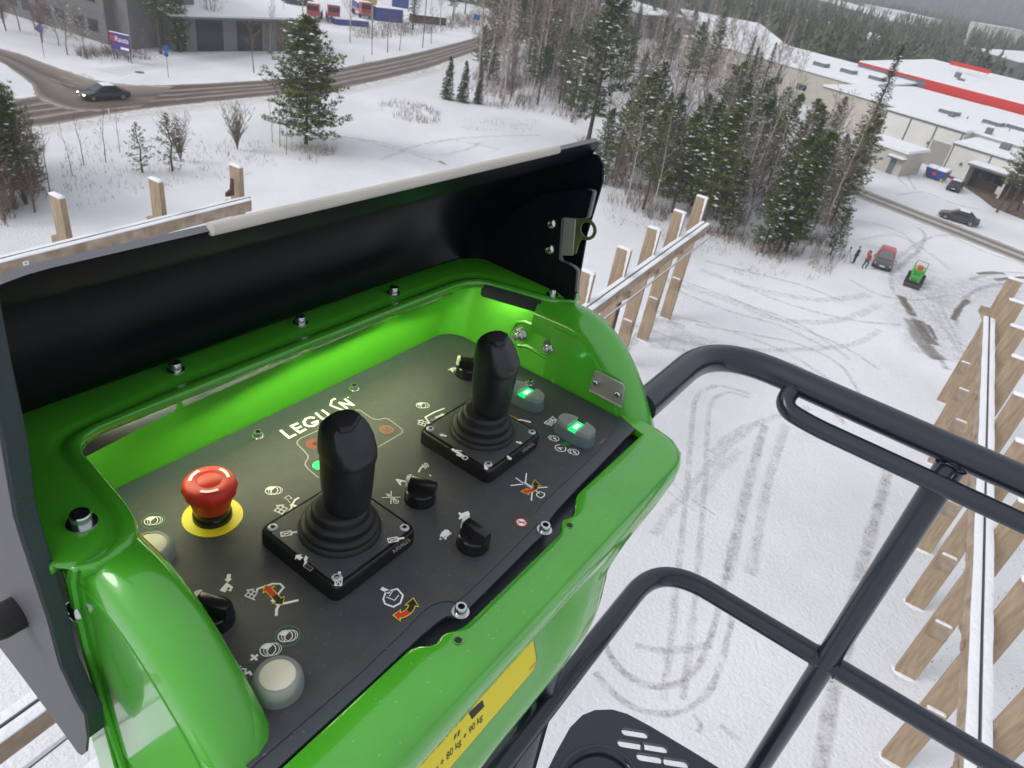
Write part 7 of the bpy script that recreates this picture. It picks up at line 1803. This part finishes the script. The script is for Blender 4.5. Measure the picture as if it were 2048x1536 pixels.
def person(at, rz, label, pose, jacket, trousers, hat):
    t = empty('person', (at[0], at[1], 0), rz); tag(t, label, 'person')
    J = dict(pose)
    E = [('pelvis', 'spine'), ('spine', 'chest'), ('chest', 'neck'), ('neck', 'head'), ('head', 'crown')]
    for s_ in 'LR': E += [('chest', 'sho' + s_), ('sho' + s_, 'elb' + s_), ('elb' + s_, 'wri' + s_), ('wri' + s_, 'palm' + s_), ('pelvis', 'hip' + s_), ('hip' + s_, 'kne' + s_), ('kne' + s_, 'ank' + s_), ('ank' + s_, 'toe' + s_)]
    rad = dict(pelvis=(.14, .11), spine=(.13, .10), chest=(.17, .11), neck=.055, head=(.075, .09), crown=.085, sho=.065, elb=.045, wri=.032, palm=.04, hip=.09, kne=.060, ank=.042, toe=.045)
    P = {n: (v, rad[n.rstrip('LR')]) for n, v in J.items()}
    for s_ in 'LR':
        w, e = Vector(J['wri' + s_]), Vector(J['elb' + s_]); d = (w - e).normalized(); P['palm' + s_] = (tuple(w + d * .08), .036)
        side = d.orthogonal().normalized()
        for i in range(5):
            off = side * (.028 * (i - 1.5)) if i < 4 else side * -.05
            P[f'f{i}' + s_] = (tuple(w + d * (.10 if i < 4 else .06) + off * .7), .011); P[f'g{i}' + s_] = (tuple(w + d * ((.165 + .012 * (1.5 - abs(i - 1.5))) if i < 4 else .11) + off), .009)
            E += [('palm' + s_, f'f{i}' + s_), (f'f{i}' + s_, f'g{i}' + s_)]
    hd, cr = Vector(J['head']), Vector(J['crown']); fw = Vector((0, -1, 0))
    P['nose'] = (tuple(hd * .6 + cr * .4 + fw * .10), .016); E.append(('head', 'nose'))
    body = skin_mesh('body', P, E, 'skin', t, 'pelvis')
    for s_ in (-1, 1):
        mb = MB(); c = hd * .5 + cr * .5 + fw * .088 + Vector((s_ * .034, 0, .01)); mb.lathe([(.0001, -.012), (.011, -.006), (.012, 0), (.011, .006), (.0001, .012)], c, 8, axis='y'); mb.build('eye', M['c_black'], body)
    def sub(ns, grow): return {n: (P[n][0], tuple(x + grow for x in P[n][1]) if isinstance(P[n][1], tuple) else P[n][1] + grow) for n in ns}
    jn = sub(['pelvis', 'spine', 'chest', 'shoL', 'shoR', 'elbL', 'elbR', 'wriL', 'wriR'], .030)
    skin_mesh('jacket', jn, [e for e in E if e[0] in jn and e[1] in jn], jacket, t, 'chest')
    tn = sub(['pelvis', 'hipL', 'hipR', 'kneL', 'kneR', 'ankL', 'ankR'], .022); tn['pelvis'] = (P['pelvis'][0], (.145, .115))
    skin_mesh('trousers', tn, [e for e in E if e[0] in tn and e[1] in tn], trousers, t, 'pelvis')
    for s_ in 'LR': bn = sub(['ank' + s_, 'toe' + s_], .018); skin_mesh('boot', bn, [('ank' + s_, 'toe' + s_)], 'boots', t, 'ank' + s_)
    mb = MB(); c = cr + Vector((0, .01, -.01)); mb.lathe([(.102, -.045), (.106, -.02), (.104, .03), (.080, .08), (.035, .105), (.0001, .11)], c, 16); mb.build('hat' if hat != 'hair' else 'hair', M[hat], t, 60)
std = dict(pelvis=(0, 0, .95), spine=(0, 0, 1.12), chest=(0, .01, 1.34), neck=(0, -.01, 1.50), head=(0, -.03, 1.58), crown=(0, -.02, 1.70), shoL=(.19, .01, 1.40), shoR=(-.19, .01, 1.40), elbL=(.27, .04, 1.12), elbR=(-.27, .04, 1.12), wriL=(.28, -.08, .90), wriR=(-.26, -.10, .92), hipL=(.10, 0, .90), hipR=(-.10, 0, .90), kneL=(.11, -.02, .50), kneR=(-.11, -.02, .50), ankL=(.12, .02, .10), ankR=(-.12, .02, .10), toeL=(.13, -.15, .05), toeR=(-.13, -.15, .05))
person((30.01, 66.84), -2.35, 'person in a navy jacket, dark trousers and red hat standing beside the tripod', std, 'navy', 'olive_trousers', 'red_hat')
wave = dict(std); wave.update(elbR=(-.30, -.02, 1.66), wriR=(-.16, -.05, 1.90), kneL=(.12, -.20, .52), ankL=(.14, -.02, .14), toeL=(.15, -.18, .06), kneR=(-.11, .02, .50), ankR=(-.13, .10, .10), toeR=(-.13, -.07, .05))
person((30.75, 65.97), 0.35, 'person in red jacket and blue jeans waving one arm beside the parked car', wave, 'red_jacket', 'jeans', 'hair')
t = empty('camera_tripod', (*(29.22, 66.83), 0)); tag(t, 'thin black tripod standing in the snow left of the two people', 'tripod')
for i in range(3):
    mb = MB(); mb.tube([(0, 0, 1.35), (.55 * cos(i * 2.1), .55 * sin(i * 2.1), 0)], .022, 6); mb.build('leg', M['dark_steel'], t)
mb = MB(); mb.box((0, 0, 1.45), (.12, .12, .2)); mb.build('head', M['black_rubber'], t)
# skip
t = empty('waste_skip', (*(56.63, 112.55), 0), atan2(-.722, .692)); tag(t, 'blue waste container with a snow covered lid and yellow corners by the white annex', 'container')
mb = MB(); mb.loft([[(x * 1.25, y * .85, .18) for x, y in ((-1, -1), (1, -1), (1, 1), (-1, 1))], [(x * 1.45, y * 1.0, 1.45) for x, y in ((-1, -1), (1, -1), (1, 1), (-1, 1))]]); mb.build('bin', M['blue'], t)
mb = MB(); mb.loft([[(x, -1.02, 1.46), (x, 1.02, 1.46), (x, .9, 1.80), (x, -.3, 1.86), (x, -1.0, 1.62)] for x in (-1.48, -.04)]); o = mb.build('snow_lid', M['snow'], t); bevel(o, .08)
mb = MB(); mb.loft([[(x, -1.02, 1.46), (x, 1.02, 1.46), (x, .9, 1.80), (x, -.3, 1.86), (x, -1.0, 1.62)] for x in (.04, 1.48)]); o = mb.build('snow_lid', M['snow'], t); bevel(o, .08)
for s_ in (-1, 1): mb = MB(); mb.box((s_ * 1.25, -.9, .25), (.3, .2, .5)); mb.build('corner_foot', M['strap'], t)
mb = MB(); mb.lathe([(.0001, -.01), (.28, -.01), (.28, .01), (.0001, .01)], (0, -1.0, .85), 16, axis='y'); o = mb.build('round_sticker', M['red_print'], t)
# trucks in the yard at the top
def truck(at, rz, label, crane=True, load=None):
    t = empty('truck', (*at, 0), rz); tag(t, label, 'truck')
    def A_(n, m, c, d, bv=.05, par=t): mb = MB(); mb.box(c, d); o = mb.build(n, M[m], par); bevel(o, bv); return o
    A_('cab', 'c_red', (2.9, 0, 1.95), (1.9, 2.35, 2.3), .15); A_('cab_snow', 'snow', (2.9, 0, 3.18), (1.7, 2.1, .16), .07)
    A_('windscreen', 'glass', (3.87, 0, 2.35), (.04, 2.0, .85), .0)
    for s_ in (-1, 1): A_('side_window', 'glass', (3.05, s_ * 1.185, 2.35), (1.0, .03, .75), 0); A_('headlight', 'lamp_clear', (3.88, s_ * .85, 1.05), (.06, .35, .2), .02)
    A_('bumper', 'trim', (3.85, 0, .75), (.25, 2.4, .4)); A_('chassis', 'dark_steel', (-.6, 0, .95), (6.6, .9, .3)); A_('bed', 'c_red', (-1.1, 0, 1.25), (5.0, 2.4, .25)); A_('bed_snow', 'snow', (-1.1, 0, 1.45), (4.8, 2.2, .16), .06)
    for x in (2.7, -1.6, -2.8):
        for s_ in (-1, 1): mb = MB(); mb.lathe([(.2, -.14), (.48, -.15), (.52, -.08), (.52, .08), (.48, .15), (.2, .14)], (x, s_ * 1.05, .52), 16, axis='y'); mb.build('wheel', M['tyre'], t, 40)
    if crane:
        mb = MB(); mb.tube([(1.5, 0, 1.4), (1.5, 0, 3.0), (-1.0, 0, 2.6), (-3.2, .3, 2.0)], .13, 6); mb.build('crane_arm', M['c_red'], t, 40)
    if load: A_('load', load, (-1.1, 0, 2.0), (4.6, 2.2, 1.2)); A_('load_snow', 'snow', (-1.1, 0, 2.66), (4.5, 2.1, .16), .06)
    return t
truck((-51.72, 152.55), -1.35, 'red flatbed truck with a folded crane in the yard, the left of the three'); truck((-49.13, 155.47), -1.2, 'red truck with a snow covered windscreen in the yard, the middle of the three', False); truck((-46.99, 168.47), -1.0, 'red truck cab with a blue tarpaulin load, the right of the three', False, 'blue')
def crate(n, at, rz, d, m, label, cat):
    t = empty(n, (*at, 0), rz); tag(t, label, cat)
    mb = MB(); mb.box((0, 0, d[2] / 2), d); o = mb.build('shell', M[m], t); bevel(o, .04)
    mb = MB(); mb.box((0, 0, d[2] + .1), (d[0] * .97, d[1] * .97, .2)); o = mb.build('snow_cover', M['snow'], t); bevel(o, .08)
crate('container', (-41.16, 168.51), .6, (6, 2.4, 2.5), 'blue', 'long dull blue container behind the row of street trees', 'container')
crate('trailer_box', (-44.91, 153.35), .7, (7, 2.2, 1.0), 'blue', 'low blue trailer under snow before the red trucks', 'trailer')
crate('tarpaulin_stack', (-45.08, 196.63), .3, (4, 2.6, 2.6), 'c_bluebright' if 'c_bluebright' in M else 'blue', 'bright blue stack under snow at the top edge', 'stack')
crate('timber_stack', (-34.12, 177.23), .6, (8, 2.5, 1.5), 'wood_brown', 'brown stack of goods under snow behind the street trees', 'stack')
crate('machine', (-50.65, 186.87), .5, (4, 2.2, 2.2), 'strap', 'yellow machine partly hidden behind the red trucks', 'machine')
# signs and posts
def pole(n, at, h, r, label, cat, m='trim'):
    t = empty(n, (*at, 0)); tag(t, label, cat); mb = MB(); mb.tube([(0, 0, 0), (0, 0, h)], r, 8); mb.build('pole', M[m], t, 60); return t
M['sign_blue'] = mat('sign_blue', (0.02, 0.13, 0.50), rough=.4); M['purple'] = mat('purple_board', (0.085, 0.035, 0.22), rough=.5); M['violet'] = mat('violet_disc', (0.16, 0.12, 0.30), rough=.5)
t = pole('road_sign', (-47.4, 87.18), 3.6, .035, 'round blue foot and cycle path sign on a thin post beside the road', 'sign'); q = atan2((-47.4, 87.18)[1], (-47.4, 87.18)[0]) + pi / 2
def face(t, z, r, m, rz): mb = MB(); mb.lathe([(.0001, -.02), (r, -.02), (r, .02), (.0001, .02)], (0, 0, 0), 20, axis='y'); o = mb.build('sign_face', M[m], t, 30); o.location = (0, 0, z); o.rotation_euler = (0, 0, rz); return o
face(t, 3.3, .36, 'sign_blue', q); face(t, 2.6, .26, 'sign_blue', q)
t = pole('round_sign', (-61.65, 85.81), 3.0, .035, 'round purple sign seen on a thin post at the upper left by the side road', 'sign'); face(t, 3.1, .38, 'violet', q)
t = pole('road_sign', (-21.53, 164.74), 4.2, .04, 'blue square road sign far along the main road near the grove', 'sign')
mb = MB(); mb.box((0, 0, 0), (1.3, .05, 1.0)); o = mb.build('sign_face', M['sign_blue'], t); o.location = (0, 0, 4.4); o.rotation_euler = (0, 0, 1.4 + pi / 2 * 0)
o.rotation_euler = (0, 0, 1.67 - pi / 2)
t = pole('lamp_post', (-27.98, 142.53), 11, .09, 'grey street lamp post beside the far footpath', 'lamp post'); mb = MB(); mb.tube([(0, 0, 10.9), (.4, -.3, 11.4), (1.6, -1.0, 11.6)], .05, 6); mb.build('lamp_arm', M['trim'], t)
pole('marker_post', (-43.03, 67.58), 1.1, .05, 'white roadside marker post at the near edge of the main road', 'post', 'wall_white'); pole('marker_post', (-32.42, 118.68), 1.0, .04, 'thin marker post at the far edge of the main road', 'post', 'trim')
pole('flag_pole', (-45.33, 115.39), 11, .06, 'white flag pole at the right end of the low grey building, the left of two', 'flag pole', 'wall_white'); pole('flag_pole', (-45.59, 119.8), 11, .06, 'white flag pole at the right end of the low grey building, the right of two', 'flag pole', 'wall_white')
t = empty('utility_box', (*(-18.96, 160.16), 0)); tag(t, 'white notice board on the road edge at the left end of the grove', 'board'); mb = MB(); mb.box((0, 0, 1.2), (1.6, .1, 1.1)); mb.build('board', M['wall_white'], t)
for s_ in (-1, 1): mb = MB(); mb.box((s_ * .7, 0, .35), (.08, .08, .7)); mb.build('leg', M['trim'], t)
mb = MB(); mb.lathe([(.0001, .0), (.55, .0), (.5, .05), (.0001, .06)], (0, 0, 0), 16); o = mb.build('manhole_cover', M['trim'], None, 40); o.location = (*(-50.94, 87.18), .01); tag(o, 'dark round manhole cover in the snowy footpath', 'manhole')
# billboard
b0, b1 = (-56.54, 91.21), (-53.91, 90.72)
bx = Vector(b1) - Vector(b0); bl_ = bx.length
t = empty('billboard', (*b0, 0), atan2(bx.y, bx.x)); tag(t, 'purple billboard with white lettering standing in the snow before the dark building', 'billboard')
bw, bh, bz = 2.75, 1.9, 1.25
for x in (.15, bw - .15): mb = MB(); mb.tube([(x, .1, 0), (x, .1, bz + bh)], .06, 8); mb.build('leg', M['trim'], t)
mb = MB(); mb.box((bw / 2, 0, bz + bh / 2), (bw, .10, bh)); bd = mb.build('board', M['purple'], t)
text('Rauta', (.70, bz + .98), .86, -.060, M['white_print'], bd, plane='y', bold=.004)
mb = MB(); mb.plate([(.10, bz + .92), (.62, bz + .92), (.62, bz + 1.62), (.10, bz + 1.62)], 'y', -.0545, -.052); mb.build('red_mark', M['red_print'], bd)
text('K', (.16, bz + .98), .80, -.060, M['red_print'], bd, plane='y')
mb = MB(); mb.plate([(1.4, bz + .16), (2.6, bz + .16), (2.6, bz + .42), (1.4, bz + .42)], 'y', -.0545, -.052); mb.build('white_panel', M['white_print'], bd)
text('nyt', (.16, bz + .35), .42, -.056, M['violet'], bd, plane='y')
mb = MB(); mb.box((bw / 2, 0, bz + bh + .05), (bw, .14, .10)); mb.build('snow_edge', M['snow'], t)
t = empty('small_board', (*(-55.24, 91.16), 0), atan2(bx.y, bx.x)); tag(t, 'small dark board on two legs under the billboard', 'board'); mb = MB(); mb.box((0, 0, .85), (1.2, .08, .5)); mb.build('board', M['trim'], t)
for s_ in (-1, 1): mb = MB(); mb.box((s_ * .8, 0, .33), (.08, .08, .66)); mb.build('leg', M['trim'], t)
